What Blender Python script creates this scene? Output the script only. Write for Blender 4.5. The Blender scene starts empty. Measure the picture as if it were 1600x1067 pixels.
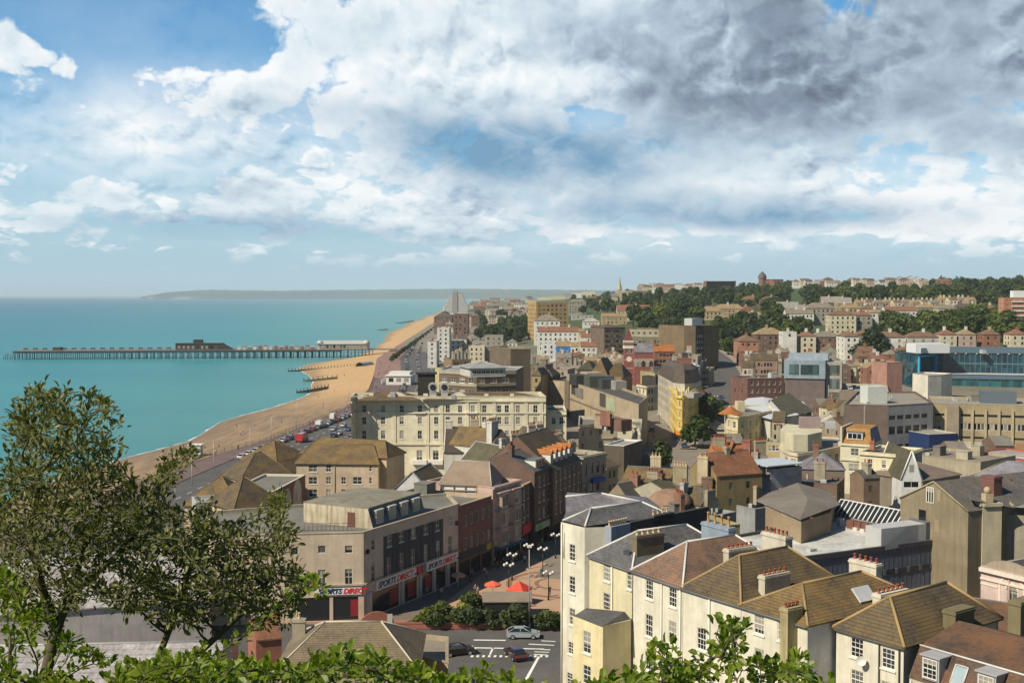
EXPO = 0.30
SKY_TINT = (.46, .90, 1.08)
SKY_LOW = (.375, .50, .60)
SKY_COVER = [(1490, 10, 160, 60, .3), (150, 30, 290, 100, -.5), (300, 75, 260, 60, -.28), (560, 160, 480, 80, .30), (15, 100, 80, 55, .42), (1250, 90, 800, 330, .55), (700, 50, 420, 130, .36),
             (250, 335, 480, 60, .26), (780, 310, 600, 120, .30), (1350, 330, 600, 110, .22), (130, 225, 260, 60, -.22), (430, 245, 260, 30, -.1)]
SKY_DARK = [(1380, 110, 560, 220, .54), (1100, 170, 420, 80, .18), (1150, 20, 500, 90, .14), (540, 130, 420, 60, -.14), (860, 125, 200, 40, -.16), (1150, 265, 240, 50, -.12), (820, 60, 260, 60, .10), (330, 355, 360, 30, .24), (620, 215, 200, 40, .14), (700, 130, 140, 50, .20), (1400, 300, 300, 70, -.08), (1500, 360, 260, 40, -.1)]
SKY_BLUE = [(860, 250, 360, 95, 1.15), (720, 210, 240, 70, .75), (1080, 335, 380, 50, .95), (330, 362, 360, 34, .75), (620, 370, 360, 26, .6), (480, 180, 340, 50, .3), (1330, 345, 300, 40, .5), (1300, 250, 300, 50, .25)]
SKY_VEIL = [(180, 70, 420, 120, .22), (120, 260, 560, 160, .62), (700, 250, 700, 190, .95), (1250, 300, 700, 190, .9), (350, 180, 480, 110, .45)]
HAZE = 5.5e-5
SEA_COLS = [(.22, (.032, .235, .255)), (.45, (.014, .175, .215)), (.7, (.008, .12, .18))]
import bpy, bmesh, math, random
from mathutils import Vector, Matrix
R = math.radians
random.seed(7)
C = bpy.context.scene.collection
scene = bpy.context.scene
F = 1800.0; CAMZ = 52.0; PITCH = math.atan(72.5 / F)
cd = bpy.data.cameras.new('camera'); cam = bpy.data.objects.new('camera', cd); C.objects.link(cam)
cd.sensor_width = 36; cd.lens = 36 * F / 1600; cd.clip_start = 0.1; cd.clip_end = 120000
cam.location = (0, 0, CAMZ); cam.rotation_euler = (R(90) - PITCH, 0, 0)
scene.camera = cam
scene.view_settings.view_transform = 'Standard'; scene.view_settings.look = 'None'
scene.view_settings.exposure = EXPO if 'EXPO' in globals() else 0.0
scene.view_settings.gamma = 1
scene.cycles.use_denoising = True
scene.cycles.max_bounces = 5; scene.cycles.diffuse_bounces = 3; scene.cycles.glossy_bounces = 2
scene.cycles.transmission_bounces = 2; scene.cycles.volume_bounces = 1; scene.cycles.transparent_max_bounces = 4
SUN_EL = R(43); sx, sy = -0.82, -0.58; sn = math.hypot(sx, sy); sx /= sn; sy /= sn
sd = Vector((sx * math.cos(SUN_EL), sy * math.cos(SUN_EL), math.sin(SUN_EL)))
ld = bpy.data.lights.new('sun', 'SUN'); ld.energy = 5.0; ld.angle = R(0.53); ld.color = (1.0, 0.89, 0.70)
lo = bpy.data.objects.new('sun', ld); C.objects.link(lo); lo.rotation_euler = sd.to_track_quat('Z', 'Y').to_euler(); lo.location = (-50, -50, 200)
NDIM = '2D'
class NT:
    def __init__(s, nt): s.nt = nt; s.n = nt.nodes; s.l = nt.links
    def new(s, t, **k):
        n = s.n.new(t)
        for a, v in k.items(): setattr(n, a, v)
        return n
    def put(s, sock, v):
        if v is None: return
        if hasattr(v, 'is_linked'): s.l.new(v, sock)
        else: sock.default_value = v
    def m(s, op, a, b=None, c=None, clamp=False):
        n = s.new('ShaderNodeMath', operation=op); n.use_clamp = clamp
        s.put(n.inputs[0], a); s.put(n.inputs[1], b); s.put(n.inputs[2], c); return n.outputs[0]
    def mix(s, f, a, b, blend='MIX'):
        n = s.new('ShaderNodeMix', data_type='RGBA', blend_type=blend)
        s.put(n.inputs[0], f); s.put(n.inputs[6], c4(a)); s.put(n.inputs[7], c4(b)); return n.outputs[2]
    def rng(s, v, a, b, c=0.0, d=1.0, smooth=False):
        n = s.new('ShaderNodeMapRange'); n.interpolation_type = 'SMOOTHSTEP' if smooth else 'LINEAR'
        s.put(n.inputs[0], v)
        for i, x in enumerate((a, b, c, d)): n.inputs[i + 1].default_value = x
        return n.outputs[0]
    def noise(s, vec, scale, detail=3, rough=.55, dist=0):
        n = s.new('ShaderNodeTexNoise', noise_dimensions=NDIM); s.put(n.inputs['Vector'], vec)
        n.inputs['Scale'].default_value = scale; n.inputs['Detail'].default_value = detail
        n.inputs['Roughness'].default_value = rough; n.inputs['Distortion'].default_value = dist
        return n.outputs[0]
    def comb(s, x, y, z=0.0):
        n = s.new('ShaderNodeCombineXYZ'); s.put(n.inputs[0], x); s.put(n.inputs[1], y); s.put(n.inputs[2], z); return n.outputs[0]
    def sep(s, v):
        n = s.new('ShaderNodeSeparateXYZ'); s.put(n.inputs[0], v); return n.outputs
    def mapping(s, v, scale=(1, 1, 1), rot=(0, 0, 0)):
        n = s.new('ShaderNodeMapping'); s.put(n.inputs[0], v); n.inputs['Scale'].default_value = scale; n.inputs['Rotation'].default_value = rot; return n.outputs[0]
def c4(v):
    return (v[0], v[1], v[2], 1.0) if isinstance(v, (tuple, list)) and len(v) == 3 else v
w = bpy.data.worlds.new('World'); scene.world = w; w.use_nodes = True
w.node_tree.nodes.clear(); T = NT(w.node_tree)
out = T.new('ShaderNodeOutputWorld'); bg = T.new('ShaderNodeBackground'); T.l.new(bg.outputs[0], out.inputs[0])
STR = 0.1; bg.inputs[1].default_value = STR
sky = T.new('ShaderNodeTexSky'); sky.sky_type = 'NISHITA'; sky.sun_disc = False
sky.sun_elevation = SUN_EL; sky.sun_rotation = math.atan2(sx, sy); sky.altitude = 50; sky.air_density = 1.0; sky.dust_density = 0.6; sky.ozone_density = 3.0
geo = T.new('ShaderNodeTexCoord'); X, Y, Z = T.sep(geo.outputs['Generated'])
az = T.m('MULTIPLY', T.m('ARCTAN2', X, Y), 57.2958)
el = T.m('MULTIPLY', T.m('ARCSINE', Z), 57.2958)
elc = T.m('MAXIMUM', el, 0.0)
k = T.m('DIVIDE', 1.0, T.m('ADD', elc, 7.0))
def cloudcoord(daz, dele):
    e2 = T.m('MAXIMUM', T.m('ADD', el, dele), 0.0); k2 = T.m('ADD', e2, 6.0)
    return T.comb(T.m('MULTIPLY', T.m('ADD', az, daz), .062), T.m('MULTIPLY', T.m('LOGARITHM', k2, math.e), 1.35), 3.7)
def billow(v, scale, detail, w_):
    n = T.new('ShaderNodeTexVoronoi', feature='F1', voronoi_dimensions='2D'); wz = T.new('ShaderNodeVectorMath', operation='ADD')
    nz = T.new('ShaderNodeTexNoise', noise_dimensions='2D'); T.l.new(v, nz.inputs['Vector']); nz.inputs['Scale'].default_value = scale * 1.3; nz.inputs['Detail'].default_value = 4
    q = T.new('ShaderNodeVectorMath', operation='SCALE'); T.l.new(nz.outputs['Color'], q.inputs[0]); q.inputs['Scale'].default_value = w_ / scale
    T.l.new(v, wz.inputs[0]); T.l.new(q.outputs[0], wz.inputs[1]); T.l.new(wz.outputs[0], n.inputs['Vector'])
    n.inputs['Scale'].default_value = scale; n.inputs['Detail'].default_value = detail; n.inputs['Roughness'].default_value = .5
    return T.m('SUBTRACT', 1.0, n.outputs['Distance'])
def blob(px, py, rx, ry, amp):
    a = math.degrees(math.atan((px - 800) / F)); e = math.degrees(math.atan((461 - py) / F))
    rx = rx / F * 57.3; ry = ry / F * 57.3
    d = T.m('SQRT', T.m('ADD', T.m('POWER', T.m('DIVIDE', T.m('SUBTRACT', az, a), rx), 2.0), T.m('POWER', T.m('DIVIDE', T.m('SUBTRACT', el, e), ry), 2.0)))
    return T.rng(d, 0.0, 1.0, amp, 0.0, True)
def total(bl):
    t = None
    for b in bl:
        v = blob(*b); t = v if t is None else T.m('ADD', t, v)
    return t
# cover: + more cloud, - clear sky
cover = T.m('ADD', total(SKY_COVER), T.rng(el, 19.0, 40.0, 0.0, -.34)); dark = T.m('ADD', total(SKY_DARK), T.rng(T.m('ABSOLUTE', az), 38.0, 85.0, 0.0, .6))  # unseen sky cleared overhead and darkened to the sides, to cut ambient light
p0 = cloudcoord(0.0, 0.0); p1 = cloudcoord(-0.25, 0.5); p2 = cloudcoord(-0.9, 2.2)
N0 = T.noise(p0, 3.4, 10, .56, .15)
B0 = billow(p0, 7.0, 2.0, 1.1); B1 = billow(p1, 7.0, 2.0, 1.1)
NL = T.noise(p0, 1.5, 2, .5); NM = T.noise(p2, 1.5, 2, .5)
D = T.m('ADD', T.m('ADD', T.m('ADD', N0, T.m('MULTIPLY', T.m('SUBTRACT', B0, .62), .35)), T.m('MULTIPLY', T.m('SUBTRACT', NL, .5), .6)), cover)
alpha = T.rng(D, .38, .60, 0.0, 1.0, True)
low = T.rng(elc, 1.0, 2.8, 0.0, 1.0, True)           # thin veil near the horizon
veil = T.m('MULTIPLY', total(SKY_VEIL), T.rng(T.noise(p0, 2.2, 6, .6), .3, .7, .45, 1.0))
relief = T.m('ADD', T.m('MULTIPLY', T.m('SUBTRACT', B0, B1), .46), T.m('MULTIPLY', T.m('SUBTRACT', NL, NM), .7))
rmask = T.rng(T.noise(p0, 2.7, 3, .5), .36, .62, .25, 1.0, True)
relief = T.m('MULTIPLY', relief, rmask)
fine = T.m('MULTIPLY', T.m('SUBTRACT', T.noise(p0, 11.0, 7, .6, .3), .5), .16)
NB_ = T.noise(p0, 5.0, 6, .6, .3)
big = T.m('MULTIPLY', T.m('SUBTRACT', T.noise(p0, 3.0, 4, .5), .5), -.7)
thick = T.m('MULTIPLY', T.rng(D, .6, 1.15), -.22)
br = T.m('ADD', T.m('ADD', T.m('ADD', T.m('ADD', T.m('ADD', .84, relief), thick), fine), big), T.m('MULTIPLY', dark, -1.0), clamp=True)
cover_a = T.m('MULTIPLY', T.m('MAXIMUM', alpha, veil), low)
ramp = T.new('ShaderNodeValToRGB'); T.l.new(br, ramp.inputs[0])
cr = ramp.color_ramp; cr.elements[0].position = 0; cr.elements[0].color = (.125, .155, .215, 1); cr.elements[1].position = 1; cr.elements[1].color = (.78, .80, .81, 1)
for pos, col in ((.25, (.22, .28, .36, 1)), (.5, (.38, .47, .56, 1)), (.75, (.60, .68, .73, 1))):
    e = cr.elements.new(pos); e.color = col
bluef = T.m('MULTIPLY', T.m('MULTIPLY', total(SKY_BLUE), T.rng(NB_, .34, .66, .55, 1.0)), 1.0, clamp=True)
cloudc = T.mix(bluef, ramp.outputs[0], (.155, .30, .445))
cl = T.mix(1.0, cloudc, (1 / STR, 1 / STR, 1 / STR), 'MULTIPLY')
skyc = T.mix(1.0, sky.outputs[0], SKY_TINT, 'MULTIPLY')
# milky air low over the sea
skyc = T.mix(T.rng(elc, 0.0, 9.5, .92, 0.0, True), skyc, tuple(v / STR for v in SKY_LOW))
fin = T.mix(cover_a, skyc, cl)
oth = T.m('MULTIPLY', T.rng(T.m('ABSOLUTE', az), 32.0, 75.0, 1.0, .55), T.rng(el, 18.0, 40.0, 1.0, .7))     # dimming added to the unseen sky outside the view, to lower ambient light
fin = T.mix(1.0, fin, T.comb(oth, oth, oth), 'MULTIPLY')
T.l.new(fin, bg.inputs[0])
NDIM = '3D'
w.cycles.sampling_method = 'MANUAL'; w.cycles.sample_map_resolution = 512
cp, sp = math.cos(PITCH), math.sin(PITCH)
def ray(px, py):
    dx = (px - 800) / F; dy = (533.5 - py) / F
    return Vector((dx, cp + dy * sp, -sp + dy * cp))
O = Vector((0, 0, CAMZ))
def PZ(px, py, z):
    d = ray(px, py); return O + d * ((z - CAMZ) / d.z)
def PY(px, py, y):
    d = ray(px, py); return O + d * (y / d.y)
TC = [560, 700, 830, 900, 1000, 1200, 1400, 1620]
TU = [(c - 800) / F for c in TC]
TR = [150, 400, 600, 800, 1000, 1300, 1800, 2500, 3500, 6000]
TT = [[5, 5, 5, 5, 5, 5, 5, 5], [5, 5, 5, 5.5, 6, 6, 6.5, 7], [5, 5, 7, 9, 12, 15, 18, 18], [5, 5, 14, 17, 24, 28, 31, 32],
      [5, 5, 20, 24, 31, 37, 40, 41], [5, 6, 26, 31, 39, 47, 53, 54], [5, 8, 30, 38, 52, 64, 69, 70], [5, 9, 32, 44, 62, 68, 71, 71],
      [5, 9, 30, 42, 58, 60, 60, 60], [5, 9, 18, 24, 30, 32, 34, 34]]
def tz(x, y):
    if y < 150:
        P = [(-50, 52), (0, 50.3), (4, 50.0), (9, 48.2), (14, 44), (30, 30), (60, 14), (85, 7), (105, 5), (150, 5)]
        y = max(y, -50)
        for (a, za), (b, zb) in zip(P, P[1:]):
            if y <= b: return za + (zb - za) * (y - a) / (b - a)
    y = min(y, 5999); u = min(max(x / y, TU[0]), TU[-1] - 1e-6)
    i = max(j for j in range(len(TU) - 1) if u >= TU[j]); j = max(q for q in range(len(TR) - 1) if y >= TR[q])
    a = (u - TU[i]) / (TU[i + 1] - TU[i]); b = (y - TR[j]) / (TR[j + 1] - TR[j])
    return (TT[j][i] * (1 - a) + TT[j][i + 1] * a) * (1 - b) + (TT[j + 1][i] * (1 - a) + TT[j + 1][i + 1] * a) * b
def TP(px, py):
    d = ray(px, py); y = 60.0; last = 60.0
    while y < 6000:
        p = O + d * (y / d.y)
        if p.z <= tz(p.x, p.y):
            lo_, hi = last, y
            for _ in range(14):
                m = (lo_ + hi) / 2; q = O + d * (m / d.y)
                if q.z <= tz(q.x, q.y): hi = m
                else: lo_ = m
            return O + d * (hi / d.y)
        last = y; y *= 1.02
    return O + d * (6000 / d.y)
def interp(tab, y):
    if y <= tab[0][0]: return tab[0][1]
    for (a, va), (b, vb) in zip(tab, tab[1:]):
        if y <= b: return va + (vb - va) * (y - a) / (b - a)
    return tab[-1][1]
SHORE = [(100, -140), (250, -128), (364, -124), (409, -117), (470, -117), (520, -110), (620, -109), (690, -118), (760, -140), (805, -152), (880, -150), (950, -134), (1028, -127), (1200, -140), (1356, -152), (1700, -174), (2127, -190), (2600, -203), (4000, -230), (9000, -300)]
PROM = [(100, -120), (250, -97), (337, -88), (369, -79), (472, -69), (560, -70), (656, -79), (854, -100), (1000, -104), (1263, -112), (1700, -124), (2170, -135), (2600, -150), (9000, -250)]
ROADL = [(100, -106), (250, -87), (337, -79), (472, -61), (560, -55), (656, -63), (854, -83), (1263, -104), (1700, -117), (2170, -125), (2600, -140)]
ROADR = [(100, -72), (250, -62), (337, -55), (472, -40), (560, -32), (656, -28), (854, -42), (1263, -78), (1700, -100), (2170, -112), (2600, -130)]
def put(o, label=None, cat=None, group=None, kind=None):
    if label: o['label'] = label
    if cat: o['category'] = cat
    if group: o['group'] = group
    if kind: o['kind'] = kind
    return o
def E(name, label, cat, loc=(0, 0, 0), rz=0, group=None):
    o = bpy.data.objects.new(name, None); C.objects.link(o); o.location = loc; o.rotation_euler = (0, 0, rz)
    o.empty_display_size = .5
    return put(o, label, cat, group)
def copy_tree(o, parent=None):
    c = o.copy(); C.objects.link(c); c.parent = parent
    for ch in KIDS.get(o.name, []):
        copy_tree(ch, c); 
    return c
KIDS = {}
def link(name, me, parent=None, loc=None, rz=None):
    o = bpy.data.objects.new(name, me); C.objects.link(o)
    if parent is not None:
        o.parent = parent; KIDS.setdefault(parent.name, []).append(o)
    if loc is not None: o.location = loc
    if rz is not None: o.rotation_euler = (0, 0, rz)
    return o
class MB:
    def __init__(s): s.v = []; s.f = []; s.mi = []; s.cur = 0; s.smooth = []
    def poly(s, pts, sm=False):
        i = len(s.v); s.v += [tuple(p) for p in pts]; s.f.append(tuple(range(i, i + len(pts)))); s.mi.append(s.cur); s.smooth.append(sm)
    def box(s, x0, y0, z0, x1, y1, z1, skip=''):
        p = [(x0, y0, z0), (x1, y0, z0), (x1, y1, z0), (x0, y1, z0), (x0, y0, z1), (x1, y0, z1), (x1, y1, z1), (x0, y1, z1)]
        i = len(s.v); s.v += p
        for n, q in (('b', (0, 3, 2, 1)), ('t', (4, 5, 6, 7)), ('f', (0, 1, 5, 4)), ('r', (1, 2, 6, 5)), ('k', (2, 3, 7, 6)), ('l', (3, 0, 4, 7))):
            if n not in skip: s.f.append(tuple(i + j for j in q)); s.mi.append(s.cur); s.smooth.append(False)
    def prism(s, pts, z0, z1, cap=True, zf=None):
        n = len(pts)
        for i in range(n):
            a = pts[i]; b = pts[(i + 1) % n]
            s.poly([(a[0], a[1], z0), (b[0], b[1], z0), (b[0], b[1], z1), (a[0], a[1], z1)])
        if cap:
            s.poly([(p[0], p[1], z1) for p in pts]); s.poly([(p[0], p[1], z0) for p in reversed(pts)])
    def tube(s, a, b, r0, r1=None, n=6, cap=True, sm=True):
        a = Vector(a); b = Vector(b); r1 = r0 if r1 is None else r1; d = (b - a)
        if d.length < 1e-6: return
        d.normalize(); u = d.orthogonal().normalized(); v = d.cross(u); i = len(s.v)
        for c, r in ((a, r0), (b, r1)):
            for q in range(n):
                t = 2 * math.pi * q / n; s.v.append(tuple(c + (u * math.cos(t) + v * math.sin(t)) * r))
        for q in range(n):
            s.f.append((i + q, i + (q + 1) % n, i + n + (q + 1) % n, i + n + q)); s.mi.append(s.cur); s.smooth.append(sm)
        if cap:
            s.f.append(tuple(i + q for q in reversed(range(n)))); s.mi.append(s.cur); s.smooth.append(False)
            s.f.append(tuple(i + n + q for q in range(n))); s.mi.append(s.cur); s.smooth.append(False)
    def lathe(s, prof, n=12, c=(0, 0, 0), sm=True):
        i = len(s.v); m = len(prof)
        for r, z in prof:
            for q in range(n):
                t = 2 * math.pi * q / n; s.v.append((c[0] + r * math.cos(t), c[1] + r * math.sin(t), c[2] + z))
        for a in range(m - 1):
            for q in range(n):
                s.f.append((i + a * n + q, i + a * n + (q + 1) % n, i + (a + 1) * n + (q + 1) % n, i + (a + 1) * n + q)); s.mi.append(s.cur); s.smooth.append(sm)
    def ball(s, c, r, n=8, m=5, sz=1.0):
        s.lathe([(max(r * math.sin(math.pi * a / m), 1e-3), -r * sz * math.cos(math.pi * a / m)) for a in range(m + 1)], n, c)
    def mesh(s, name, mats):
        me = bpy.data.meshes.new(name); me.from_pydata(s.v, [], s.f)
        for m in (mats if isinstance(mats, (list, tuple)) else [mats]): me.materials.append(m)
        me.polygons.foreach_set('material_index', s.mi); me.polygons.foreach_set('use_smooth', s.smooth)
        uv = me.uv_layers.new(name='UVMap'); data = []
        for p in me.polygons:
            n = p.normal
            if abs(n.z) > .999: u = Vector((1, 0, 0)); v = Vector((0, 1, 0))
            else:
                u = Vector((-n.y, n.x, 0)).normalized(); v = n.cross(u)
            for vi in p.vertices:
                co = me.vertices[vi].co; data += [co.dot(u), co.dot(v)]
        uv.data.foreach_set('uv', data)
        return me
    def build(s, name, mats, parent=None, loc=None, rz=None):
        return link(name, s.mesh(name, mats), parent, loc, rz)
_mc = {}
def mat_base(name):
    m = bpy.data.materials.new(name); m.use_nodes = True; T = NT(m.node_tree)
    b = T.n['Principled BSDF']; b.inputs['Roughness'].default_value = .85
    b.inputs['Specular IOR Level'].default_value = .3
    return m, T, b
def tex(T, which='Object'):
    return T.new('ShaderNodeTexCoord').outputs[which]
def sc(c, k): return tuple(min(1, x * k) for x in c)
def plain(c, rough=.7, metal=0.0, spec=.4, emit=None):
    key = ('p', c, rough, metal)
    if key in _mc: return _mc[key]
    m, T, b = mat_base('plain'); o = tex(T)
    n = T.noise(o, 1.3, 4)
    T.l.new(T.mix(n, sc(c, .82), sc(c, 1.12)), b.inputs['Base Color']); b.inputs['Roughness'].default_value = rough; b.inputs['Metallic'].default_value = metal
    b.inputs['Specular IOR Level'].default_value = spec
    _mc[key] = m; return m
def stucco(c, dirt=.35, dc=None):
    key = ('s', c, dirt, dc)
    if key in _mc: return _mc[key]
    m, T, b = mat_base('stucco'); o = tex(T)
    a = T.m('MULTIPLY', T.rng(T.noise(o, .22, 6, .65), .3, .7, .72, 1.12), T.rng(T.noise(o, 1.1, 4, .7), .3, .7, .88, 1.06))
    c1 = T.mix(1.0, c, T.comb(a, a, a), 'MULTIPLY')
    st = T.noise(T.mapping(o, (1.6, 1.6, .13)), 1.0, 5, .62)
    pt = T.noise(o, .55, 5, .65)
    f = T.m('MULTIPLY', T.rng(T.m('ADD', T.m('MULTIPLY', st, .6), T.m('MULTIPLY', pt, .4)), .44, .66), dirt, clamp=True)
    T.l.new(T.mix(f, c1, dc or (c[0] * .42, c[1] * .37, c[2] * .30)), b.inputs['Base Color'])
    bp = T.new('ShaderNodeBump'); bp.inputs[0].default_value = .25; bp.inputs[1].default_value = .05; T.l.new(T.noise(o, 6, 4), bp.inputs['Height']); T.l.new(bp.outputs[0], b.inputs['Normal'])
    _mc[key] = m; return m
def brick(c, mortar=(.35, .31, .27), k=1.0):
    key = ('b', c, k)
    if key in _mc: return _mc[key]
    m, T, b = mat_base('brickwork'); u = tex(T, 'UV'); o = tex(T)
    n = T.new('ShaderNodeTexBrick'); T.l.new(u, n.inputs['Vector'])
    n.inputs['Color1'].default_value = c4(sc(c, .8)); n.inputs['Color2'].default_value = c4(sc(c, 1.25)); n.inputs['Mortar'].default_value = c4(mortar)
    n.inputs['Scale'].default_value = 2.2 * k; n.inputs['Mortar Size'].default_value = .012; n.inputs['Row Height'].default_value = .2
    a = T.rng(T.noise(o, .35, 5), .3, .7, .78, 1.12)
    T.l.new(T.mix(1.0, n.outputs[0], T.comb(a, a, a), 'MULTIPLY'), b.inputs['Base Color'])
    _mc[key] = m; return m
def tiles(c, moss=(.16, .09, .02), amt=.5, step=.34, lines=.5):
    key = ('t', c, moss, amt, step, lines)
    if key in _mc: return _mc[key]
    m, T, b = mat_base('roof_tiles'); u = tex(T, 'UV'); o = tex(T)
    U, V, _ = T.sep(u)
    row = T.m('DIVIDE', V, step); fr = T.m('FRACT', row); fl = T.m('FLOOR', row)
    colr = T.m('FRACT', T.m('ADD', T.m('DIVIDE', U, .3), T.m('MULTIPLY', fl, .5)))
    wn = T.new('ShaderNodeTexWhiteNoise'); wn.noise_dimensions = '2D'
    T.l.new(T.comb(T.m('FLOOR', T.m('ADD', T.m('DIVIDE', U, .3), T.m('MULTIPLY', fl, .5))), fl), wn.inputs['Vector'])
    ln = T.m('MAXIMUM', T.m('LESS_THAN', fr, .2), T.m('MULTIPLY', T.m('LESS_THAN', colr, .1), .4))
    a = T.m('ADD', T.m('MULTIPLY', T.rng(T.noise(o, .5, 5), .3, .7, .66, 1.1), T.rng(T.noise(o, 2.2, 5, .7), .35, .62, .62, 1.08)), T.m('MULTIPLY', wn.outputs[0], .28))
    base = T.mix(1.0, c, T.comb(a, a, a), 'MULTIPLY')
    f = T.m('MULTIPLY', T.rng(T.m('ADD', T.m('MULTIPLY', T.noise(o, .35, 6, .65), .7), T.m('MULTIPLY', T.noise(o, 3.5, 4, .7), .3)), .42, .60), amt, clamp=True)
    c2 = T.mix(f, base, moss)
    T.l.new(T.mix(T.m('MULTIPLY', ln, lines), c2, (.012, .010, .009)), b.inputs['Base Color']); b.inputs['Roughness'].default_value = .75
    bp = T.new('ShaderNodeBump'); bp.inputs[0].default_value = .5; bp.inputs[1].default_value = .04; T.l.new(fr, bp.inputs['Height']); T.l.new(bp.outputs[0], b.inputs['Normal'])
    _mc[key] = m; return m
def flat(c, c2=None, rough=.85):
    key = ('f', c, c2)
    if key in _mc: return _mc[key]
    m, T, b = mat_base('roof_felt'); o = tex(T)
    n = T.noise(o, .16, 7, .68, .6); n2 = T.noise(o, 1.7, 4, .6)
    f = T.rng(T.m('ADD', T.m('MULTIPLY', n, .7), T.m('MULTIPLY', n2, .3)), .38, .62)
    T.l.new(T.mix(f, c, c2 or sc(c, .5)), b.inputs['Base Color']); b.inputs['Roughness'].default_value = rough
    _mc[key] = m; return m
def glass():
    if 'glass' in _mc: return _mc['glass']
    m, T, b = mat_base('window_glass'); r = T.new('ShaderNodeObjectInfo').outputs['Random']
    n = T.new('ShaderNodeValToRGB'); T.l.new(r, n.inputs[0]); e = n.color_ramp
    e.interpolation = 'CONSTANT'; e.elements[0].color = (.012, .014, .018, 1); e.elements[0].position = 0
    e.elements[1].position = .45; e.elements[1].color = (.03, .035, .042, 1)
    x = e.elements.new(.72); x.color = (.10, .10, .095, 1)
    x = e.elements.new(.88); x.color = (.22, .21, .19, 1)
    o = tex(T); Zc = T.sep(o)[2]
    # a drawn blind or curtain hangs in the upper part of some windows
    bl = T.m('MULTIPLY', T.m('GREATER_THAN', Zc, T.rng(T.m('FRACT', T.m('MULTIPLY', r, 17.0)), 0, 1, -1.2, 1.6)), T.m('GREATER_THAN', T.m('FRACT', T.m('MULTIPLY', r, 7.0)), .5))
    T.l.new(T.mix(T.m('MULTIPLY', bl, .8), n.outputs[0], (.34, .32, .27)), b.inputs['Base Color'])
    b.inputs['Roughness'].default_value = .08; b.inputs['Specular IOR Level'].default_value = .6
    _mc['glass'] = m; return m
def bluglass(c=(.006, .028, .042)):
    key = ('bg', c)
    if key in _mc: return _mc[key]
    m, T, b = mat_base('curtain_glass'); o = tex(T)
    v = T.new('ShaderNodeTexWhiteNoise'); v.noise_dimensions = '3D'
    q = T.new('ShaderNodeVectorMath', operation='FLOOR'); T.l.new(T.mapping(o, (.6, .6, .35)), q.inputs[0]); T.l.new(q.outputs[0], v.inputs['Vector'])
    T.l.new(T.mix(v.outputs[0], c, sc(c, 3)), b.inputs['Base Color']); b.inputs['Roughness'].default_value = .07; b.inputs['Specular IOR Level'].default_value = .8
    _mc[key] = m; return m
def foliage(c, c2, tr=.25):
    key = ('fo', c, c2)
    if key in _mc: return _mc[key]
    m, T, b = mat_base('foliage'); o = tex(T); r = T.new('ShaderNodeObjectInfo').outputs['Random']
    n = T.noise(o, .55, 4, .6)
    f = T.rng(T.m('ADD', T.m('MULTIPLY', n, .55), T.m('MULTIPLY', r, .45)), .25, .75)
    hv = T.rng(T.m('FRACT', T.m('MULTIPLY', r, 13.7)), 0, 1, .7, 1.45)
    cc = T.mix(1.0, T.mix(f, c, c2), T.comb(hv, T.rng(hv, .7, 1.45, .8, 1.3), hv), 'MULTIPLY')
    T.l.new(cc, b.inputs['Base Color']); b.inputs['Roughness'].default_value = .55; b.inputs['Specular IOR Level'].default_value = .25
    ts = T.new('ShaderNodeBsdfTranslucent'); T.l.new(T.mix(1.0, cc, (1.2, 1.35, .5), 'MULTIPLY'), ts.inputs[0])
    ms = T.new('ShaderNodeMixShader'); ms.inputs[0].default_value = tr
    T.l.new(b.outputs[0], ms.inputs[1]); T.l.new(ts.outputs[0], ms.inputs[2]); T.l.new(ms.outputs[0], T.n['Material Output'].inputs[0])
    _mc[key] = m; return m
CREAM = (.60, .54, .38); CREAM2 = (.62, .58, .45); YEL = (.62, .52, .26); PALE = (.64, .60, .50); WHITE = (.68, .67, .63); BEIGE = (.50, .41, .30); TAN = (.42, .33, .22)
PINK = (.52, .39, .32); GREYST = (.34, .32, .27); CONC = (.30, .26, .20); DKBRICK = (.10, .05, .035); REDBR = (.20, .055, .03); BROWNBR = (.13, .085, .055)
T_GOLD = tiles((.13, .095, .055), (.23, .145, .045), .8, .36, .5); T_BROWN = tiles((.088, .07, .052), (.17, .115, .045), .75, .36, .5)
T_RED = tiles((.24, .10, .055), (.16, .10, .06), .5); T_ORANGE = tiles((.42, .15, .04), (.25, .10, .03), .5)
SLATE = tiles((.085, .085, .095), (.10, .085, .05), .55, .3, .35); SLATE2 = tiles((.12, .12, .13), (.09, .08, .06), .5, .3, .3)
SLATE_P = tiles((.16, .145, .17), (.26, .25, .26), .6, .3, .25)
T_OLIVE = tiles((.11, .10, .06), (.07, .065, .04), .6)
GL = glass(); GLX = plain((.016, .018, .022), .1, 0.0, .6); FRW = plain((.66, .65, .60), .5); FRD = plain((.05, .05, .05), .5); LEAD = plain((.42, .43, .44), .55); LEADD = plain((.14, .15, .16), .5)
DKFELT = flat((.05, .05, .05), (.10, .095, .085)); GRFELT = flat((.20, .19, .17), (.12, .115, .10)); LTFELT = flat((.36, .35, .33), (.24, .22, .19))
POT = plain((.27, .075, .04), .75); POTC = plain((.55, .42, .26), .7); IRON = plain((.02, .02, .02), .5)
STONE = stucco((.42, .38, .30), .4)
_wm = {}
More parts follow.
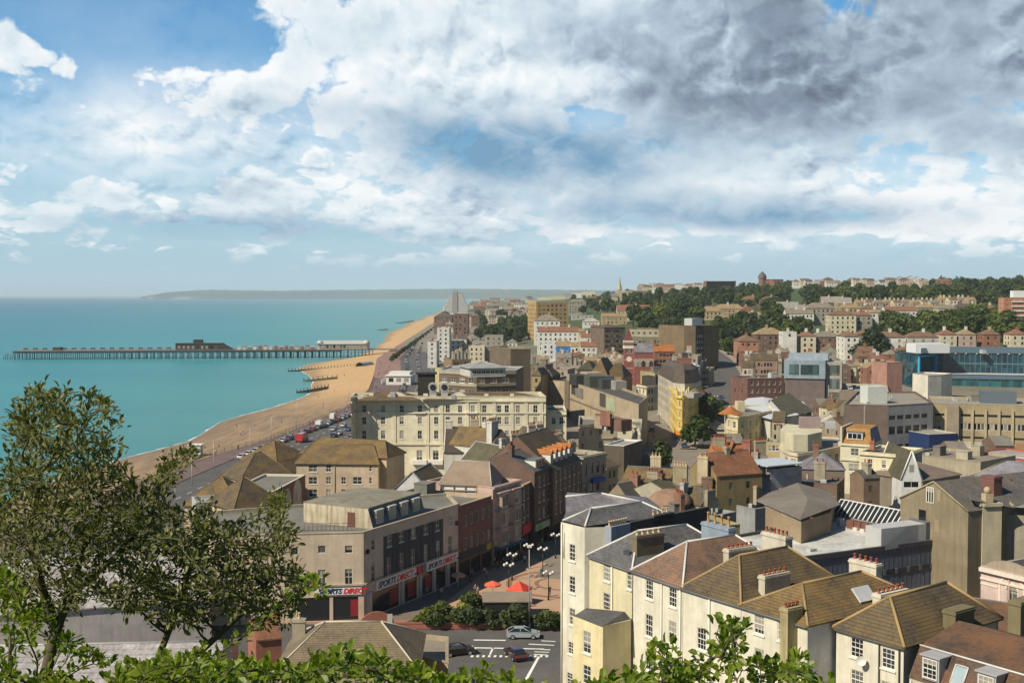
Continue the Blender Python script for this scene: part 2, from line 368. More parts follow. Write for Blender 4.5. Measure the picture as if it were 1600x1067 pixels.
def winmesh(w, h, st):
    key = (round(w, 1), round(h, 1), st)
    if key in _wm: return _wm[key]
    w, h = key[0], key[1]; a, b = w / 2, h / 2
    if st in ('sash', 'sash6', 'arch'):
        g = MB(); g.box(-a, .12, -b, a, .14, b); g = g.mesh('window', GL)
        f = MB(); t = .075
        f.box(-a, .05, -b, -a + t, .12, b); f.box(a - t, .05, -b, a, .12, b); f.box(-a + t, .05, b - t, a - t, .12, b); f.box(-a + t, .05, -b, a - t, .12, -b + t * 1.3)
        f.box(-a + t, .06, -.04, a - t, .12, .04)
        nv = 2 if st == 'sash6' else 1
        for i in range(nv):
            x = -a + (i + 1) * w / (nv + 1); f.box(x - .02, .08, -b + t * 1.3, x + .02, .12, -.04); f.box(x - .02, .08, .04, x + .02, .12, b - t)
        if st != 'arch':
            for z in ((b) / 2, (-b) / 2):
                f.box(-a + t, .085, z - .018, a - t, .12, z + .018)
        f = f.mesh('window_frame', FRW)
        s = MB(); s.box(-a - .12, -.12, -b - .16, a + .12, .04, -b - .005); s = s.mesh('window_sill', FRW)
        r = (g, f, s)
    elif st == 'dorm':
        g = MB(); g.cur = 0; g.box(-a, .02, -b, a, .04, b)
        g.cur = 1
        for x in (-a, -w / 6, w / 6, a): g.box(x - .06, -.03, -b, x + .06, .02, b)
        g.box(-a, -.03, b, a, .02, b + .1); g.box(-a, -.03, -b - .1, a, .02, -b)
        r = (g.mesh('window', [GL, FRW]),)
    else:
        g = MB(); fr = {'m': FRW, 'd': FRD, 'l': FRW, 'x': FRD, 'p': FRW}[st]
        g.cur = 0; g.box(-a, .12, -b, a, .14, b); g.cur = 1; t = .07 if st != 'x' else .04
        g.box(-a, .05, -b, -a + t, .12, b); g.box(a - t, .05, -b, a, .12, b); g.box(-a + t, .05, b - t, a - t, .12, b); g.box(-a + t, .05, -b, a - t, .12, -b + t)
        if st in ('m', 'd'): g.box(-a + t, .06, -.035, a - t, .12, .035)
        if st in ('m', 'l') and w > .9: g.box(-.03, .07, -b + t, .03, .12, b - t)
        if st == 'm': g.box(-a - .1, -.09, -b - .14, a + .1, .04, -b - .005)
        r = (g.mesh('window', [GLX if st == 'x' else GL, fr]),)
    _wm[key] = r; return r
_pot = {}
def potmesh(m, h=.7, r=.14):
    key = (m.name, h, r)
    if key not in _pot:
        b = MB(); b.lathe([(r, 0), (r * 1.05, h * .1), (r * .78, h * .2), (r * .75, h * .85), (r * .95, h * .88), (r * .95, h), (r * .6, h), (r * .55, h * .8)], 8)
        _pot[key] = b.mesh('chimney_pot', m)
    return _pot[key]
class Bd:
    """A building standing on a polygon footprint; edge 0 is its front."""
    def __init__(s, name, label, front, z, d, wall, z0=None, cat='building', group=None, back=None, pull=0):
        P = [PZ(a, b, z) for a, b in front]
        if len(P) == 2 and P[0].y > 300 and back is None:
            A, B = P; t = math.atan2(B.y - A.y, B.x - A.x); lim = .3
            if abs(t) > lim:
                k = math.tan(math.copysign(lim, t)); u = B.x / B.y; yb = (A.y - k * A.x) / (1 - k * u); P[1] = Vector((u * yb, yb, z))
        A, B = P[0], P[-1]; rz = math.atan2(B.y - A.y, B.x - A.x); s.rz = rz; s.z = z
        cx, cy = math.cos(rz), math.sin(rz)
        bk = [Vector((B.x - cy * d, B.y + cx * d, z)), Vector((A.x - cy * d, A.y + cx * d, z))] if back is None else [PZ(a, b, z) for a, b in back]
        P = P + bk
        if z0 is None: z0 = min(tz(p.x, p.y) for p in P) - .3
        s.o = Vector((A.x, A.y, z0)); s.cx, s.cy = cx, cy
        s.pts = [s.loc(p)[:2] for p in P]; s.h = z - z0; s.d = d; s.w = (B - A).to_2d().length
        n = len(s.pts); s.n = n; s.nf = len(front)
        s.root = E(name, label, cat, s.o, rz, group)
        s.hol = [[] for _ in range(n)]; s.mat = wall; s.tri = []; s.em = {}; s.wins = []
        s.side = {'f': 0, 'r': s.nf - 1, 'b': s.nf, 'l': n - 1}
    def loc(s, p):
        q = Vector(p) - s.o; return Vector((q.x * s.cx + q.y * s.cy, -q.x * s.cy + q.y * s.cx, q.z))
    def edge(s, i):
        i = s.side.get(i, i); a = Vector(s.pts[i]); b = Vector(s.pts[(i + 1) % s.n]); L = (b - a).length; return i, a, (b - a) / L, L
    def uv(s, px, py, i):
        i, a, u, L = s.edge(i); o = s.loc(O); d = ray(px, py); d = Vector((d.x * s.cx + d.y * s.cy, -d.x * s.cy + d.y * s.cx, d.z))
        nx, ny = u.y, -u.x; t = ((a.x - o.x) * nx + (a.y - o.y) * ny) / (d.x * nx + d.y * ny); p = o + d * t
        return (p.x - a.x) * u.x + (p.y - a.y) * u.y, p.z
    def win1(s, i, q, z, w, h, st='m', hole=True):
        k, a, u, L = s.edge(i); w = round(w, 1); h = round(h, 1)
        if q - w / 2 < .12 or q + w / 2 > L - .12 or z - h / 2 < .05 or z + h / 2 > s.h - .1: return
        for (a0, b0, a1, b1) in s.hol[k]:
            if q - w / 2 < a1 and q + w / 2 > a0 and z - h / 2 < b1 and z + h / 2 > b0: return
        s.hol[k].append((q - w / 2, z - h / 2, q + w / 2, z + h / 2)); s.wins.append((k, q, z, w, h, st))
    def win(s, i, px1, py1, px2, py2, n, w, h, st='m'):
        for j in range(n):
            t = j / (n - 1) if n > 1 else .5
            q, z = s.uv(px1 + (px2 - px1) * t, py1 + (py2 - py1) * t, i); s.win1(i, q, z, w, h, st)
    def grid(s, i, cols, rows, w=1.0, h=1.5, st='m', top=1.7, step=3.0, mg=.8, skip=()):
        k, a, u, L = s.edge(i)
        for r in range(rows):
            for c in range(cols):
                if (r, c) in skip: continue
                s.win1(i, mg + (L - 2 * mg) * (c + .5) / cols, s.h - top - r * step, w, h if r < 99 else h * 1.2, st)
    def part(s, name, mb, m, parent=None): return mb.build(name, m, parent or s.root)
    def box(s, name, x0, y0, z0, x1, y1, z1, m, skip=''):
        b = MB(); b.box(x0, y0, z0, x1, y1, z1, skip); return s.part(name, b, m)
    def onwall(s, name, i, q0, z0, q1, z1, t, m, parent=None, mb=None, depth0=0.0):
        """a box standing proud of wall i"""
        k, a, u, L = s.edge(i); n = Vector((u.y, -u.x)); b = mb or MB()
        p = [a + u * q0 + n * depth0, a + u * q1 + n * depth0, a + u * q1 + n * t, a + u * q0 + n * t]
        b.prism([(x.x, x.y) for x in (p[3], p[2], p[1], p[0])], z0, z1)
        if mb is None: return s.part(name, b, m, parent)
    def bands(s, zs, m=None, edges=('f',), t=.14, hh=.25, name='string_course'):
        for z in zs:
            b = MB()
            for e in edges:
                L = s.edge(e)[3]; s.onwall('', e, 0, z, L, z + hh, t, None, None, b)
            s.part(name, b, m or s.mat)
    def ground(s, i, m=None, hgt=2.7, n=None):
        """shop front: dark glazed ground floor between piers"""
        k, a, u, L = s.edge(i); n = n or max(1, int(L / 4))
        for j in range(n):
            s.win1(i, L * (j + .5) / n, hgt / 2 + .25, L / n - .5, hgt, 'x')
    def flat(s, m=DKFELT, par=.7, cop=None, inset=.3, clutter=0, seed=1):
        b = MB(); pts = s.pts; c = Vector((sum(p[0] for p in pts) / s.n, sum(p[1] for p in pts) / s.n))
        z = s.h - par
        b.poly([(p[0] + (.02 if p[0] < c.x else -.02), p[1], z) for p in pts]); s.rf = s.part('roof', b, m)
        b = MB(); n = s.n
        ins = []
        for j in range(n):
            p = Vector(pts[j]); a = Vector(pts[j - 1]); q = Vector(pts[(j + 1) % n])
            u1 = (p - a).normalized(); u2 = (q - p).normalized(); n1 = Vector((-u1.y, u1.x)); n2 = Vector((-u2.y, u2.x)); mm = (n1 + n2)
            mm = mm / max(mm.length_squared / 2, .3)
            ins.append((p + mm * inset, p - mm * .07))
        for j in range(n):
            (i0, o0), (i1, o1) = ins[j], ins[(j + 1) % n]
            P = [(o0.x, o0.y), (o1.x, o1.y), (i1.x, i1.y), (i0.x, i0.y)]
            b.poly([(P[0][0], P[0][1], s.h + .14), (P[1][0], P[1][1], s.h + .14), (P[2][0], P[2][1], s.h + .14), (P[3][0], P[3][1], s.h + .14)])
            b.poly([(P[0][0], P[0][1], s.h), (P[1][0], P[1][1], s.h), (P[1][0], P[1][1], s.h + .14), (P[0][0], P[0][1], s.h + .14)])
            b.poly([(P[3][0], P[3][1], s.h), (P[2][0], P[2][1], s.h), (P[1][0], P[1][1], s.h), (P[0][0], P[0][1], s.h)])
            b.poly([(P[2][0], P[2][1], z - .02), (P[3][0], P[3][1], z - .02), (P[3][0], P[3][1], s.h + .14), (P[2][0], P[2][1], s.h + .14)])
        s.part('parapet', b, cop or s.mat)
        rd = random.Random(seed)
        for j in range(clutter):
            x = rd.uniform(.15, .85) * s.w; y = rd.uniform(.2, .8) * s.d; q = rd.random()
            if q < .45: s.vent(x, y, z, rd.uniform(.5, 1.3), rd.uniform(.5, 1.1))
            elif q < .75:
                b = MB(); hh = rd.uniform(.6, 1.6); b.tube((x, y, z), (x, y, z + hh), .12, n=8); b.lathe([(.2, 0), (.22, .15), (.02, .25)], 8, (x, y, z + hh)); s.part('flue', b, LEAD)
            else:
                a, c2, hh = rd.uniform(1.6, 3), rd.uniform(1.6, 3), rd.uniform(1.6, 2.4); b = MB(); b.box(x, y, z, x + a, y + c2, z + hh); b.box(x - .1, y - .1, z + hh, x + a + .1, y + c2 + .1, z + hh + .12); s.part('roof_hut', b, rd.choice([GRFELT, STONE, LEAD]))
    def vent(s, x, y, z, a, h):
        b = MB(); b.box(x, y, z, x + a, y + a * .7, z + h)
        for j in range(4): b.box(x + .08, y - .03, z + h * (.2 + .18 * j), x + a - .08, y, z + h * (.27 + .18 * j))
        s.part('vent', b, LEAD)
    def roofmesh(s, polys, m, name='roof', th=.14, ov=0):
        b = MB()
        for p in polys: b.poly(p)
        s.rf = s.part(name, b, m); return s.rf
    def ring(s, b, x0, y0, x1, y1, z, th=.14):
        P = [(x0, y0), (x1, y0), (x1, y1), (x0, y1)]
        for j in range(4):
            p, q = P[j], P[(j + 1) % 4]; b.poly([(p[0], p[1], z), (q[0], q[1], z), (q[0], q[1], z + th), (p[0], p[1], z + th)])
        b.poly([(p[0], p[1], z) for p in reversed(P)])
    def hip(s, rh, m, ax=None, ov=.25, caps=LEADD, inf=None, capr=.09, x0=0, x1=None, z=None, y0=0, y1=None, fr=True, bk=True):
        x1 = s.w if x1 is None else x1; y1 = s.d if y1 is None else y1; z = s.h if z is None else z
        X0, Y0, X1, Y1 = x0 - ov, y0 - ov, x1 + ov, y1 + ov; W, D = X1 - X0, Y1 - Y0; b = MB(); s.ring(b, X0, Y0, X1, Y1, z); t = z + .14; zt = t + rh
        ax = ax or ('x' if W >= D else 'y'); inf = inf if inf is not None else min(W, D) / 2
        c = [(X0, Y0, t), (X1, Y0, t), (X1, Y1, t), (X0, Y1, t)]
        if ax == 'x':
            r = [(X0 + inf, (Y0 + Y1) / 2, zt), (X1 - inf, (Y0 + Y1) / 2, zt)]
            b.poly([c[0], c[1], r[1], r[0]]); b.poly([c[2], c[3], r[0], r[1]]); b.poly([c[3], c[0], r[0]]); b.poly([c[1], c[2], r[1]])
            ls = [(c[0], r[0]), (c[3], r[0]), (c[1], r[1]), (c[2], r[1]), (r[0], r[1])]
        else:
            r = [((X0 + X1) / 2, Y0 + inf, zt), ((X0 + X1) / 2, Y1 - inf, zt)]
            b.poly([c[0], c[1], r[0]]); b.poly([c[1], c[2], r[1], r[0]]); b.poly([c[2], c[3], r[1]]); b.poly([c[3], c[0], r[0], r[1]])
            ls = [(c[0], r[0]), (c[1], r[0]), (c[2], r[1]), (c[3], r[1]), (r[0], r[1])]
        s.rf = s.part('roof', b, m)
        if caps:
            b = MB()
            for p, q in ls: b.tube(p, q, capr, n=5)
            s.part('ridge_cap', b, caps, s.rf)
        s.apex = r
    def gable(s, rh, m, ax='x', ov=.25, caps=LEADD, z=None, og=.02, verge=None):
        z = s.h if z is None else z; b = MB(); w, d = s.w, s.d; th = .16
        if ax == 'x':
            k = rh / (d / 2); P = [(-ov, z - ov * k + th), (d / 2, z + rh + th), (d + ov, z - ov * k + th)]
            Q = [(p[0], p[1] - th) for p in P]; X0, X1 = -og, w + og
            mk = lambda x, p: (x, p[0], p[1])
            s.tri += [[(w - .01, 0, z), (w - .01, d, z), (w - .01, d / 2, z + rh)], [(.01, d, z), (.01, 0, z), (.01, d / 2, z + rh)]]
        else:
            k = rh / (w / 2); P = [(w + ov, z - ov * k + th), (w / 2, z + rh + th), (-ov, z - ov * k + th)]
            Q = [(p[0], p[1] - th) for p in P]; X0, X1 = -og, d + og
            mk = lambda x, p: (p[0], x, p[1])
            s.tri += [[(0, .0, z), (w, .0, z), (w / 2, .0, z + rh)], [(w, d, z), (0, d, z), (w / 2, d, z + rh)]]
        for a in (0, 1):
            b.poly([mk(X0, P[a]), mk(X1, P[a]), mk(X1, P[a + 1]), mk(X0, P[a + 1])]) if ax == 'x' else b.poly([mk(X0, P[a]), mk(X1, P[a]), mk(X1, P[a + 1]), mk(X0, P[a + 1])])
            b.poly([mk(X0, Q[a + 1]), mk(X1, Q[a + 1]), mk(X1, Q[a]), mk(X0, Q[a])])
            for x in (X0, X1): b.poly([mk(x, P[a]), mk(x, P[a + 1]), mk(x, Q[a + 1]), mk(x, Q[a])])
        for e in (0, 2): b.poly([mk(X0, P[e]), mk(X1, P[e]), mk(X1, Q[e]), mk(X0, Q[e])])
        s.rf = s.part('roof', b, m)
        if caps:
            b = MB(); b.tube(mk(X0, P[1]), mk(X1, P[1]), .1, n=5); s.part('ridge_cap', b, caps, s.rf)
        if verge:
            for x in (X0, X1):
                b = MB()
                for a in (0, 1):
                    p, q = Vector(mk(x, P[a])), Vector(mk(x, P[a + 1])); b.tube(p, q, .16, n=4)
                s.part('coping', b, verge, s.rf)
    def mansard(s, hh, m, inset=1.2, top=GRFELT, ov=.1):
        w, d, z = s.w, s.d, s.h; b = MB(); s.ring(b, -ov, -ov, w + ov, d + ov, z)
        a = [(-ov, -ov), (w + ov, -ov), (w + ov, d + ov), (-ov, d + ov)]; c = [(inset, inset), (w - inset, inset), (w - inset, d - inset), (inset, d - inset)]
        for j in range(4):
            k = (j + 1) % 4; b.poly([(*a[j], z + .14), (*a[k], z + .14), (*c[k], z + hh), (*c[j], z + hh)])
        s.rf = s.part('roof', b, m)
        b = MB(); b.box(inset - .1, inset - .1, z + hh, w - inset + .1, d - inset + .1, z + hh + .2); s.part('roof_top', b, top, s.rf)
    def dormer(s, x, z, y=.5, w=1.5, h=1.6, dp=2.0, m=None, rm=LEADD, st='dorm', i='f', pitched=0):
        """dormer standing on the front slope"""
        b = MB(); b.box(x - w / 2, y, z, x + w / 2, y + dp, z + h); o = s.part('dormer', b, m or FRW)
        b = MB()
        if pitched:
            b.poly([(x - w / 2 - .15, y - .15, z + h), (x + w / 2 + .15, y - .15, z + h), (x, y - .15, z + h + pitched)])
            b.poly([(x + w / 2 + .15, y - .15, z + h), (x + w / 2 + .15, y + dp, z + h), (x, y + dp, z + h + pitched), (x, y - .15, z + h + pitched)])
            b.poly([(x, y - .15, z + h + pitched), (x, y + dp, z + h + pitched), (x - w / 2 - .15, y + dp, z + h), (x - w / 2 - .15, y - .15, z + h)])
        else: b.box(x - w / 2 - .12, y - .15, z + h, x + w / 2 + .12, y + dp, z + h + .12)
        b.build('dormer_roof', rm, o)
        ms = winmesh(w - .35, h - .45, st); g = link('window', ms[0], o, (x, y - .045 if len(ms) == 1 else y - .13, z + h / 2))
    def chim(s, x, y, ztop, w=1.0, d=.6, pots=3, m=None, pm=POT, zb=None, ph=.65, along='x', capm=None):
        zb = s.h if zb is None else zb; b = MB(); b.box(x - w / 2, y - d / 2, zb, x + w / 2, y + d / 2, ztop - .35); b.box(x - w / 2 - .08, y - d / 2 - .08, ztop - .35, x + w / 2 + .08, y + d / 2 + .08, ztop - .15)
        b.box(x - w / 2 - .02, y - d / 2 - .02, ztop - .15, x + w / 2 + .02, y + d / 2 + .02, ztop)
        o = s.part('chimney', b, m or s.mat)
        L = (w if along == 'x' else d)
        for j in range(pots):
            t = -L / 2 + L * (j + .5) / pots
            link('chimney_pot', potmesh(pm, ph, min(.16, L / pots * .42)), o, (x + t, y, ztop) if along == 'x' else (x, y + t, ztop))
        return o
    def pipe(s, i, q, z0=None, z1=None, r=.06, m=FRW):
        k, a, u, L = s.edge(i); n = Vector((u.y, -u.x)); p = a + u * q + n * .12; b = MB()
        b.tube((p.x, p.y, 0 if z0 is None else z0), (p.x, p.y, s.h - .2 if z1 is None else z1), r, n=6); s.part('downpipe', b, m)
    def gutter(s, i, m=LEADD, z=None):
        k, a, u, L = s.edge(i); n = Vector((u.y, -u.x)); z = s.h - .05 if z is None else z; p = a + n * .22; q = a + u * L + n * .22; b = MB(); b.tube((p.x, p.y, z), (q.x, q.y, z), .08, n=6); s.part('gutter', b, m)
    def done(s):
        b = MB(); n = s.n
        mats = [s.mat] + [m for m in s.em.values()]
        for k in range(n):
            i, a, u, L = s.edge(k); nn = Vector((u.y, -u.x)); e = .01 if L > 1 else 0
            b.cur = (1 + list(s.em).index(k)) if k in s.em else 0
            hol = s.hol[k]
            def P(q, z, dd=0.0): p = a + u * q - nn * (dd + (.01 if k == s.side['r'] or k == s.side['l'] else 0)); return (p.x, p.y, z)
            xs = sorted({0.0, L} | {round(v, 4) for hh in hol for v in (hh[0], hh[2])}); zs = sorted({0.0, s.h} | {round(v, 4) for hh in hol for v in (hh[1], hh[3])})
            if not hol: b.poly([P(0, 0), P(L, 0), P(L, s.h), P(0, s.h)])
            else:
                for z0, z1 in zip(zs, zs[1:]):
                    run = None; zc = (z0 + z1) / 2
                    for x0, x1 in zip(xs, xs[1:]):
                        xc = (x0 + x1) / 2; hit = any(h[0] < xc < h[2] and h[1] < zc < h[3] for h in hol)
                        if hit:
                            if run is not None: b.poly([P(run, z0), P(x0, z0), P(x0, z1), P(run, z1)]); run = None
                        elif run is None: run = x0
                    if run is not None: b.poly([P(run, z0), P(L, z0), P(L, z1), P(run, z1)])
                for (x0, z0, x1, z1) in hol:
                    r = .14
                    b.poly([P(x0, z0), P(x0, z1), P(x0, z1, r), P(x0, z0, r)]); b.poly([P(x1, z1), P(x1, z0), P(x1, z0, r), P(x1, z1, r)])
                    b.poly([P(x0, z1), P(x1, z1), P(x1, z1, r), P(x0, z1, r)]); b.poly([P(x1, z0), P(x0, z0), P(x0, z0, r), P(x1, z0, r)])
        b.cur = 0
        for t in s.tri: b.poly(t)
        s.wall = s.part('wall', b, mats)
        cnt = 0
        for (k, q, z, w, h, st) in s.wins:
            i, a, u, L = s.edge(k); p = a + u * q; ang = math.atan2(u.y, u.x); ms = winmesh(w, h, st)
            o = link('window', ms[0], s.root, (p.x, p.y, z), ang)
            if len(ms) > 1: link('window_frame', ms[1], o); link('window_sill', ms[2], o)
        return s
def text_part(name, txt, size, m, parent, loc, rz, thick=.03, shear=0.0, track=1.0, bold=.02):
    cu = bpy.data.curves.new(name, 'FONT'); cu.body = txt; cu.size = size; cu.extrude = thick; cu.shear = shear; cu.space_character = track; cu.offset = bold; cu.resolution_u = 3
    t = bpy.data.objects.new(name, cu); C.objects.link(t); bpy.context.view_layer.update()
    me = bpy.data.meshes.new_from_object(t.evaluated_get(bpy.context.evaluated_depsgraph_get())); bpy.data.objects.remove(t)
    me.materials.clear(); me.materials.append(m)
    o = link(name, me, parent, loc); o.rotation_euler = (R(90), 0, rz); wd = max((v.co.x for v in me.vertices), default=0); return o, wd
def groundmat():
    m, T, b = mat_base('ground'); o = tex(T); X, Y, Z = T.sep(o)
    n = T.noise(o, .02, 6, .6); n2 = T.noise(o, .3, 5, .6)
    town = T.mix(n2, (.15, .13, .105), (.26, .23, .19)); green = T.mix(n2, (.035, .055, .018), (.075, .10, .03))
    g = T.rng(T.m('ADD', Z, T.m('MULTIPLY', T.m('SUBTRACT', n, .5), 14.0)), 10.0, 20.0, 0.0, 1.0)
    T.l.new(T.mix(g, town, green), b.inputs['Base Color']); return m
def strip(name, left, right, ys, z, mat, kind='structure', th=None):
    b = MB()
    for y0, y1 in zip(ys, ys[1:]):
        P = [(left(y0), y0), (right(y0), y0), (right(y1), y1), (left(y1), y1)]
        b.poly([(p[0], p[1], z(p[0], p[1]) if callable(z) else z) for p in P])
    o = b.build(name, mat); put(o, kind=kind); return o
Ys = [60, 80, 100, 125] + [150 + 25 * i for i in range(20)] + [650 + 50 * i for i in range(24)] + [1850 + 150 * i for i in range(10)] + [3500, 4200, 5000, 6000, 7500, 9000, 11000]
bm_ = MB(); cols = [0, .02, .05] + [.08 + .04 * i for i in range(24)]
def xmax(y): return 260 + y * .62
ysn = [-60, -30, -10, 0, 4, 9, 14, 22, 30, 45] + Ys
for y0, y1 in zip(ysn, ysn[1:]):
    for a, c in zip(cols, cols[1:]):
        def pt(y, t):
            l = interp(PROM, y) + 1.0; x = l + (xmax(y) - l) * t / cols[-1]; return (x, y, tz(x, y) if y < 6000 else tz(x, 5900) * max(0, (11500 - y) / 5500) + 5)
        bm_.poly([pt(y0, a), pt(y0, c), pt(y1, c), pt(y1, a)], True)
gr = bm_.build('ground', groundmat()); put(gr, kind='structure')
# beach: slopes from the promenade wall into the water
def beachmat():
    m, T, b = mat_base('shingle'); o = tex(T); Z = T.sep(o)[2]
    n = T.noise(o, .05, 5, .6); n2 = T.noise(o, 1.2, 6, .75); n3 = T.noise(T.mapping(o, (.5, .05, .5)), 1.0, 4, .6)
    c = T.mix(n3, (.47, .295, .14), (.60, .41, .21)); c = T.mix(T.rng(n2, .3, .7), sc4(c, T), c)
    wet = T.rng(T.m('ADD', Z, T.m('MULTIPLY', T.m('SUBTRACT', n, .5), 1.6)), .45, 1.5, 1.0, 0.0, True)
    c = T.mix(T.m('MULTIPLY', wet, .55), c, (.16, .12, .085))
    near = T.rng(T.m('ADD', T.sep(o)[1], T.m('MULTIPLY', n, 80.0)), 500, 660, .95, 0.0, True)
    T.l.new(T.mix(T.m('MULTIPLY', near, T.rng(n3, .3, .6, .45, 1.0)), c, (.17, .125, .09)), b.inputs['Base Color'])
    b.inputs['Roughness'].default_value = .9; return m
def sc4(c, T): return T.mix(1.0, c, (.78, .76, .74), 'MULTIPLY')
b = MB()
def bp(y, t):
    l, r = interp(SHORE, y) + 2.5 * math.sin(y * .035) + (y / 500) * math.sin(y * .011), interp(PROM, y)
    x = l + (r - l) * t; z = (0 if t >= 0 else 0) + 3.6 * max(t, 0) ** .8 + (t * 4 if t < 0 else 0); return (x, y, z)
bt = [-.5, -.25, 0, .08, .2, .35, .5, .65, .8, .9, 1.0]
yb = [60 + 12 * i for i in range(60)] + [800 + 40 * i for i in range(80)]
for y0, y1 in zip(yb, yb[1:]):
    for a, c in zip(bt, bt[1:]): b.poly([bp(y0, a), bp(y0, c), bp(y1, c), bp(y1, a)], True)
put(b.build('beach', beachmat()), kind='structure')
b = MB()
for y0, y1 in zip(Ys, Ys[1:]):
    b.poly([(interp(PROM, y0), y0, 2.0), (interp(PROM, y1), y1, 2.0), (interp(PROM, y1), y1, 5.15), (interp(PROM, y0), y0, 5.15)])
put(b.build('sea_wall', stucco((.34, .29, .24), .5)), 'long concrete sea wall between the beach and the promenade', 'wall')
sea_m, T, bs = mat_base('sea_water'); o = tex(T); X, Y, Z = T.sep(o)
d = T.m('SUBTRACT', T.m('MULTIPLY', X, -1.0), T.m('ADD', 110.0, T.m('MULTIPLY', Y, .035)))     # metres out from the shore
dn = T.m('ADD', d, T.m('MULTIPLY', T.m('SUBTRACT', T.noise(o, .004, 5, .6), .5), 260.0))
r = T.new('ShaderNodeValToRGB'); T.l.new(T.rng(T.m('SQRT', T.m('MAXIMUM', T.m('DIVIDE', dn, 4000.0), 0.0)), 0, 1), r.inputs[0]); e = r.color_ramp
e.elements[0].position = 0; e.elements[0].color = (.065, .25, .25, 1); e.elements[1].position = 1; e.elements[1].color = (.006, .07, .125, 1)
for p, c in SEA_COLS:
    x = e.elements.new(p); x.color = (*c, 1)
st = T.noise(T.mapping(o, (.0016, .009, 1)), 1.0, 5, .6)
T.l.new(T.mix(T.rng(st, .35, .65, .0, .65), r.outputs[0], T.mix(1.0, r.outputs[0], (.62, .78, .88), 'MULTIPLY')), bs.inputs['Base Color'])
bs.inputs['Roughness'].default_value = .32; bs.inputs['Specular IOR Level'].default_value = .12
bp_ = T.new('ShaderNodeBump'); bp_.inputs[0].default_value = .8; bp_.inputs[1].default_value = .5
T.l.new(T.m('ADD', T.noise(T.mapping(o, (.30, .9, 1), (0, 0, .3)), 1.0, 5, .65), T.m('MULTIPLY', T.noise(T.mapping(o, (.03, .10, 1)), 1.0, 3, .6), 1.5)), bp_.inputs['Height']); T.l.new(bp_.outputs[0], bs.inputs['Normal'])
b = MB(); b.poly([(-60000, -500, 0), (60000, -500, 0), (60000, 60000, 0), (-60000, 60000, 0)])
put(b.build('sea', sea_m), kind='structure')
# surf line
b = MB(); rd = random.Random(3); ys = [200 + 6 * i for i in range(120)]
for y0, y1 in zip(ys, ys[1:]):
    w0 = .1 + .9 * rd.random() ** 3; P = bp(y0, 0); Q = bp(y1, 0)
    b.poly([(P[0] - w0, P[1], .03), (P[0] + .15, P[1], .05), (Q[0] + .15, Q[1], .05), (Q[0] - w0 * .6, Q[1], .03)])
put(b.build('surf', plain((.7, .72, .72), .6)), kind='structure')
# promenade and sea-front road
PROMM = flat((.30, .17, .14), (.20, .13, .11)); ASPH = flat((.105, .10, .10), (.075, .072, .07)); PAVE = flat((.30, .26, .22), (.22, .18, .15)); PLAZA = flat((.38, .25, .17), (.27, .17, .12))
ysr = [y for y in Ys if 100 <= y <= 2600]
strip('promenade', lambda y: interp(PROM, y) - .3, lambda y: interp(ROADL, y), [y for y in ysr if y <= 650], 5.16, flat((.17, .115, .105), (.12, .085, .08)))
strip('promenade', lambda y: interp(PROM, y) - .3, lambda y: interp(ROADL, y), [y for y in ysr if y >= 650], 5.16, PROMM)
strip('kerb', lambda y: interp(ROADL, y) - .01, lambda y: interp(ROADL, y) + .01, ysr, 5.16, PAVE)
strip('seafront_road', lambda y: interp(ROADL, y), lambda y: interp(ROADR, y), ysr, 5.03, ASPH)
strip('pavement', lambda y: interp(ROADR, y), lambda y: interp(ROADR, y) + 4, ysr, 5.15, PAVE)
b = MB(); y = 215
while y < 1400:
    for k_ in (.33, .52):
        x = interp(ROADL, y) * (1 - k_) + interp(ROADR, y) * k_; x2 = interp(ROADL, y + 3) * (1 - k_) + interp(ROADR, y + 3) * k_
        b.poly([(x - .08, y, 5.036), (x + .08, y, 5.036), (x2 + .08, y + 3, 5.036), (x2 - .08, y + 3, 5.036)])
    y += 7
put(b.build('lane_markings', plain((.75, .75, .72), .7)), kind='structure')
# town streets
def sheet(name, pix, z, m, T_=False):
    b = MB(); b.poly([((lambda p: (p.x, p.y, z))(PZ(px, py, z))) for px, py in pix]); o = b.build(name, m); put(o, kind='structure'); return o
def xy(name, pts, z, m):
    b = MB(); b.poly([(x, y, z) for x, y in pts]); o = b.build(name, m); put(o, kind='structure'); return o
PLAZAM = None
def plazamat():
    m, T, b = mat_base('brick_paving'); o = tex(T); X, Y, Z = T.sep(o)
    dx = T.m('SUBTRACT', X, 8.0); dy = T.m('SUBTRACT', Y, 186.0); r_ = T.m('SQRT', T.m('ADD', T.m('POWER', dx, 2.0), T.m('POWER', dy, 2.0)))
    ring = T.m('MAXIMUM', T.m('LESS_THAN', T.m('ABSOLUTE', T.m('SUBTRACT', r_, 8.5)), .5), T.m('LESS_THAN', T.m('ABSOLUTE', T.m('SUBTRACT', r_, 4.0)), .35))
    n = T.noise(o, .5, 5, .6)
    c = T.mix(n, (.34, .21, .14), (.46, .31, .21)); T.l.new(T.mix(T.m('MULTIPLY', ring, .7), c, (.16, .07, .05)), b.inputs['Base Color']); return m
xy('town_paving', [(-34, 164), (26, 164), (44, 205), (62, 300), (70, 345), (75, 420), (52, 470), (44, 460), (40, 330), (12, 250), (-30, 190)], 5.06, flat((.20, .155, .125), (.14, .11, .09)))
xy('plaza', [(-12, 168), (22, 165), (24, 205), (8, 210), (-4, 196)], 5.075, plazamat())
xy('junction_road', [(-75, 132), (95, 120), (98, 152), (14, 161.5), (-70, 163.5)], 5.03, ASPH)
xy('roadside_pavement', [(-70, 163.5), (14, 161.5), (14, 164), (-70, 167)], 5.12, flat((.30, .17, .13), (.2, .13, .1)))
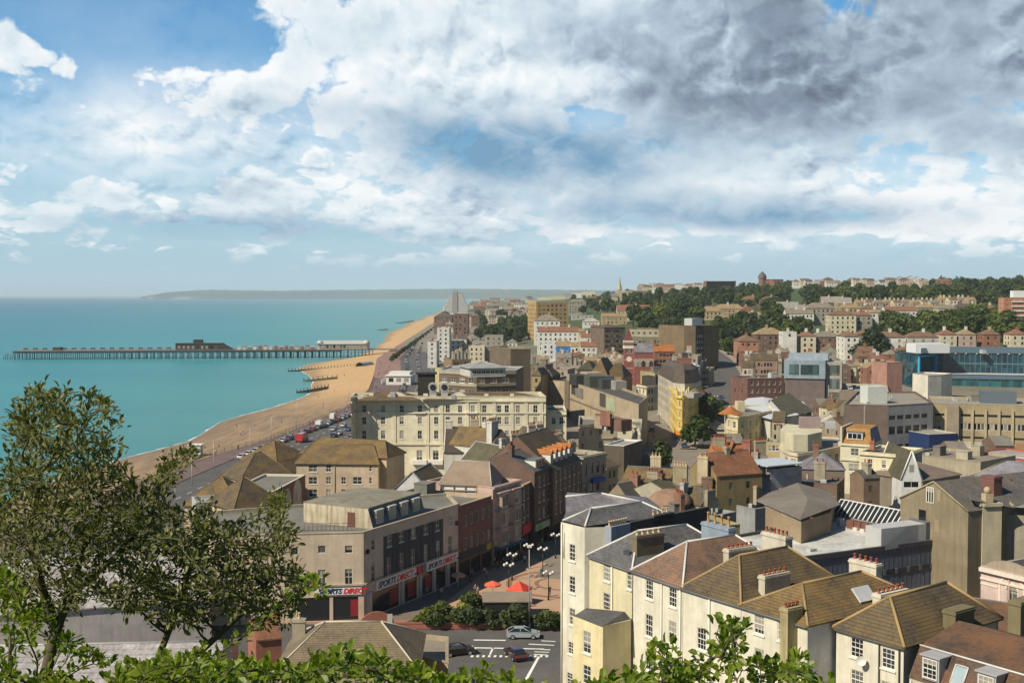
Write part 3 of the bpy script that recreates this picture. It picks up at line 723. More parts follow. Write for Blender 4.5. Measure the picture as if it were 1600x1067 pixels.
xy('service_yard', [(-170, 60), (-60, 60), (-20, 100), (-40, 131), (-100, 175), (-120, 160)], 5.08, flat((.42, .41, .40), (.22, .21, .20)))
b = MB()
def mark(pts): b.poly([((lambda p: (p.x, p.y, 5.036))(PZ(px, py, 5.036))) for px, py in pts])
for q in ([(740, 998.5), (790, 999), (790, 1000.5), (740, 1000)], [(736, 1010.5), (850, 1012.5), (850, 1014), (736, 1012)], [(826, 1005), (866, 1007), (866, 1008), (826, 1006.3)],
          [(769, 1011), (772, 1011), (767, 1022), (764, 1022)], [(836, 1013), (860, 1014), (860, 1015.2), (836, 1014.2)], [(835, 1017), (858, 1018), (858, 1019), (835, 1018)], [(834, 1021), (855, 1022), (855, 1023.2), (834, 1022.2)],
          [(840, 1025), (844, 1025), (824, 1062), (819, 1062)], [(846, 1000), (868, 1001), (868, 1002), (846, 1001)]): mark(q)
for i in range(14): mark([(736 + i * 9, 1023), (740 + i * 9, 1023), (739 + i * 9, 1026), (735 + i * 9, 1026)])
put(b.build('road_markings', plain((.72, .72, .70), .7)), kind='structure')
# street running up the valley beside the yellow flatiron
def drape(name, pl, wd, m, dz=.25, n=6):
    P = [TP(*p) for p in pl]; Q = []
    for a, c in zip(P, P[1:]):
        for k_ in range(n): Q.append(a.lerp(c, k_ / n))
    Q.append(P[-1]); b = MB()
    for i, (a, c) in enumerate(zip(Q, Q[1:])):
        u = Vector((c.x - a.x, c.y - a.y)).normalized(); nn = Vector((-u.y, u.x)) * wd / 2
        L = [(a.x + nn.x, a.y + nn.y), (a.x - nn.x, a.y - nn.y), (c.x - nn.x, c.y - nn.y), (c.x + nn.x, c.y + nn.y)]
        za = max(tz(*L[0]), tz(*L[1])) + dz; zc = max(tz(*L[2]), tz(*L[3])) + dz
        b.poly([(*L[0], za), (*L[1], za), (*L[2], zc), (*L[3], zc)])
    o = b.build(name, m); put(o, kind='structure'); return o
drape('valley_road', [(1098, 700), (1112, 660), (1122, 620), (1136, 590), (1142, 572), (1128, 558), (1112, 545)], 13, ASPH, .3)
drape('side_pavement', [(1075, 702), (1092, 660), (1106, 622)], 5, PAVE, .36)
drape('footpath', [(1160, 605), (1162, 585), (1150, 565), (1126, 548)], 3.5, PAVE, .42)
# headland far across the bay
def headland():
    b = MB(); prof = [(-0.317, 0), (-.312, 45), (-.300, 88), (-.285, 103), (-.26, 98), (-.22, 92), (-.18, 100), (-.13, 104), (-.09, 112), (-.04, 116), (0, 108), (.04, 104), (.10, 96), (.16, 80), (.3, 50)]
    nn = []
    for i in range(len(prof) - 1):
        for k_ in range(6):
            t = k_ / 6; nn.append((prof[i][0] * (1 - t) + prof[i + 1][0] * t, prof[i][1] * (1 - t) + prof[i + 1][1] * t + 3 * math.sin(i * 7 + k_ * 2.1)))
    rows = [(15000, 0, -2), (15080, .55, 0), (15600, .8, 0), (17000, 1.0, 0), (21000, .4, 0)]
    for (y0, k0, e0), (y1, k1, e1) in zip(rows, rows[1:]):
        for (u0, h0), (u1, h1) in zip(nn, nn[1:]):
            b.poly([(u0 * 15500, y0, e0 + k0 * h0 * 1.25), (u1 * 15500, y0, e0 + k0 * h1 * 1.25), (u1 * 15500, y1, e1 + k1 * h1 * 1.25), (u0 * 15500, y1, e1 + k1 * h0 * 1.25)], True)
    m, T, bb = mat_base('downland'); o = tex(T); Z = T.sep(o)[2]
    n = T.noise(T.mapping(o, (.0012, .0012, .006)), 1, 5, .6)
    ch = T.m('MULTIPLY', T.m('LESS_THAN', T.sep(o)[0], -3900.0), T.m('MULTIPLY', T.rng(T.noise(T.mapping(o, (.0022, .002, .0)), 1, 3), .50, .60, 0.0, .35), T.rng(Z, 40.0, 15.0)))
    T.l.new(T.mix(ch, T.mix(T.rng(n, .35, .65), (.025, .042, .045), (.05, .065, .06)), (.6, .6, .56)), bb.inputs['Base Color'])
    put(b.build('headland', m), kind='structure')
headland()
# haze
def haze():
    b = MB(); b.box(-58000, -400, -3, 58000, 59000, 150)
    m = bpy.data.materials.new('haze'); m.use_nodes = True; nt = m.node_tree; nt.nodes.clear()
    o = nt.nodes.new('ShaderNodeOutputMaterial'); v = nt.nodes.new('ShaderNodeVolumePrincipled')
    v.inputs['Color'].default_value = (.80, .92, 1.0, 1); v.inputs['Density'].default_value = HAZE; v.inputs['Anisotropy'].default_value = 0.0
    nt.links.new(v.outputs[0], o.inputs['Volume']); ob = b.build('haze', m); put(ob, kind='stuff')
if HAZE: haze()
def shop_block():
    s = Bd('retail_block', 'long beige corner block with a dark grey panel of windows above the sports shop', [(330, 838), (568, 832), (716, 788)], 17.8, 26, stucco((.62, .505, .395), .3), z0=5,
           back=[(700, 771), (322, 800)])
    s.win(0, 503, 858, 545, 858, 2, 1.1, 1.1, 'p'); s.win(0, 503, 902, 545, 901, 2, 1.1, 2.3, 'm'); s.win(0, 352, 862, 460, 861, 3, 1.1, 1.1, 'p')
    s.win(0, 352, 905, 460, 903, 3, 1.1, 2.3, 'm')
    s.win(1, 583, 851, 583, 851, 1, .9, 1.5, 'm'); s.win(1, 583, 893, 583, 893, 1, .9, 3.2, 'm')
    s.win(1, 704, 813, 704, 813, 1, 1.1, 1.6, 'm'); s.win(1, 703.5, 851, 703.5, 851, 1, 1.1, 3.0, 'm')
    for (px, py) in ((608, 845), (627, 838), (646, 832), (665, 826), (683, 821)): s.win(1, px, py, px, py, 1, 1.2, 1.6, 'm')
    for (px, py) in ((607, 884), (627, 877), (645, 871), (665, 863), (684, 857)): s.win(1, px, py, px, py, 1, 1.1, 2.6, 'm')
    # dark grey cladding round those windows
    q0, zt = s.uv(599, 842, 1); q1, _ = s.uv(692, 813, 1); zb = s.uv(599, 899, 1)[1]
    k, a, u, L = s.edge(1); n = Vector((u.y, -u.x)); pan = MB()
    hol = [h for h in s.hol[1] if q0 < (h[0] + h[2]) / 2 < q1]
    xs = sorted({q0, q1} | {v for h in hol for v in (h[0], h[2])}); zs = sorted({zb, zt} | {v for h in hol for v in (h[1], h[3])})
    P = lambda q, z: (*(a + u * q + n * .05), z)
    for z0, z1 in zip(zs, zs[1:]):
        for x0, x1 in zip(xs, xs[1:]):
            if not any(h[0] < (x0 + x1) / 2 < h[2] and h[1] < (z0 + z1) / 2 < h[3] for h in hol): pan.poly([P(x0, z0), P(x1, z0), P(x1, z1), P(x0, z1)])
    for h in hol:
        for (x0, z0), (x1, z1) in (((h[0], h[1]), (h[0], h[3])), ((h[2], h[1]), (h[2], h[3])), ((h[0], h[3]), (h[2], h[3])), ((h[0], h[1]), (h[2], h[1]))):
            pan.poly([P(x0, z0), P(x1, z1), (*(a + u * x1 - n * .02), z1), (*(a + u * x0 - n * .02), z0)])
    s.part('cladding_panel', pan, stucco((.075, .078, .09), .15))
    j = MB()
    x = q0 + 1.1
    while x < q1 - .3:
        if not any(h[0] - .1 < x < h[2] + .1 for h in hol): s.onwall('', 1, x - .03, zb, x + .03, zt, .08, None, None, j, .045)
        x += 1.1
    s.part('panel_joint', j, plain((.04, .042, .05)))
    # shop front along both faces
    zsh = 3.6; WH = plain((.74, .74, .74), .5); NAVY = plain((.02, .03, .16), .5); RED = plain((.62, .02, .02), .5); GREY = plain((.38, .38, .38), .5)
    k1, a1, u1, L1 = s.edge(1); L0 = s.edge(0)[3]
    s.onwall('shop_canopy', 1, 0, 5.2, L1, 5.45, .35, stucco((.44, .38, .31), .3)); s.onwall('shop_canopy', 0, L0 * .52, 5.2, L0, 5.45, .35, stucco((.44, .38, .31), .3))
    n1 = Vector((u1.y, -u1.x)); ang = math.atan2(u1.y, u1.x)
    def sign(e, q, wd, z0, z1, sz):
        k, a, u, L = s.edge(e); n = Vector((u.y, -u.x)); an = math.atan2(u.y, u.x)
        o = s.onwall('shop_sign', e, q, z0, q + wd, z1, .22, WH)
        x = q + .35; p = a + u * x + n * .24
        t, w1 = text_part('lettering', 'SPORTS', sz, NAVY, s.root, (p.x, p.y, z0 + (z1 - z0) / 2 - sz * .36), an, .02, .25, .95, .035)
        x += w1 + sz * .12; p = a + u * x + n * .24
        t, w2 = text_part('lettering', 'DIRECT', sz, RED, s.root, (p.x, p.y, z0 + (z1 - z0) / 2 - sz * .36), an, .02, .25, .95, .035)
        x += w2; p = a + u * x + n * .24
        text_part('lettering', '.com', sz * .5, NAVY, s.root, (p.x, p.y, z0 + (z1 - z0) / 2 - sz * .36), an, .02, .2, .95, .02)
    sign(1, L1 * .11, L1 * .40, 3.75, 5.15, 1.32); sign(1, L1 * .625, L1 * .36, 3.75, 5.15, 1.18); sign(0, L0 - 6.9, 6.6, 3.95, 5.05, 1.0)
    s.onwall('shop_sign', 1, L1 * .53, 3.75, L1 * .57, 5.15, .2, RED); s.onwall('shop_sign', 1, L1 * .58, 3.75, L1 * .62, 5.15, .2, plain((.2, .2, .2)))
    for q in (.02, .36, .55, .70, .86): s.onwall('pier', 1, L1 * q, 0, L1 * q + .7, 3.7, .18, GREY)
    s.win1(1, L1 * .21, 1.9, L1 * .26, 3.4, 'x'); s.win1(1, L1 * .465, 1.9, L1 * .13, 3.4, 'x'); s.win1(1, L1 * .64, 1.9, L1 * .11, 3.4, 'x'); s.win1(1, L1 * .795, 1.9, L1 * .11, 3.4, 'x'); s.win1(1, L1 * .935, 1.9, L1 * .08, 3.4, 'x')
    s.win1(0, L0 - 2.6, 1.9, 3.6, 3.4, 'x'); s.win1(0, L0 - 7.2, 1.9, 4.6, 3.4, 'x')
    for q, w_ in ((.25, 2.2), (.44, 2.6), (.50, 1.5), (.62, 1.7)):
        s.onwall('window_poster', 1, L1 * q, .7, L1 * q + w_, 3.0, -.07, plain((.24, .02, .03), .5), None, None, -.1)
    s.onwall('window_poster', 0, L0 - 1.9, .7, L0 - .5, 3.1, -.07, plain((.24, .02, .03), .5), None, None, -.1)
    for q, z in ((.17, 10.2), (.06, 10.4)): s.onwall('alarm_box', 1, L1 * .02, 9.6, L1 * .02 + .6, 10.2, .25, plain((.08, .05, .04)))
    s.onwall('alarm_box', 1, L1 * .965, 9.5, L1 * .965 + .6, 10.2, .3, plain((.1, .06, .05)))
    s.flat(GRFELT, .35, stucco((.46, .40, .31), .5), .35)
    # set-back top storey with its row of dormers
    A, B, z = PZ(516, 826 - 31, 17.5 + 2.6), PZ(582, 826 - 23, 20.1), 17.5
    a_, b_ = s.loc(PZ(583, 826, 17.5)), s.loc(PZ(664, 799, 17.5)); ub = (b_ - a_).to_2d().normalized(); nb = Vector((-ub.y, ub.x)); a2 = a_.to_2d(); Lb = (b_ - a_).to_2d().length
    wdp = 12.5; P4 = [a2, a2 + ub * Lb, a2 + ub * Lb + nb * wdp, a2 + nb * wdp]; zb2 = s.h - .34
    m = MB(); m.poly([(*P4[0], zb2), (*P4[0], zb2 + 2.9)][:1] + [(*P4[3], zb2), (*P4[3], zb2 + 2.9), (*(P4[0] + nb * .9), zb2 + 2.9)]); m.poly([(*P4[1], zb2), (*P4[2], zb2), (*P4[2], zb2 + 2.9), (*(P4[1] + nb * .9), zb2 + 2.9)]); m.poly([(*P4[2], zb2), (*P4[3], zb2), (*P4[3], zb2 + 2.9), (*P4[2], zb2 + 2.9)])
    pent = s.part('penthouse_wall', m, stucco((.52, .47, .36), .9, (.20, .13, .06)))
    m = MB(); q = [P4[0] + nb * .9, P4[1] + nb * .9, P4[2], P4[3]]; m.poly([(*P4[0], zb2), (*P4[1], zb2), (*q[1], zb2 + 2.9), (*q[0], zb2 + 2.9)])
    s.part('penthouse_slope', m, plain((.045, .05, .055), .4))
    m = MB(); m.prism([(v.x, v.y) for v in (q[0] - nb * .15, q[1] - nb * .15, q[2] + nb * .1, q[3] + nb * .1)], zb2 + 2.9, zb2 + 3.1); s.part('penthouse_roof', m, flat((.27, .25, .19), (.15, .14, .11)))
    aa = math.atan2(ub.y, ub.x)
    for j in range(4):
        x = Lb * (.14 + .235 * j); p = a2 + ub * x + nb * .15; d = MB(); d.box(-1.0, 0, .5, 1.0, 1.1, 2.45); d.box(-1.12, -.12, 2.45, 1.12, 1.3, 2.6)
        o = d.build('dormer', plain((.5, .5, .47), .5), s.root, (p.x, p.y, zb2), aa); g = MB(); g.box(-.85, -.03, .7, .85, -.005, 2.3); g.build('window', plain((.30, .29, .25), .3), o)
    # door on the flank
    dn = (P4[3] - P4[0]).normalized(); p = P4[0] + dn * 3.2; m = MB(); nn2 = Vector((dn.y, -dn.x)) * -1
    m.prism([(p.x - nb.y * 0 - ub.x * .06, p.y - ub.y * .06), (p.x, p.y), (p.x + dn.x * 1.3, p.y + dn.y * 1.3), (p.x + dn.x * 1.3 - ub.x * .06, p.y + dn.y * 1.3 - ub.y * .06)], zb2, zb2 + 2.2); s.part('door', m, plain((.13, .05, .04)))
    # guard rail along the roof
    m = MB(); r0 = s.loc(PZ(478, 829, 17.8)); r1 = s.loc(PZ(560, 829, 17.8)); 
    for j in range(13):
        p = r0.lerp(r1, j / 12); m.tube((p.x, p.y + 2, s.h - .3), (p.x, p.y + 2, s.h + .8), .04, n=4)
    for hh in (.3, .8): m.tube((r0.x, r0.y + 2, s.h + hh), (r1.x, r1.y + 2, s.h + hh), .035, n=4)
    s.part('guard_rail', m, plain((.12, .12, .12)))
    s.done()
shop_block()
def street_row():
    s = Bd('brick_shop', 'plain red brown brick block next to the beige sports shop', [(717, 791), (768, 775)], 17.3, 16, brick((.17, .06, .04)), z0=5)
    s.win('f', 728, 813, 764, 799, 5, .9, 1.9, 'l'); s.win('f', 728, 849, 764, 836, 5, .9, 1.9, 'l'); s.ground('f', n=3)
    s.onwall('fascia_sign', 'f', .3, 3.4, 8.5, 4.4, .2, plain((.05, .05, .05))); s.onwall('fascia_sign', 'f', 9, 3.4, s.w - .4, 4.4, .2, plain((.42, .34, .05)))
    s.flat(GRFELT, .5, stucco((.46, .36, .26), .3), .35, 2, 5); s.done()
    s = Bd('bay_fronted_house', 'pink rendered four storey house with two stacks of white bay windows', [(770, 762), (814, 750)], 18.6, 14, stucco((.54, .40, .34), .3), z0=5)
    s.done_later = True
    for t in (.27, .73):
        x = s.w * t
        for j in range(3):
            z = s.h - 2.5 - 3.2 * j; b = MB(); b.prism([(x - 1.7, .0), (x - 1.1, -.9), (x + 1.1, -.9), (x + 1.7, .0)], z - 1.5, z + 1.45); b.box(x - 1.9, -1.05, z + 1.45, x + 1.9, 0, z + 1.62); b.box(x - 1.9, -1.05, z - 1.65, x + 1.9, 0, z - 1.5)
            o = s.part('bay', b, s.mat); 
            g = MB(); g.cur = 0; g.box(-.5, -.03, -1.0, .5, 0, 1.0); g.cur = 1
            for xx in (-.55, -.02, .5): g.box(xx, -.07, -1.05, xx + .06, -.03, 1.05)
            for zz in (-1.05, 1.0): g.box(-.55, -.07, zz, .56, -.03, zz + .06)
            me = g.mesh('window', [GL, FRW])
            link('window', me, o, (x - .53, -.93, z)); link('window', me, o, (x + .53, -.93, z))
    s.ground('f', n=2, hgt=2.9); s.onwall('awning', 'f', .4, 2.9, s.w - .4, 3.1, 1.6, plain((.02, .10, .22), .8)); s.onwall('fascia_sign', 'f', .2, 3.4, s.w - .2, 4.3, .2, plain((.40, .36, .34)))
    s.flat(GRFELT, .7, None, .3, 1, 3); s.bands([s.h - .25], None, ('f',), .3, .3)
    s.chim(s.w * .5, 6, s.h + 2.2, 3.6, .9, 6, stucco((.52, .40, .34), .3), POT, s.h - .7); s.done()
    s = Bd('narrow_brick_house', 'narrow brown brick shop with a red fascia between the pink bays and taller brick houses', [(815, 760), (834, 751)], 17.2, 12, brick(DKBRICK), z0=5)
    s.win('f', 819, 773, 831, 767, 3, .8, 2.0, 'm'); s.win('f', 819, 797, 831, 791, 3, .8, 2.6, 'm'); s.win('f', 819, 816, 831, 809, 3, .8, 1.6, 'm')
    s.onwall('fascia_sign', 'f', .2, 3.3, s.w - .2, 4.9, .25, plain((.62, .02, .04), .5)); s.ground('f', n=2); s.flat(GRFELT, .5, stucco((.5, .42, .32), .3)); s.done()
    s = Bd('brick_house', 'dark brick four storey house with three sash windows a floor and a green shop sign', [(835, 737), (861, 728)], 19.2, 12, brick(DKBRICK), z0=5)
    for y in (752, 776, 802): s.win('f', 843, y, 857, y - 5, 3, .95, 2.0, 'm')
    s.onwall('fascia_sign', 'f', .2, 3.0, s.w - .2, 4.2, .25, plain((.42, .48, .38), .5)); s.onwall('green_sign', 'f', 1.0, 3.2, 3.2, 4.0, .3, plain((.10, .40, .05), .5)); s.ground('f', n=2)
    s.gable(3.0, SLATE2, 'x'); s.dormer(s.w * .5, s.h + .3, .6, 4.2, 1.5, 2.2); s.chim(.6, 5, s.h + 4.6, 1.2, .8, 4); s.done()
    s = Bd('dormer_brick_house', 'long brown brick building with orange pitched dormers along its steep tiled roof', [(864, 736), (908, 719)], 18.4, 15, brick((.12, .055, .035)), z0=5)
    for y in (742, 758, 776, 793): s.win('f', 869, y + 2.5, 904, y - 11.5, 6, .85, 1.8, 'm')
    s.gable(6.2, T_BROWN, 'x', .3)
    for j in range(5): s.dormer(s.w * (.16 + .165 * j), s.h + 1.0, 1.2, 1.5, 1.9, 3.2, FRW, T_ORANGE, pitched=.9)
    s.ground('f', n=4); s.done()
    s = Bd('stone_bank', 'grey stone fronted building with a blue balcony beyond the brick dormer block', [(909, 714), (947, 707)], 18.0, 12, stucco((.38, .36, .30), .5), z0=5)
    s.win('f', 915, 734, 934, 729, 3, 1.0, 2.4, 'd'); s.win('f', 915, 764, 934, 758, 3, 1.0, 2.2, 'd'); s.win('f', 942, 732, 942, 732, 1, .9, 2.2, 'd')
    q, z = s.uv(922, 748, 'f'); q2, z2 = s.uv(941, 744, 'f'); s.onwall('balcony', 'f', q, z - .9, q2, z, .9, plain((.02, .10, .35)))
    s.bands([s.h - .5], None, ('f',), .45, .45); s.bands([s.h - 6], None, ('f',), .2, .3); s.flat(GRFELT, .8, stucco((.42, .38, .30), .6), .3, 2, 9); s.chim(s.w * .5, 6, s.h + 2.2, 2.2, .8, 4, None, POTC); s.done()
    s = Bd('small_stucco_house', 'small yellowish stucco house tucked beside the stone building with the blue balcony', [(946, 731), (966, 727)], 13.5, 10, stucco((.45, .40, .26), .5), z0=5)
    s.grid('f', 2, 2, .9, 1.6, 'd'); s.bands([s.h - .4], None, ('f',), .3, .35); s.gable(2.0, T_BROWN, 'x'); s.done()
    s = Bd('dark_side_block', 'narrow grey brown block with a white roof edge facing away from the street', [(944, 695), (975, 697)], 16.6, 12, stucco((.12, .10, .075), .5), z0=5)
    s.flat(LTFELT, .3, plain((.62, .62, .58)), .3); s.grid('r', 2, 3, .9, 1.4, 'd'); s.done()
street_row()
def behind_row():
    s = Bd('white_gabled_house', 'old house with a peeling white gable wall and a dark brown tiled roof', [(694, 707), (694 + 76, 707)], 19.0, 13, stucco((.62, .59, .52), .8, (.30, .25, .18)), z0=5)
    s.gable(4.6, tiles((.085, .065, .05), (.06, .05, .035), .5), 'x', .2, None, None, .02, stucco((.60, .57, .5), .6)); s.chim(.7, 6.5, s.h + 6.2, 1.5, 1.2, 0); s.chim(s.w - 4, 6, s.h + 6.4, 1.8, 1.4, 3, stucco((.5, .42, .28), .5), POT); s.done()
    s = Bd('white_gabled_house', 'tall white chimney gable house with weathered plaster above the pink bays', [(768, 700), (800, 694)], 20.5, 11, stucco((.62, .61, .57), .75, (.33, .30, .24)), z0=5)
    s.gable(3.4, T_GOLD, 'y', .15, None); s.chim(2.0, 1.2, s.h + 5.4, 2.4, 1.3, 5, None, POT, s.h - 2); s.chim(s.w - 2, 5, s.h + 4.6, 2.4, 1.0, 5, None, POTC); s.done()
    s = Bd('white_gabled_house', 'pale blue grey rendered gable with a mossy roof behind the brick terrace', [(766, 727), (812, 722)], 18.6, 10, stucco((.50, .53, .55), .4), z0=5)
    s.gable(3.3, T_OLIVE, 'y', .2, LEAD, None, .02, LEAD); s.grid('f', 3, 2, .9, 1.4); s.chim(s.w * .52, 1.0, s.h + 5.0, 1.2, .9, 2, stucco((.5, .5, .48), .5)); s.done()
    s = Bd('sheeted_house', 'house with a faded tan roof and white plastic sheeting hung along its wall', [(688, 757), (766, 760)], 18.6, 9, plain((.66, .66, .68), .5), z0=5)
    s.hip(3.6, flat((.27, .21, .16), (.20, .15, .11)), 'x', .3, LEAD, 1.6)
    for j in range(5): s.onwall('scaffold_pole', 'f', s.w * (.04 + .23 * j), 3, s.w * (.04 + .23 * j) + .14, s.h, .22, plain((.16, .12, .07)))
    for j in range(2): s.onwall('scaffold_rail', 'f', 0, s.h - .9 - 3 * j, s.w, s.h - .75 - 3 * j, .26, plain((.3, .26, .18)))
    s.done()
    s = Bd('shed_gable', 'small ochre roofed outbuilding with a white gable behind the penthouse roof', [(617, 765), (672, 767)], 15.6, 12, stucco((.55, .56, .57), .3), z0=5)
    s.gable(3.3, tiles((.20, .15, .08), (.26, .18, .06), .6), 'y', .3, LEAD, None, .02, LEADD); s.done()
    s = Bd('back_extension', 'low brown chimneyed extension between the sheeted house and the penthouse', [(655, 778), (690, 786)], 14.8, 8, brick((.10, .075, .055)), z0=5)
    s.flat(DKFELT, .3); s.chim(2.0, 3, s.h + 2.6, 1.4, 1.0, 2, stucco((.3, .22, .16), .5)); s.chim(4.4, 3, s.h + 2.4, .9, .9, 1, stucco((.6, .6, .58), .3)); s.done()
    # clutter of stacks on the ridge line in front of the hotel
    for (px, py, wp, z, lab) in ((846, 690, 34, 18.5, 'small hipped mossy roofed house behind the orange dormers'), (880, 705, 30, 17.5, 'grey roofed house with a row of small chimney pots near the round cream block'), (818, 706, 30, 19, 'ochre roofed house wedged between white chimney gables')):
        s = Bd('rear_house', lab, [(px - wp / 2, py), (px + wp / 2, py - 2)], z, 10, stucco((.52, .47, .36), .6), z0=5)
        s.gable(2.4, random.choice([T_GOLD, T_BROWN]), 'y' if px < 860 else 'x', .2, LEAD); s.chim(1.2, 2, s.h + 3.6, 1.9, .8, 5, None, POT); s.chim(s.w - .9, 5, s.h + 3.4, 1.6, .8, 4, None, POTC); s.done()
behind_row()
def left_flats():
    W = stucco((.52, .41, .30), .25)
    s = Bd('apartment_block', 'beige apartment block with golden brown tiled roof and four floors of windows', [(463, 724.5), (591, 726)], 14.4, 11, W, z0=4.7)
    for j in range(5):
        y = 731.5 + 19.2 * j; s.win('f', 489, y, 489, y, 1, 1.9, 1.6, 'm'); s.win('f', 513.5, y, 513.5, y, 1, 1.1, 1.6, 'm'); s.win('f', 537, y, 537, y, 1, 1.0, 1.6, 'm'); s.win('f', 558.5, y, 558.5, y, 1, 2.0, 1.6, 'm'); s.win('f', 579, y, 579, y, 1, .6, 1.4, 'm')
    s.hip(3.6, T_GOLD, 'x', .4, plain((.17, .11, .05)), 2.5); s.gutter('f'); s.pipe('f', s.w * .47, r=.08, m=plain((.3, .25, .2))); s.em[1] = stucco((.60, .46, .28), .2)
    s.done()
    s = Bd('apartment_wing', 'rear wing of the beige flats with slit windows and a golden roof end', [(604, 716), (632, 708)], 15.6, 22, stucco((.56, .43, .29), .25), z0=4.7)
    for q in (.3, .8):
        for j in range(4): s.win1('r', s.d * q * .3 + 1, s.h - 2.2 - 3 * j, .5, 1.4, 'm')
    s.hip(3.2, T_GOLD, 'y', .4, plain((.17, .11, .05)), 3); s.done()
    def gh(lab, f, z, d, rh, ax, **k):
        s = Bd('tiled_house', lab, f, z, d, W, z0=4.7); s.hip(rh, T_BROWN if k.get('dk') else T_GOLD, ax, .4, plain((.18, .12, .05)), k.get('inf')); s.grid('f', k.get('c', 3), 3, 1, 1.5, 'm'); s.grid('r', 2, 3, 1, 1.5, 'm'); s.grid('l', 2, 3, 1, 1.5, 'm'); s.done(); return s
    gh('seafront house with ochre hip and grey tiled slope nearest the promenade', [(378, 718), (432, 722)], 12.5, 12, 4.2, 'x')
    gh('second golden roofed house behind the red brick arches, its slope streaked with moss', [(376, 752), (462, 744)], 12.6, 11, 5.0, 'x', dk=1)
    gh('golden roofed corner house with a steep hip rising behind the leafy bush', [(366, 797), (440, 786)], 12.0, 10, 5.0, 'x', dk=1)
    gh('orange tiled house at the roadside with a lead covered dormer below its hip', [(288, 790), (372, 792)], 10.6, 11, 5.2, 'x', dk=0)
    s = Bd('arched_brick_house', 'red brick house with tall cream arches facing the flats', [(428, 768), (477, 742)], 13.6, 9, brick((.19, .055, .035)), z0=4.7)
    L = s.edge('f')[3]
    for t in (.38, .72):
        b = MB(); pts = []
        r = L * .14; z0 = 1.0; zc = s.h - 2.8 - r * .2 + (t - .5) * 2
        poly = [(-r, z0), (r, z0)] + [(r * math.cos(a_), zc + r * math.sin(a_)) for a_ in [math.pi * i / 12 for i in range(13)]]
        b.poly([(L * t + x, -.06, z) for x, z in poly]); s.part('arch_panel', b, stucco((.58, .48, .34), .2))
        for z in (zc - .4, zc - 3.4, zc - 6.2):
            link('window', winmesh(.9, 1.7, 'dorm')[0], s.root, (L * t, -.13, z))
    s.flat(GRFELT, .3, plain((.6, .55, .45))); s.done()
    s = Bd('dormer_building', 'lead roofed box dormer building with glass doors seen through the branches', [(306, 786), (368, 782)], 12.5, 7, stucco((.45, .44, .40), .3), z0=4.7)
    s.win1('f', s.w * .7, s.h - 2.0, 2.4, 2.4, 'x'); s.win1('f', s.w * .3, s.h - 2.0, 1.6, 1.8, 'm'); s.flat(LTFELT, .2, LEAD); s.done()
    s = Bd('low_block', 'low cream flat roofed block between the golden houses and the sports shop', [(395, 812), (520, 800)], 13.0, 9, stucco((.55, .47, .35), .3), z0=5)
    s.flat(GRFELT, .4, plain((.55, .5, .4))); s.grid('f', 5, 2, 1.2, 1.5); s.done()
    s = Bd('warehouse', 'large pale grey roofed shed below the cliff seen through the bush', [(-60, 965), (330, 935)], 11.0, 34, stucco((.50, .47, .46), .4), z0=5)
    s.gable(3.0, tiles((.42, .40, .40), (.25, .23, .22), .6, 1.1, .25), 'x', .3, LEAD); s.done()
    s = Bd('warehouse', 'second pale shed with a white roof, lower and nearer the cliff', [(-120, 1085), (330, 1075)], 10.0, 17, stucco((.50, .47, .46), .4), z0=5)
    s.gable(2.4, tiles((.40, .38, .39), (.24, .22, .22), .6, 1.1, .25), 'x', .3, LEAD); s.done()
left_flats()
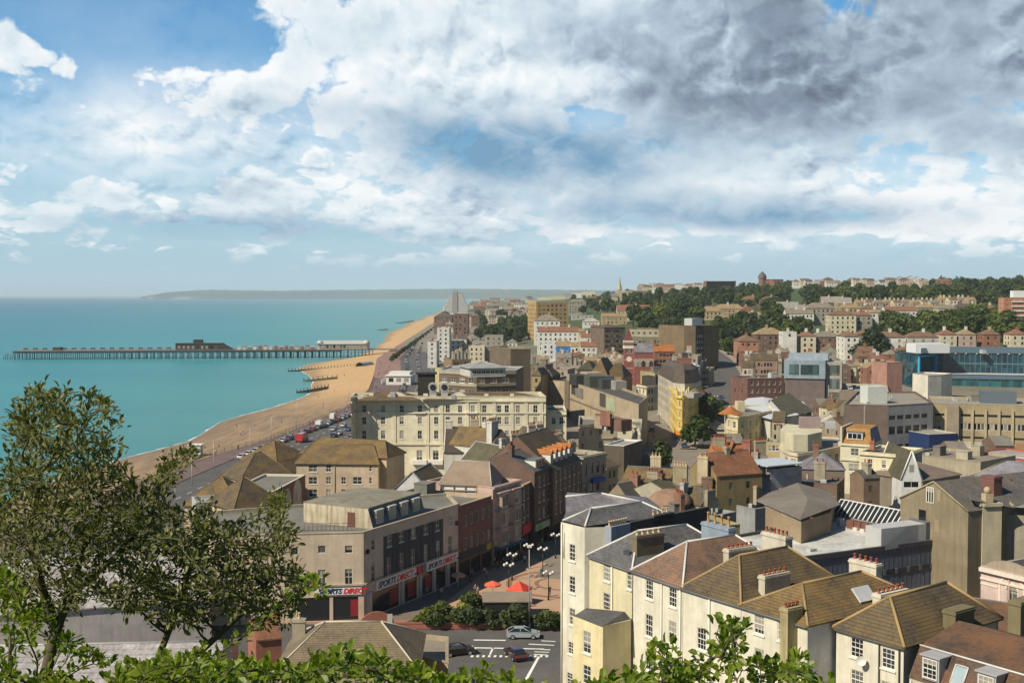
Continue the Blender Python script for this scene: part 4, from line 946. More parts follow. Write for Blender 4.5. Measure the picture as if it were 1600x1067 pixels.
def hotel():
    HC = stucco((.69, .635, .475), .12)
    s = Bd('seafront_hotel', 'long cream stucco hotel with five storeys of sash windows and a bracketed parapet', [(548, 622), (556, 619.5), (853, 620)], 25.6, 15, HC, z0=5, cat='hotel')
    s.nf = 3
    for y in (638.7, 657, 679):
        for x in (569, 598.6, 627.7, 656, 681.6, 699.8, 719, 738.8, 756.8, 780, 792, 809.4, 836.7): s.win(1, x, y, x, y, 1, 1.05, 1.9 if y < 660 else 2.2, 'm')
    for x in (569, 598.6, 627.7, 655.5, 681, 705, 735, 765): s.win(1, x, 713, x, 713, 1, 1.5, 3.2, 'm')
    s.win(0, 552, 640, 552, 640, 1, .8, 1.8, 'm'); s.win(0, 552, 658, 552, 658, 1, .8, 1.8, 'm'); s.win(0, 552, 680, 552, 680, 1, .8, 1.8, 'm')
    for z in (1.3, 4.4): s.bands([s.h - z], HC, (0, 1), .35 if z < 2 else .25, .4, 'cornice')
    s.bands([s.h - 12.6], HC, (0, 1), .3, .4)
    for x in (569, 656, 737, 598): q, z = s.uv(x, 645 if x != 656 else 645, 1); s.onwall('window_hood', 1, q - 1.6, z - .1, q + 1.6, z + .25, .5, plain((.7, .66, .55)))
    for x in (585, 616, 668, 690, 730, 748, 772, 800, 822, 846): q, z = s.uv(x, 660, 1); s.onwall('pilaster', 1, q - .45, 3, q + .45, s.h - 1.3, .16, HC)
    for x in (655.5, 681): q, z = s.uv(x, 722, 1); s.onwall('balcony', 1, q - 1.9, z - .5, q + 1.9, z + .7, .9, plain((.72, .70, .64)))
    s.flat(flat((.16, .12, .08), (.10, .09, .07)), .9, HC, .4)
    L = s.edge(1)[3]
    # pediments on the parapet
    for x, w_ in ((620, 5.2), (717, 4.2), (580, 1.2), (665, 1.2), (760, 1.0), (800, 1.0)):
        q, z = s.uv(x, 618, 1); k, a, u, LL = s.edge(1); n = Vector((u.y, -u.x)); b = MB()
        for off in (0,):
            P = lambda qq, zz, t: (*(a + u * qq + n * t), zz)
            if w_ > 3:
                f = [(q - w_ / 2, s.h + .15), (q + w_ / 2, s.h + .15), (q + w_ / 4, s.h + .9), (q, s.h + 1.2), (q - w_ / 4, s.h + .9)]
            else: f = [(q - w_ / 2, s.h + .15), (q + w_ / 2, s.h + .15), (q + w_ / 2, s.h + .8), (q - w_ / 2, s.h + .8)]
            b.poly([P(x_, z_, .12) for x_, z_ in f]); b.poly([P(x_, z_, -.3) for x_, z_ in reversed(f)])
            for i_ in range(len(f)): c, d_ = f[i_], f[(i_ + 1) % len(f)]; b.poly([P(*c, .12), P(*c, -.3), P(*d_, -.3), P(*d_, .12)])
        s.part('pediment', b, plain((.68, .63, .48)))
    # hipped roofs behind the parapet
    def hp(x0, x1, y0, y1, rh): s.hip(rh, tiles((.12, .09, .06), (.20, .13, .05), .6), 'x', 0, None, None, .09, x0, x1, s.h - .88, y0, y1)
    hp(L * .03, L * .36, 1.2, 13, 2.0); hp(L * .37, L * .98, 1.6, 13.4, 1.5)
    s.box('lift_tower', L * .345, 9, s.h - 1, L * .345 + 4.6, 13, s.h + 5.4, stucco((.045, .04, .035), .2)); s.box('lift_tower_cap', L * .345 - .5, 8.6, s.h + 5.4, L * .345 + 5.1, 13.4, s.h + 5.8, plain((.03, .03, .03)))
    for dx in (0, 3.0):
        b = MB(); x0 = L * .425 + dx; b.tube((x0, 3, s.h + 2.4), (x0, 4.6, s.h + 2.4), 1.25, n=14); b.box(x0 - .9, 3.1, s.h - .8, x0 + .9, 4.4, s.h + 1.6); o = s.part('roof_fan', b, plain((.5, .5, .48), .4, .3)); b = MB(); b.tube((x0, 2.9, s.h + 2.4), (x0, 3.02, s.h + 2.4), .8, n=12); b.build('fan_opening', plain((.02, .02, .02)), o)
    s.vent(L * .2, 3, s.h - .8, 1.4, 2.0); s.vent(L * .52, 2, s.h - .8, 1.2, 1.4)
    s.done()
    s = Bd('hotel_extension', 'lower cream extension at the right end of the long hotel with a black felt roof', [(853.8, 642), (885, 642)], 21.6, 14, HC, z0=5)
    for y in (657, 679, 701): s.win('f', 865, y, 865, y, 1, 1.05, 1.9, 'm'); s.win('f', 877, y, 877, y, 1, 1.05, 1.9, 'm')
    s.bands([s.h - 1.0], HC, ('f',), .35, .35); s.flat(plain((.03, .03, .03)), .5, HC, .35); s.done()
hotel()
def behind_hotel():
    s = Bd('office_block', 'tall windowless brown block rising behind the hotel roof', [(798, 546), (829, 544)], 33.5, 26, stucco((.16, .125, .09), .3), z0=5)
    s.flat(GRFELT, .6, stucco((.26, .21, .14), .3)); s.done()
    s = Bd('office_block', 'brown and cream banded modern block with a grey slab roof behind the hotel', [(686, 578), (745, 581), (806, 579)], 28.5, 20, stucco((.15, .11, .08), .2), z0=5)
    s.bands([s.h - 1.0, s.h - 4.6, s.h - 8.2], stucco((.38, .34, .26), .2), (0, 1), .2, .9)
    s.grid(1, 6, 3, 2.2, 1.5, 'm', 2.8, 3.6, .5); s.grid(0, 4, 3, 2.0, 1.5, 'm', 2.8, 3.6, .5); s.flat(flat((.28, .27, .25), (.2, .2, .19)), .3, LEAD, clutter=3, seed=4)
    s.done()
    s = Bd('rooftop_pavilion', 'low glazed pavilion with a wide sloping grey roof above the banded block', [(735, 576), (790, 573)], 30.5, 12, stucco((.5, .48, .42), .1), z0=28)
    s.grid('f', 7, 1, 1.2, 1.0, 'm', 1.1, 3, .6); s.hip(1.6, flat((.30, .30, .29), (.22, .22, .22)), 'x', .6, LEAD); s.done()
    s = Bd('yellow_block', 'plain yellow rendered end block beside the seafront road', [(680, 575), (700, 575.4)], 26.5, 10, stucco((.58, .50, .26), .15), z0=5)
    s.flat(GRFELT, .5); s.done()
    s = Bd('grey_block', 'low grey brown tiled block between the hotel roof and the banded offices', [(690, 607), (740, 611)], 22.8, 12, stucco((.30, .27, .21), .2), z0=5)
    s.hip(2.0, T_BROWN, 'x', .3, LEAD); s.grid('f', 4, 2); s.done()
    s = Bd('chimneyed_terrace', 'brown terrace crowned by pale stepped chimney stacks near the seafront', [(706, 562), (736, 560)], 22, 16, brick((.20, .12, .07)), z0=5)
    for j in range(5): s.chim(1.5 + s.w * .2 * j, 3 + j * .3, s.h + 3.4 + (j % 3) * .8, 1.4, .8, 2, stucco((.62, .54, .38), .2), POTC)
    s.grid('f', 6, 2, .9, 1.4, 'd'); s.flat(DKFELT, .3); s.done()
    s = Bd('concrete_depot', 'windowless tan concrete block with metal plant boxes crowding its roof', [(854, 594), (890, 596), (998, 632)], 19.6, 26, stucco((.42, .34, .24), .25), z0=5, back=[(1012, 620), (905, 583)])
    for q in (.36, .68): s.onwall('panel_joint', 1, s.edge(1)[3] * q, 1, s.edge(1)[3] * q + .25, s.h - 5, .06, stucco((.2, .16, .11), .2))
    L1 = s.edge(1)[3]; s.onwall('string_course', 1, 0, s.h - 6.4, L1, s.h - 5.9, .3, stucco((.26, .21, .15), .3)); s.onwall('rendered_panel', 1, L1 * .5, s.h - 14, L1 * .80, s.h - 7.4, .12, stucco((.50, .40, .26), .2))
    s.onwall('corner_pier', 0, s.edge(0)[3] - 2.0, 0, s.edge(0)[3], s.h + .3, .5, stucco((.18, .15, .11), .3))
    for q0, q1, z0, z1, m in ((.04, .10, -4.2, -1, plain((.06, .05, .04))), (.11, .24, -4.6, -1, flat((.24, .23, .21))), (.50, .58, -4.6, -.3, plain((.07, .065, .05))), (.60, .72, -5, -1.2, stucco((.40, .45, .30), .3))):
        s.onwall('louvre_panel', 1, L1 * q0, s.h + z0, L1 * q1, s.h + z1, .18, m)
    s.flat(DKFELT, .6, stucco((.36, .30, .21), .3), .4)
    for (x, y, w_, d_, h_, m) in ((14, 6, 9, 6, 3.2, plain((.035, .035, .04))), (24, 9, 7, 6, 3.4, plain((.07, .08, .06))), (10, 13, 8, 6, 3.8, stucco((.40, .34, .25), .3)), (33, 12, 5, 5, 2.8, plain((.05, .05, .05))), (20, 16, 7, 5, 3.0, plain((.09, .09, .08))), (5, 8, 5, 4, 2.6, stucco((.38, .32, .24), .3)), (38, 16, 5, 4, 2.5, stucco((.3, .3, .28), .3))):
        s.box('plant_box', x, y * .8, s.h - .6, x + w_, y * .8 + d_, s.h + h_, m)
    s.done()
    s = Bd('curved_stucco_block', 'cream stucco block with arched top windows curving round into the pedestrian street', [(904, 665), (930, 662), (965, 661), (986, 662), (997, 668), (1001, 678)], 15.6, 12, stucco((.52, .48, .38), .35), z0=5, back=[(1003, 655), (905, 650)])
    for k_ in range(5):
        L = s.edge(k_)[3]; c = max(1, int(L / 3.2))
        for j in range(c):
            q = L * (j + .5) / c; s.win1(k_, q, s.h - 2.3, 1.0, 1.5, 'd'); s.win1(k_, q, s.h - 6.0, 1.0, 2.0, 'm'); s.win1(k_, q, 1.8, 2.0, 2.6, 'x')
    s.bands([s.h - .7], None, tuple(range(5)), .4, .4, 'cornice'); s.bands([s.h - 4.3], None, tuple(range(5)), .2, .25); s.flat(GRFELT, .8, stucco((.46, .42, .33), .5), clutter=4, seed=8)
    s.box('roof_hut', 6, 4, s.h - .8, 13, 8, s.h + 2.4, brick((.12, .05, .035))); s.chim(8, 3, s.h + 4.0, 4, .8, 6, brick((.2, .08, .05)), POT, s.h + .5); s.chim(3, 5, s.h + 2.6, 3.2, .8, 7, brick((.3, .22, .15)), POT, s.h - .8); s.done()
behind_hotel()
def centre():
    Y1 = stucco((.66, .50, .16), .2)
    s = Bd('flatiron_building', 'narrow bright yellow flatiron building with an ornate crested top at the street fork', [(1044, 600), (1056, 614), (1058, 618), (1066, 619.5), (1073, 618), (1076, 614), (1096, 603)], 20.0, 10, Y1, z0=5.2, back=[(1092, 592), (1050, 592)])
    for k_ in (0, 5):
        L = s.edge(k_)[3]; c = max(1, int(L / 3.0))
        for j in range(c):
            for z in (2.2, 5.6, 9.0, 12.2): s.win1(k_, L * (j + .5) / c, s.h - z, 1.0, 1.8, 'd')
    for k_ in (2, 3):
        L = s.edge(k_)[3]
        for z in (2.4, 5.8, 9.2): s.win1(k_, L * .5, s.h - z, 1.0, 1.9, 'm')
    E_ = tuple(range(6))
    s.bands([s.h - .7], Y1, E_, .5, .5, 'cornice'); s.bands([s.h - 4.2, s.h - 7.6, s.h - 11.2], Y1, E_, .2, .3); s.bands([s.h - 12.4], plain((.65, .22, .02)), (1, 2, 3, 4), .4, 1.0, 'fascia_sign')
    for k_ in (2, 3): L = s.edge(k_)[3]; s.onwall('shop_front', k_, .2, 0, L - .2, s.h - 12.6, .1, plain((.03, .03, .03)))
    for k_ in range(1, 6):
        a = Vector(s.pts[k_]); b = MB(); b.box(a.x - .3, a.y - .3, s.h - .1, a.x + .3, a.y + .3, s.h + 1.3); b.lathe([(.3, 0), (.38, .25), (.2, .5), (.05, .9)], 8, (a.x, a.y, s.h + 1.3)); s.part('finial', b, Y1)
    s.flat(LTFELT, .6, Y1, .35); s.box('skylight', s.pts[3][0] - 2.4, s.pts[3][1] + 3, s.h - .6, s.pts[3][0] + 2.4, s.pts[3][1] + 8, s.h + 1.0, LTFELT); s.done()
    s = Bd('curved_roof_block', 'dark curved mansard roofed block directly behind the yellow flatiron', [(1045, 594), (1052, 598), (1070, 600), (1088, 598), (1096, 594)], 22.0, 30, stucco((.50, .46, .36), .3), z0=5.5)
    s.grid('l', 8, 4, 1, 1.7, 'd'); s.grid('r', 8, 4, 1, 1.7, 'd')
    c = Vector((sum(p[0] for p in s.pts) / s.n, sum(p[1] for p in s.pts) / s.n)); b = MB()
    r1 = [(*(c + (Vector(p) - c) * 1.0), s.h) for p in s.pts]; r2 = [(*(c + (Vector(p) - c) * .82), s.h + 4.5) for p in s.pts]; r3 = [(*(c + (Vector(p) - c) * .5), s.h + 6) for p in s.pts]
    for A_, B_ in ((r1, r2), (r2, r3)):
        for j in range(s.n): k_ = (j + 1) % s.n; b.poly([A_[j], A_[k_], B_[k_], B_[j]])
    b.poly(r3); s.part('roof', b, tiles((.10, .08, .065), (.14, .11, .08), .4)); s.chim(c.x, c.y - 6, s.h + 8, 5, 1.2, 7, brick((.2, .08, .06)), POT); s.done()
    s = Bd('glass_top_block', 'slate blue grey block with white framed rooftop glazing behind the curved mansard', [(1043, 572), (1094, 572)], 24.5, 16, plain((.10, .13, .17), .5), z0=6)
    s.flat(flat((.45, .46, .47), (.3, .31, .32)), .3, plain((.55, .56, .57)), clutter=2, seed=3); s.grid('f', 7, 2, 2.0, 1.6, 'l'); s.box('roof_hut', s.w * .5, 3, s.h, s.w * .5 + 2, 6, s.h + 5, plain((.04, .05, .05))); s.done()
    s = Bd('stucco_corner_house', 'cream three storey house with a domed dark roof on the pedestrian street corner', [(995, 601), (1010, 604), (1023, 603)], 16.8, 12, stucco((.66, .60, .46), .2), z0=5.2)
    for k_ in (0, 1):
        for z in (2.0, 5.4, 8.6): s.win1(k_, s.edge(k_)[3] * .33, s.h - z, 1.0, 1.8, 'd'); s.win1(k_, s.edge(k_)[3] * .7, s.h - z, 1.0, 1.8, 'd')
    s.bands([s.h - .6], None, (0, 1), .4, .4); s.ground(0); s.ground(1); s.mansard(3.2, tiles((.05, .045, .04), (.08, .07, .05), .4), 1.5, DKFELT) if False else s.flat(DKFELT, .3)
    s.box('roof_hut', 1, 2, s.h - .3, s.w - 1, 10, s.h + 3.6, tiles((.05, .045, .04), (.08, .07, .05), .4)); s.done()
    s = Bd('ornate_stone_block', 'tall ornate tan stone block with bay windows left of the yellow flatiron', [(1023, 583), (1045, 580)], 21.5, 14, stucco((.42, .33, .18), .35), z0=5.2)
    s.grid('f', 4, 4, 1.2, 1.9, 'd'); s.bands([s.h - .6, s.h - 8], None, ('f',), .4, .4); s.ground('f'); s.flat(GRFELT, .6, clutter=3, seed=5); s.done()
    # red brick hall with its spire
    BR = brick((.20, .045, .035)); SP = tiles((.20, .055, .045), (.10, .06, .05), .4)
    s = Bd('brick_hall', 'red brick hall with round arches, white dressings and a grey slate roof', [(991, 550), (1021, 550)], 25.5, 12, BR, z0=7, cat='hall')
    s.win('f', 995.5, 554, 1015, 554, 3, 1.6, 2.4, 'm'); s.gable(3.4, SLATE_P, 'x', .3, LEAD)
    for j in range(5):
        q, z = s.uv(993.5 + j * 6, 565.5, 'f'); b = MB(); g = MB()
        for a_ in range(8):
            t0, t1 = math.pi * a_ / 8, math.pi * (a_ + 1) / 8
            b.poly([(q + 1.0 * math.cos(t0), -.1, z + 1.0 * math.sin(t0)), (q + .72 * math.cos(t0), -.1, z + .72 * math.sin(t0)), (q + .72 * math.cos(t1), -.1, z + .72 * math.sin(t1)), (q + 1.0 * math.cos(t1), -.1, z + 1.0 * math.sin(t1))])
        g.poly([(q - .72, -.08, z - 2.2), (q + .72, -.08, z - 2.2)] + [(q + .72 * math.cos(math.pi * a_ / 8), -.08, z + .72 * math.sin(math.pi * a_ / 8)) for a_ in range(9)])
        s.part('arch', b, plain((.62, .55, .45))); s.part('window', g, GL)
    s.bands([s.h - 3.4, s.h - .4], plain((.6, .52, .42)), ('f',), .12, .2); s.done()
    s = Bd('spire_tower', 'slim brick clock tower with a white belfry and steep dark red spire', [(975.5, 536), (990, 536)], 29.5, 4.2, BR, z0=7, cat='tower')
    s.bands([s.h - 2.6, s.h - .3], plain((.66, .62, .52)), ('f', 'l', 'r'), .3, 1.4 if True else 1, 'belfry_band'); s.win('f', 980, 549, 987, 549, 3, .7, 1.8, 'm')
    q, z = s.uv(983, 561, 'f'); g = MB(); g.poly([(q + 1.3 * math.cos(2 * math.pi * a_ / 16), -.12, z + 1.3 * math.sin(2 * math.pi * a_ / 16)) for a_ in range(16)]); s.part('clock_face', g, plain((.65, .6, .5)))
    for z in (8, 12, 16): s.onwall('string_course', 'f', 0, s.h - z, s.w, s.h - z + .3, .1, plain((.5, .4, .33)))
    b = MB(); c = (s.w / 2, s.d / 2); e_ = .45
    base = [(-e_, -e_), (s.w + e_, -e_), (s.w + e_, s.d + e_), (-e_, s.d + e_)]; mid = [(c[0] + (p[0] - c[0]) * .62, c[1] + (p[1] - c[1]) * .62) for p in base]
    for j in range(4): k_ = (j + 1) % 4; b.poly([(*base[j], s.h + .1), (*base[k_], s.h + .1), (*mid[k_], s.h + 2.2), (*mid[j], s.h + 2.2)]); b.poly([(*mid[j], s.h + 2.2), (*mid[k_], s.h + 2.2), (c[0], c[1], s.h + 7.6)])
    s.part('spire', b, SP); s.done()
    s = Bd('orange_roof_house', 'low building with a vivid orange tiled roof beside the red brick hall', [(1022, 549), (1054, 549)], 25, 10, brick((.25, .09, .05)), z0=7)
    s.gable(2.8, T_ORANGE, 'x', .3, None); s.grid('f', 5, 2, 1.2, 1.4, 'd'); s.chim(1, 4, s.h + 4, 1.4, .8, 3); s.done()
    # pyramid roofed hall
    s = Bd('pyramid_roof_hall', 'broad brown hall with tent like pyramid roofs behind the concrete depot', [(921, 588), (972, 592)], 20.5, 20, stucco((.30, .2, .12), .4), z0=6, cat='hall')
    s.hip(6.6, tiles((.13, .09, .045), (.20, .11, .03), .7, .6, .6), 'y', .4, None, s.w * .34, .09, 0, s.w * .55); s.hip(5.0, tiles((.085, .065, .035), (.14, .09, .03), .6, .6, .6), 'x', .3, None, s.w * .2, .09, s.w * .45, s.w, s.h - .4, 2, 18); s.done()
    s = Bd('gabled_store', 'dark green pitched store left of the pyramid roofed hall', [(902, 578), (926, 582)], 19.5, 14, stucco((.10, .09, .06), .3), z0=6); s.hip(4.0, tiles((.06, .055, .035), (.09, .08, .04), .6), 'x', .3, None); s.done()
    for (x, y, w_, z, lab, c_) in ((838, 587, 14, 22, 'narrow ochre terrace end with a brown hipped roof right of the tall brown block', stucco((.36, .28, .15), .4)), (854, 588, 18, 21, 'small brown hipped house beside the narrow ochre terrace end', stucco((.16, .13, .09), .3)),
                              (874, 577, 26, 22, 'dusty pink ruinous building among rubble roofs below the blue house', stucco((.40, .32, .27), .5)), (905, 571, 24, 21, 'pale brown flat roofed block below the white terrace', stucco((.38, .32, .25), .5)), (840, 570, 24, 23, 'low dark store with a white flat roof behind the tall brown block', stucco((.2, .17, .13), .5))):
        s = Bd('town_house', lab, [(x - w_ / 2, y), (x + w_ / 2, y + 1)], z, 12, c_, z0=6); s.grid('f', max(1, int(s.w / 3)), 2, .9, 1.4, 'd')
        (s.hip(2.6, T_BROWN, None, .2, None) if w_ < 20 else s.flat(LTFELT if x == 840 else GRFELT, .4, clutter=3, seed=int(x))); s.chim(.9, 3, s.h + 3.2, 1.2, .7, 0); s.done()
centre()
def bigs():
    def blk(lab, f, z, d, wall, nm='tower_block', top=GRFELT, g=None, cat='building', **k):
        s = Bd(nm, lab, f, z, d, wall, cat=cat, **k)
        if g: s.grid(*g)
        s.flat(top, .8, None, .4); return s
    s = blk('dark brown brick tower block standing left of the red spire', [(944, 512), (977, 511)], 33, 22, brick((.10, .065, .045)), g=('f', 7, 6, 1.6, 1.5, 'd', 2, 3, .8)); s.hip(1.8, T_BROWN, 'x', .3, None); s.done()
    s = blk('long olive grey block with a row of small porthole windows on the top floor', [(983, 514), (1047, 516)], 34, 18, stucco((.22, .20, .14), .5)); s.onwall('top_band', 'f', 0, s.h - 4.2, s.w, s.h - .2, .25, stucco((.40, .37, .27), .3))
    for j in range(7): s.onwall('vent_hole', 'f', s.w * (.07 + .14 * j), s.h - 2.6, s.w * (.07 + .14 * j) + 1.2, s.h - 1.5, .3, plain((.06, .05, .04)))
    s.grid('f', 10, 1, 1.2, 1.4, 'd', 6.5); s.done()
    s = blk('very dark brown block between the olive block and the tan tower', [(1047, 515), (1069, 513)], 34, 20, brick((.07, .05, .045)), g=('f', 5, 5, 1.4, 1.5, 'd', 2, 3, .8)); s.done()
    s = blk('tan brown tower block with a dark recessed stair column in front of the woods', [(1069, 509), (1087, 509), (1100, 508.5), (1123, 508)], 36.5, 20, stucco((.19, .14, .085), .15)); s.grid(1, 3, 6, 1.5, 1.5, 'd', 2.4, 3, .8); s.em[1] = stucco((.07, .06, .05), .1)
    s.box('roof_hut', s.w * .45, 6, s.h - .8, s.w * .75, 12, s.h + 3.5, LEAD); s.grid(3, 4, 1, 1.5, 1.2, 'd', 12); s.done()
    # ochre high-rise
    OC = stucco((.41, .28, .12), .3); s = Bd('ochre_high_rise', 'tall ochre high rise of flats standing above the white terraces', [(838, 471.5), (888, 471.42)], 46.8, 24, OC, z0=16, cat='tower block')
    s.grid(0, 7, 9, 1.8, 1.5, 'd', 3, 3.3, 1); s.grid('l', 4, 9, 2.0, 1.6, 'd', 3, 3.3, 1); s.flat(LTFELT, .6, plain((.66, .64, .58))); s.done()
    # ship-shaped flats on the sea front
    D_ = 2250; W = plain((.70, .69, .66), .6); z0 = 5; P = PY(712, 497, D_)
    root = E('ship_shaped_flats', 'white stepped high rise like an ocean liner far along the seafront', 'tower block', (P.x, D_, 5))
    x0, x1 = -24, 24
    for i in range(13):
        sh = max(0, i - 6) * 2.2; ex = max(0, 4 - i) * 3
        b = MB(); b.box(x0 - ex + sh * 1.2, -10, i * 3.9, x1 - sh * .8, 14, i * 3.9 + 2.0); b.build('balcony_storey', W, root)
        b = MB(); b.box(x0 - ex + sh * 1.2 + 2, -8.5, i * 3.9 + 2.0, x1 - sh * .8 - 1, 13, (i + 1) * 3.9); b.build('window_band', plain((.10, .11, .12), .3), root)
    b = MB(); b.box(-6, -4, 50.7, 4, 8, 56); b.tube((-2, 2, 56), (-2, 2, 62), .4); b.build('roof_tower', plain((.30, .30, .30)), root)
    b = MB(); b.box(-6, -11.2, 0, 4, -10.2, 50); b.build('stair_tower', plain((.25, .24, .24)), root)
    # red brick slab and water tower on the ridge
    s = Bd('brick_slab_block', 'long dark red brick block with window bands on the wooded ridge', [(1104, 439), (1112, 440.5), (1150, 439)], 75, 30, brick((.17, .06, .05)), z0=50); s.grid(1, 9, 4, 3.0, 1.6, 'm', 2.5, 4, 2); s.flat(GRFELT, .5, plain((.4, .3, .27))); s.done()
    P = PY(1191, 446, 1700); root = E('water_tower', 'red brick tower with a small conical cap on the ridge skyline', 'tower', (P.x, P.y, P.z - 10)); b = MB(); b.lathe([(6, 0), (5.4, 18), (5.6, 20), (6.4, 21), (6.4, 23)], 12); b.build('shaft', brick((.16, .07, .06)), root); b = MB(); b.lathe([(6.2, 23), (5, 26), (2, 29), (.1, 31)], 12); b.build('cap', plain((.10, .08, .09)), root)
    s = Bd('brick_church', 'red brick church hall beside the round tower on the ridge', [(1198, 446), (1211, 446)], 66, 18, brick((.30, .10, .06)), z0=52, cat='church'); s.gable(7, tiles((.28, .11, .06)), 'x'); s.done()
    s = Bd('brick_school', 'square red brown school block next to the brick church on the ridge', [(1206, 436.5), (1224, 437)], 75, 20, brick((.2, .09, .07)), z0=52); s.grid('f', 5, 3, 1.8, 2, 'm', 3, 5, 1.5); s.flat(GRFELT, .6); s.done()
    P = PY(968, 470, 1350); root = E('church', 'stone church with a tall pale needle spire rising from the trees', 'church', (P.x, P.y, P.z))
    ST = plain((.42, .36, .22)); b = MB(); b.box(-2.4, -2.4, 0, 2.4, 2.4, 13); b.build('tower', ST, root); b = MB(); b.lathe([(3.0, 13), (1.9, 18), (.1, 28)], 8); b.build('spire', ST, root)
    b = MB(); b.prism([(-9, -4), (-2.4, -4), (-2.4, 4), (-9, 4)], 0, 5); b.build('nave', ST, root); b = MB()
    for sgn in (1, -1): b.poly([(-9.3, sgn * 4.4, 5), (-2.3, sgn * 4.4, 5), (-2.3, 0, 9), (-9.3, 0, 9)])
    b.poly([(-9.3, -4.4, 5), (-9.3, 4.4, 5), (-9.3, 0, 9)]); b.build('nave_roof', plain((.16, .15, .15)), root)
bigs()
def right_row():
    HW = stucco((.67, .64, .54), .4); YL = stucco((.66, .60, .41), .35)
    LC = plain((.55, .55, .53), .5)
    # tall end house
    s = Bd('end_house', 'tallest cream end house with a slate twin roof and windows down its narrow front', [(876.5, 815), (913.5, 824), (956, 822.5)], 26.4, 15, HW, z0=5, cat='house', back=[(1044, 801), (1008, 777), (890, 776)])
    for y in (863, 913, 963): s.win(0, 894, y, 894, y, 1, 1.0, 1.9, 'sash')
    s.win(0, 892, 1012, 892, 1012, 1, 1.0, 1.4, 'sash'); s.win(0, 890, 1060, 890, 1060, 1, 1.0, 1.4, 'sash')
    s.em[1] = HW
    s.pipe(0, .25, r=.09); s.pipe(0, .6, s.h - 4, s.h - 1, .05)
    lp = lambda x, y, z: tuple(s.loc(PZ(x, y, z)))
    # twin hipped slates: near pyramid + ridge, rear pitch
    a = lp(879, 813, 26.5); bq = lp(914, 822, 26.5); ap = lp(923.5, 794, 27.75); rr = lp(1003, 784, 27.6); br_ = lp(1048, 804, 26.5)
    val0 = lp(884, 800, 26.6); m = MB()
    m.poly([a, bq, ap]); m.poly([bq, br_, rr, ap]); m.poly([a, ap, val0]); v1 = lp(975, 790, 27.0)
    m.poly([val0, ap, rr, v1]); s.rf = s.part('roof', m, SLATE2)
    b2 = lp(940, 770.5, 28.1); c2 = lp(884, 775.5, 28.1); e2 = lp(1004, 784, 27.55); m = MB(); m.poly([val0, v1, e2, b2, c2]); f2 = lp(1010, 776, 26.6); g2 = lp(886, 769, 26.6); m.poly([b2, e2, f2, g2, c2]); m.poly([c2, g2, val0]); m.poly([rr, br_, f2, e2]); s.part('roof', m, SLATE_P)
    for p, q in ((ap, rr), (a, ap), (bq, ap), (rr, br_), (b2, e2), (c2, b2)):
        m = MB(); m.tube(p, q, .14, n=5); s.part('ridge_cap', m, LC, s.rf)
    # dark party wall stacks at the right
    w1 = s.uv(956, 830, 1)[0]
    x0, y0, _ = lp(955, 826, 26.4); x1, y1, _ = lp(985, 820, 26.4); x2, y2, _ = lp(1058, 808, 26.4)
    dv = Vector((x1 - x0, y1 - y0)).normalized(); nv = Vector((-dv.y, dv.x))
    def wallseg(nm, a_, L, z0, z1, t, mm):
        p = [Vector(a_), Vector(a_) + dv * L, Vector(a_) + dv * L + nv * t, Vector(a_) + nv * t]; m = MB(); m.prism([(v.x, v.y) for v in p], z0, z1); return s.part(nm, m, mm)
    SH = stucco((.30, .35, .42), .3)
    Lx = Vector((x1 - x0, y1 - y0)).length
    o = wallseg('chimney', (x0, y0), Lx, s.h - 5, s.h + .2, .9, SH)
    for j in range(8): link('chimney_pot', potmesh(POTC, .6, .14), o, tuple(Vector((x0, y0)) + dv * (Lx * (j + .5) / 8) + nv * .45) + (s.h + .2,))
    o = wallseg('chimney', (x1 + dv.x * 4, y1 + dv.y * 4), 3.6, s.h - 5, s.h + .5, .9, stucco((.10, .09, .08), .3))
    for j in range(4): link('chimney_pot', potmesh(POTC, .6, .14), o, tuple(Vector((x1, y1)) + dv * (4.4 + .8 * j) + nv * .45) + (s.h + .5,))
    wallseg('party_wall', (x1, y1), 14, s.h - 6, s.h + .3, .5, stucco((.07, .065, .06), .3))
    b = MB(); p_ = s.loc(PZ(914, 826, 28)); s.done()
    # tall thin end chimney
    # houses stepping down: eave line pixels, heights
    rows = [('pale_yellow_house', 'pale yellow slate roofed house set between the tall end house and the brown roofed one', (921, 869), (988, 892), 23.5, 14, YL, tiles((.11, .11, .12), (.12, .11, .09), .4, .3, .35), 3.0),
            ('cream_house', 'cream house with a mottled brown slate hip and two white ridge flashings', (989.5, 892.5), (1067, 919), 23.5, 14, HW, tiles((.14, .10, .08), (.27, .15, .09), .8, .3, .35), 3.3),
            ('cream_house', 'cream house with a long mossy brown tiled hip, fourth along the stepped row', (1067.5, 919.2), (1158, 947), 23.5, 14, HW, T_BROWN, 3.4),
            ('cream_house', 'cream house with a bright golden mossy hip and a long roof light', (1158.5, 947.2), (1262, 979), 23.5, 15.5, HW, T_GOLD, 2.3)]
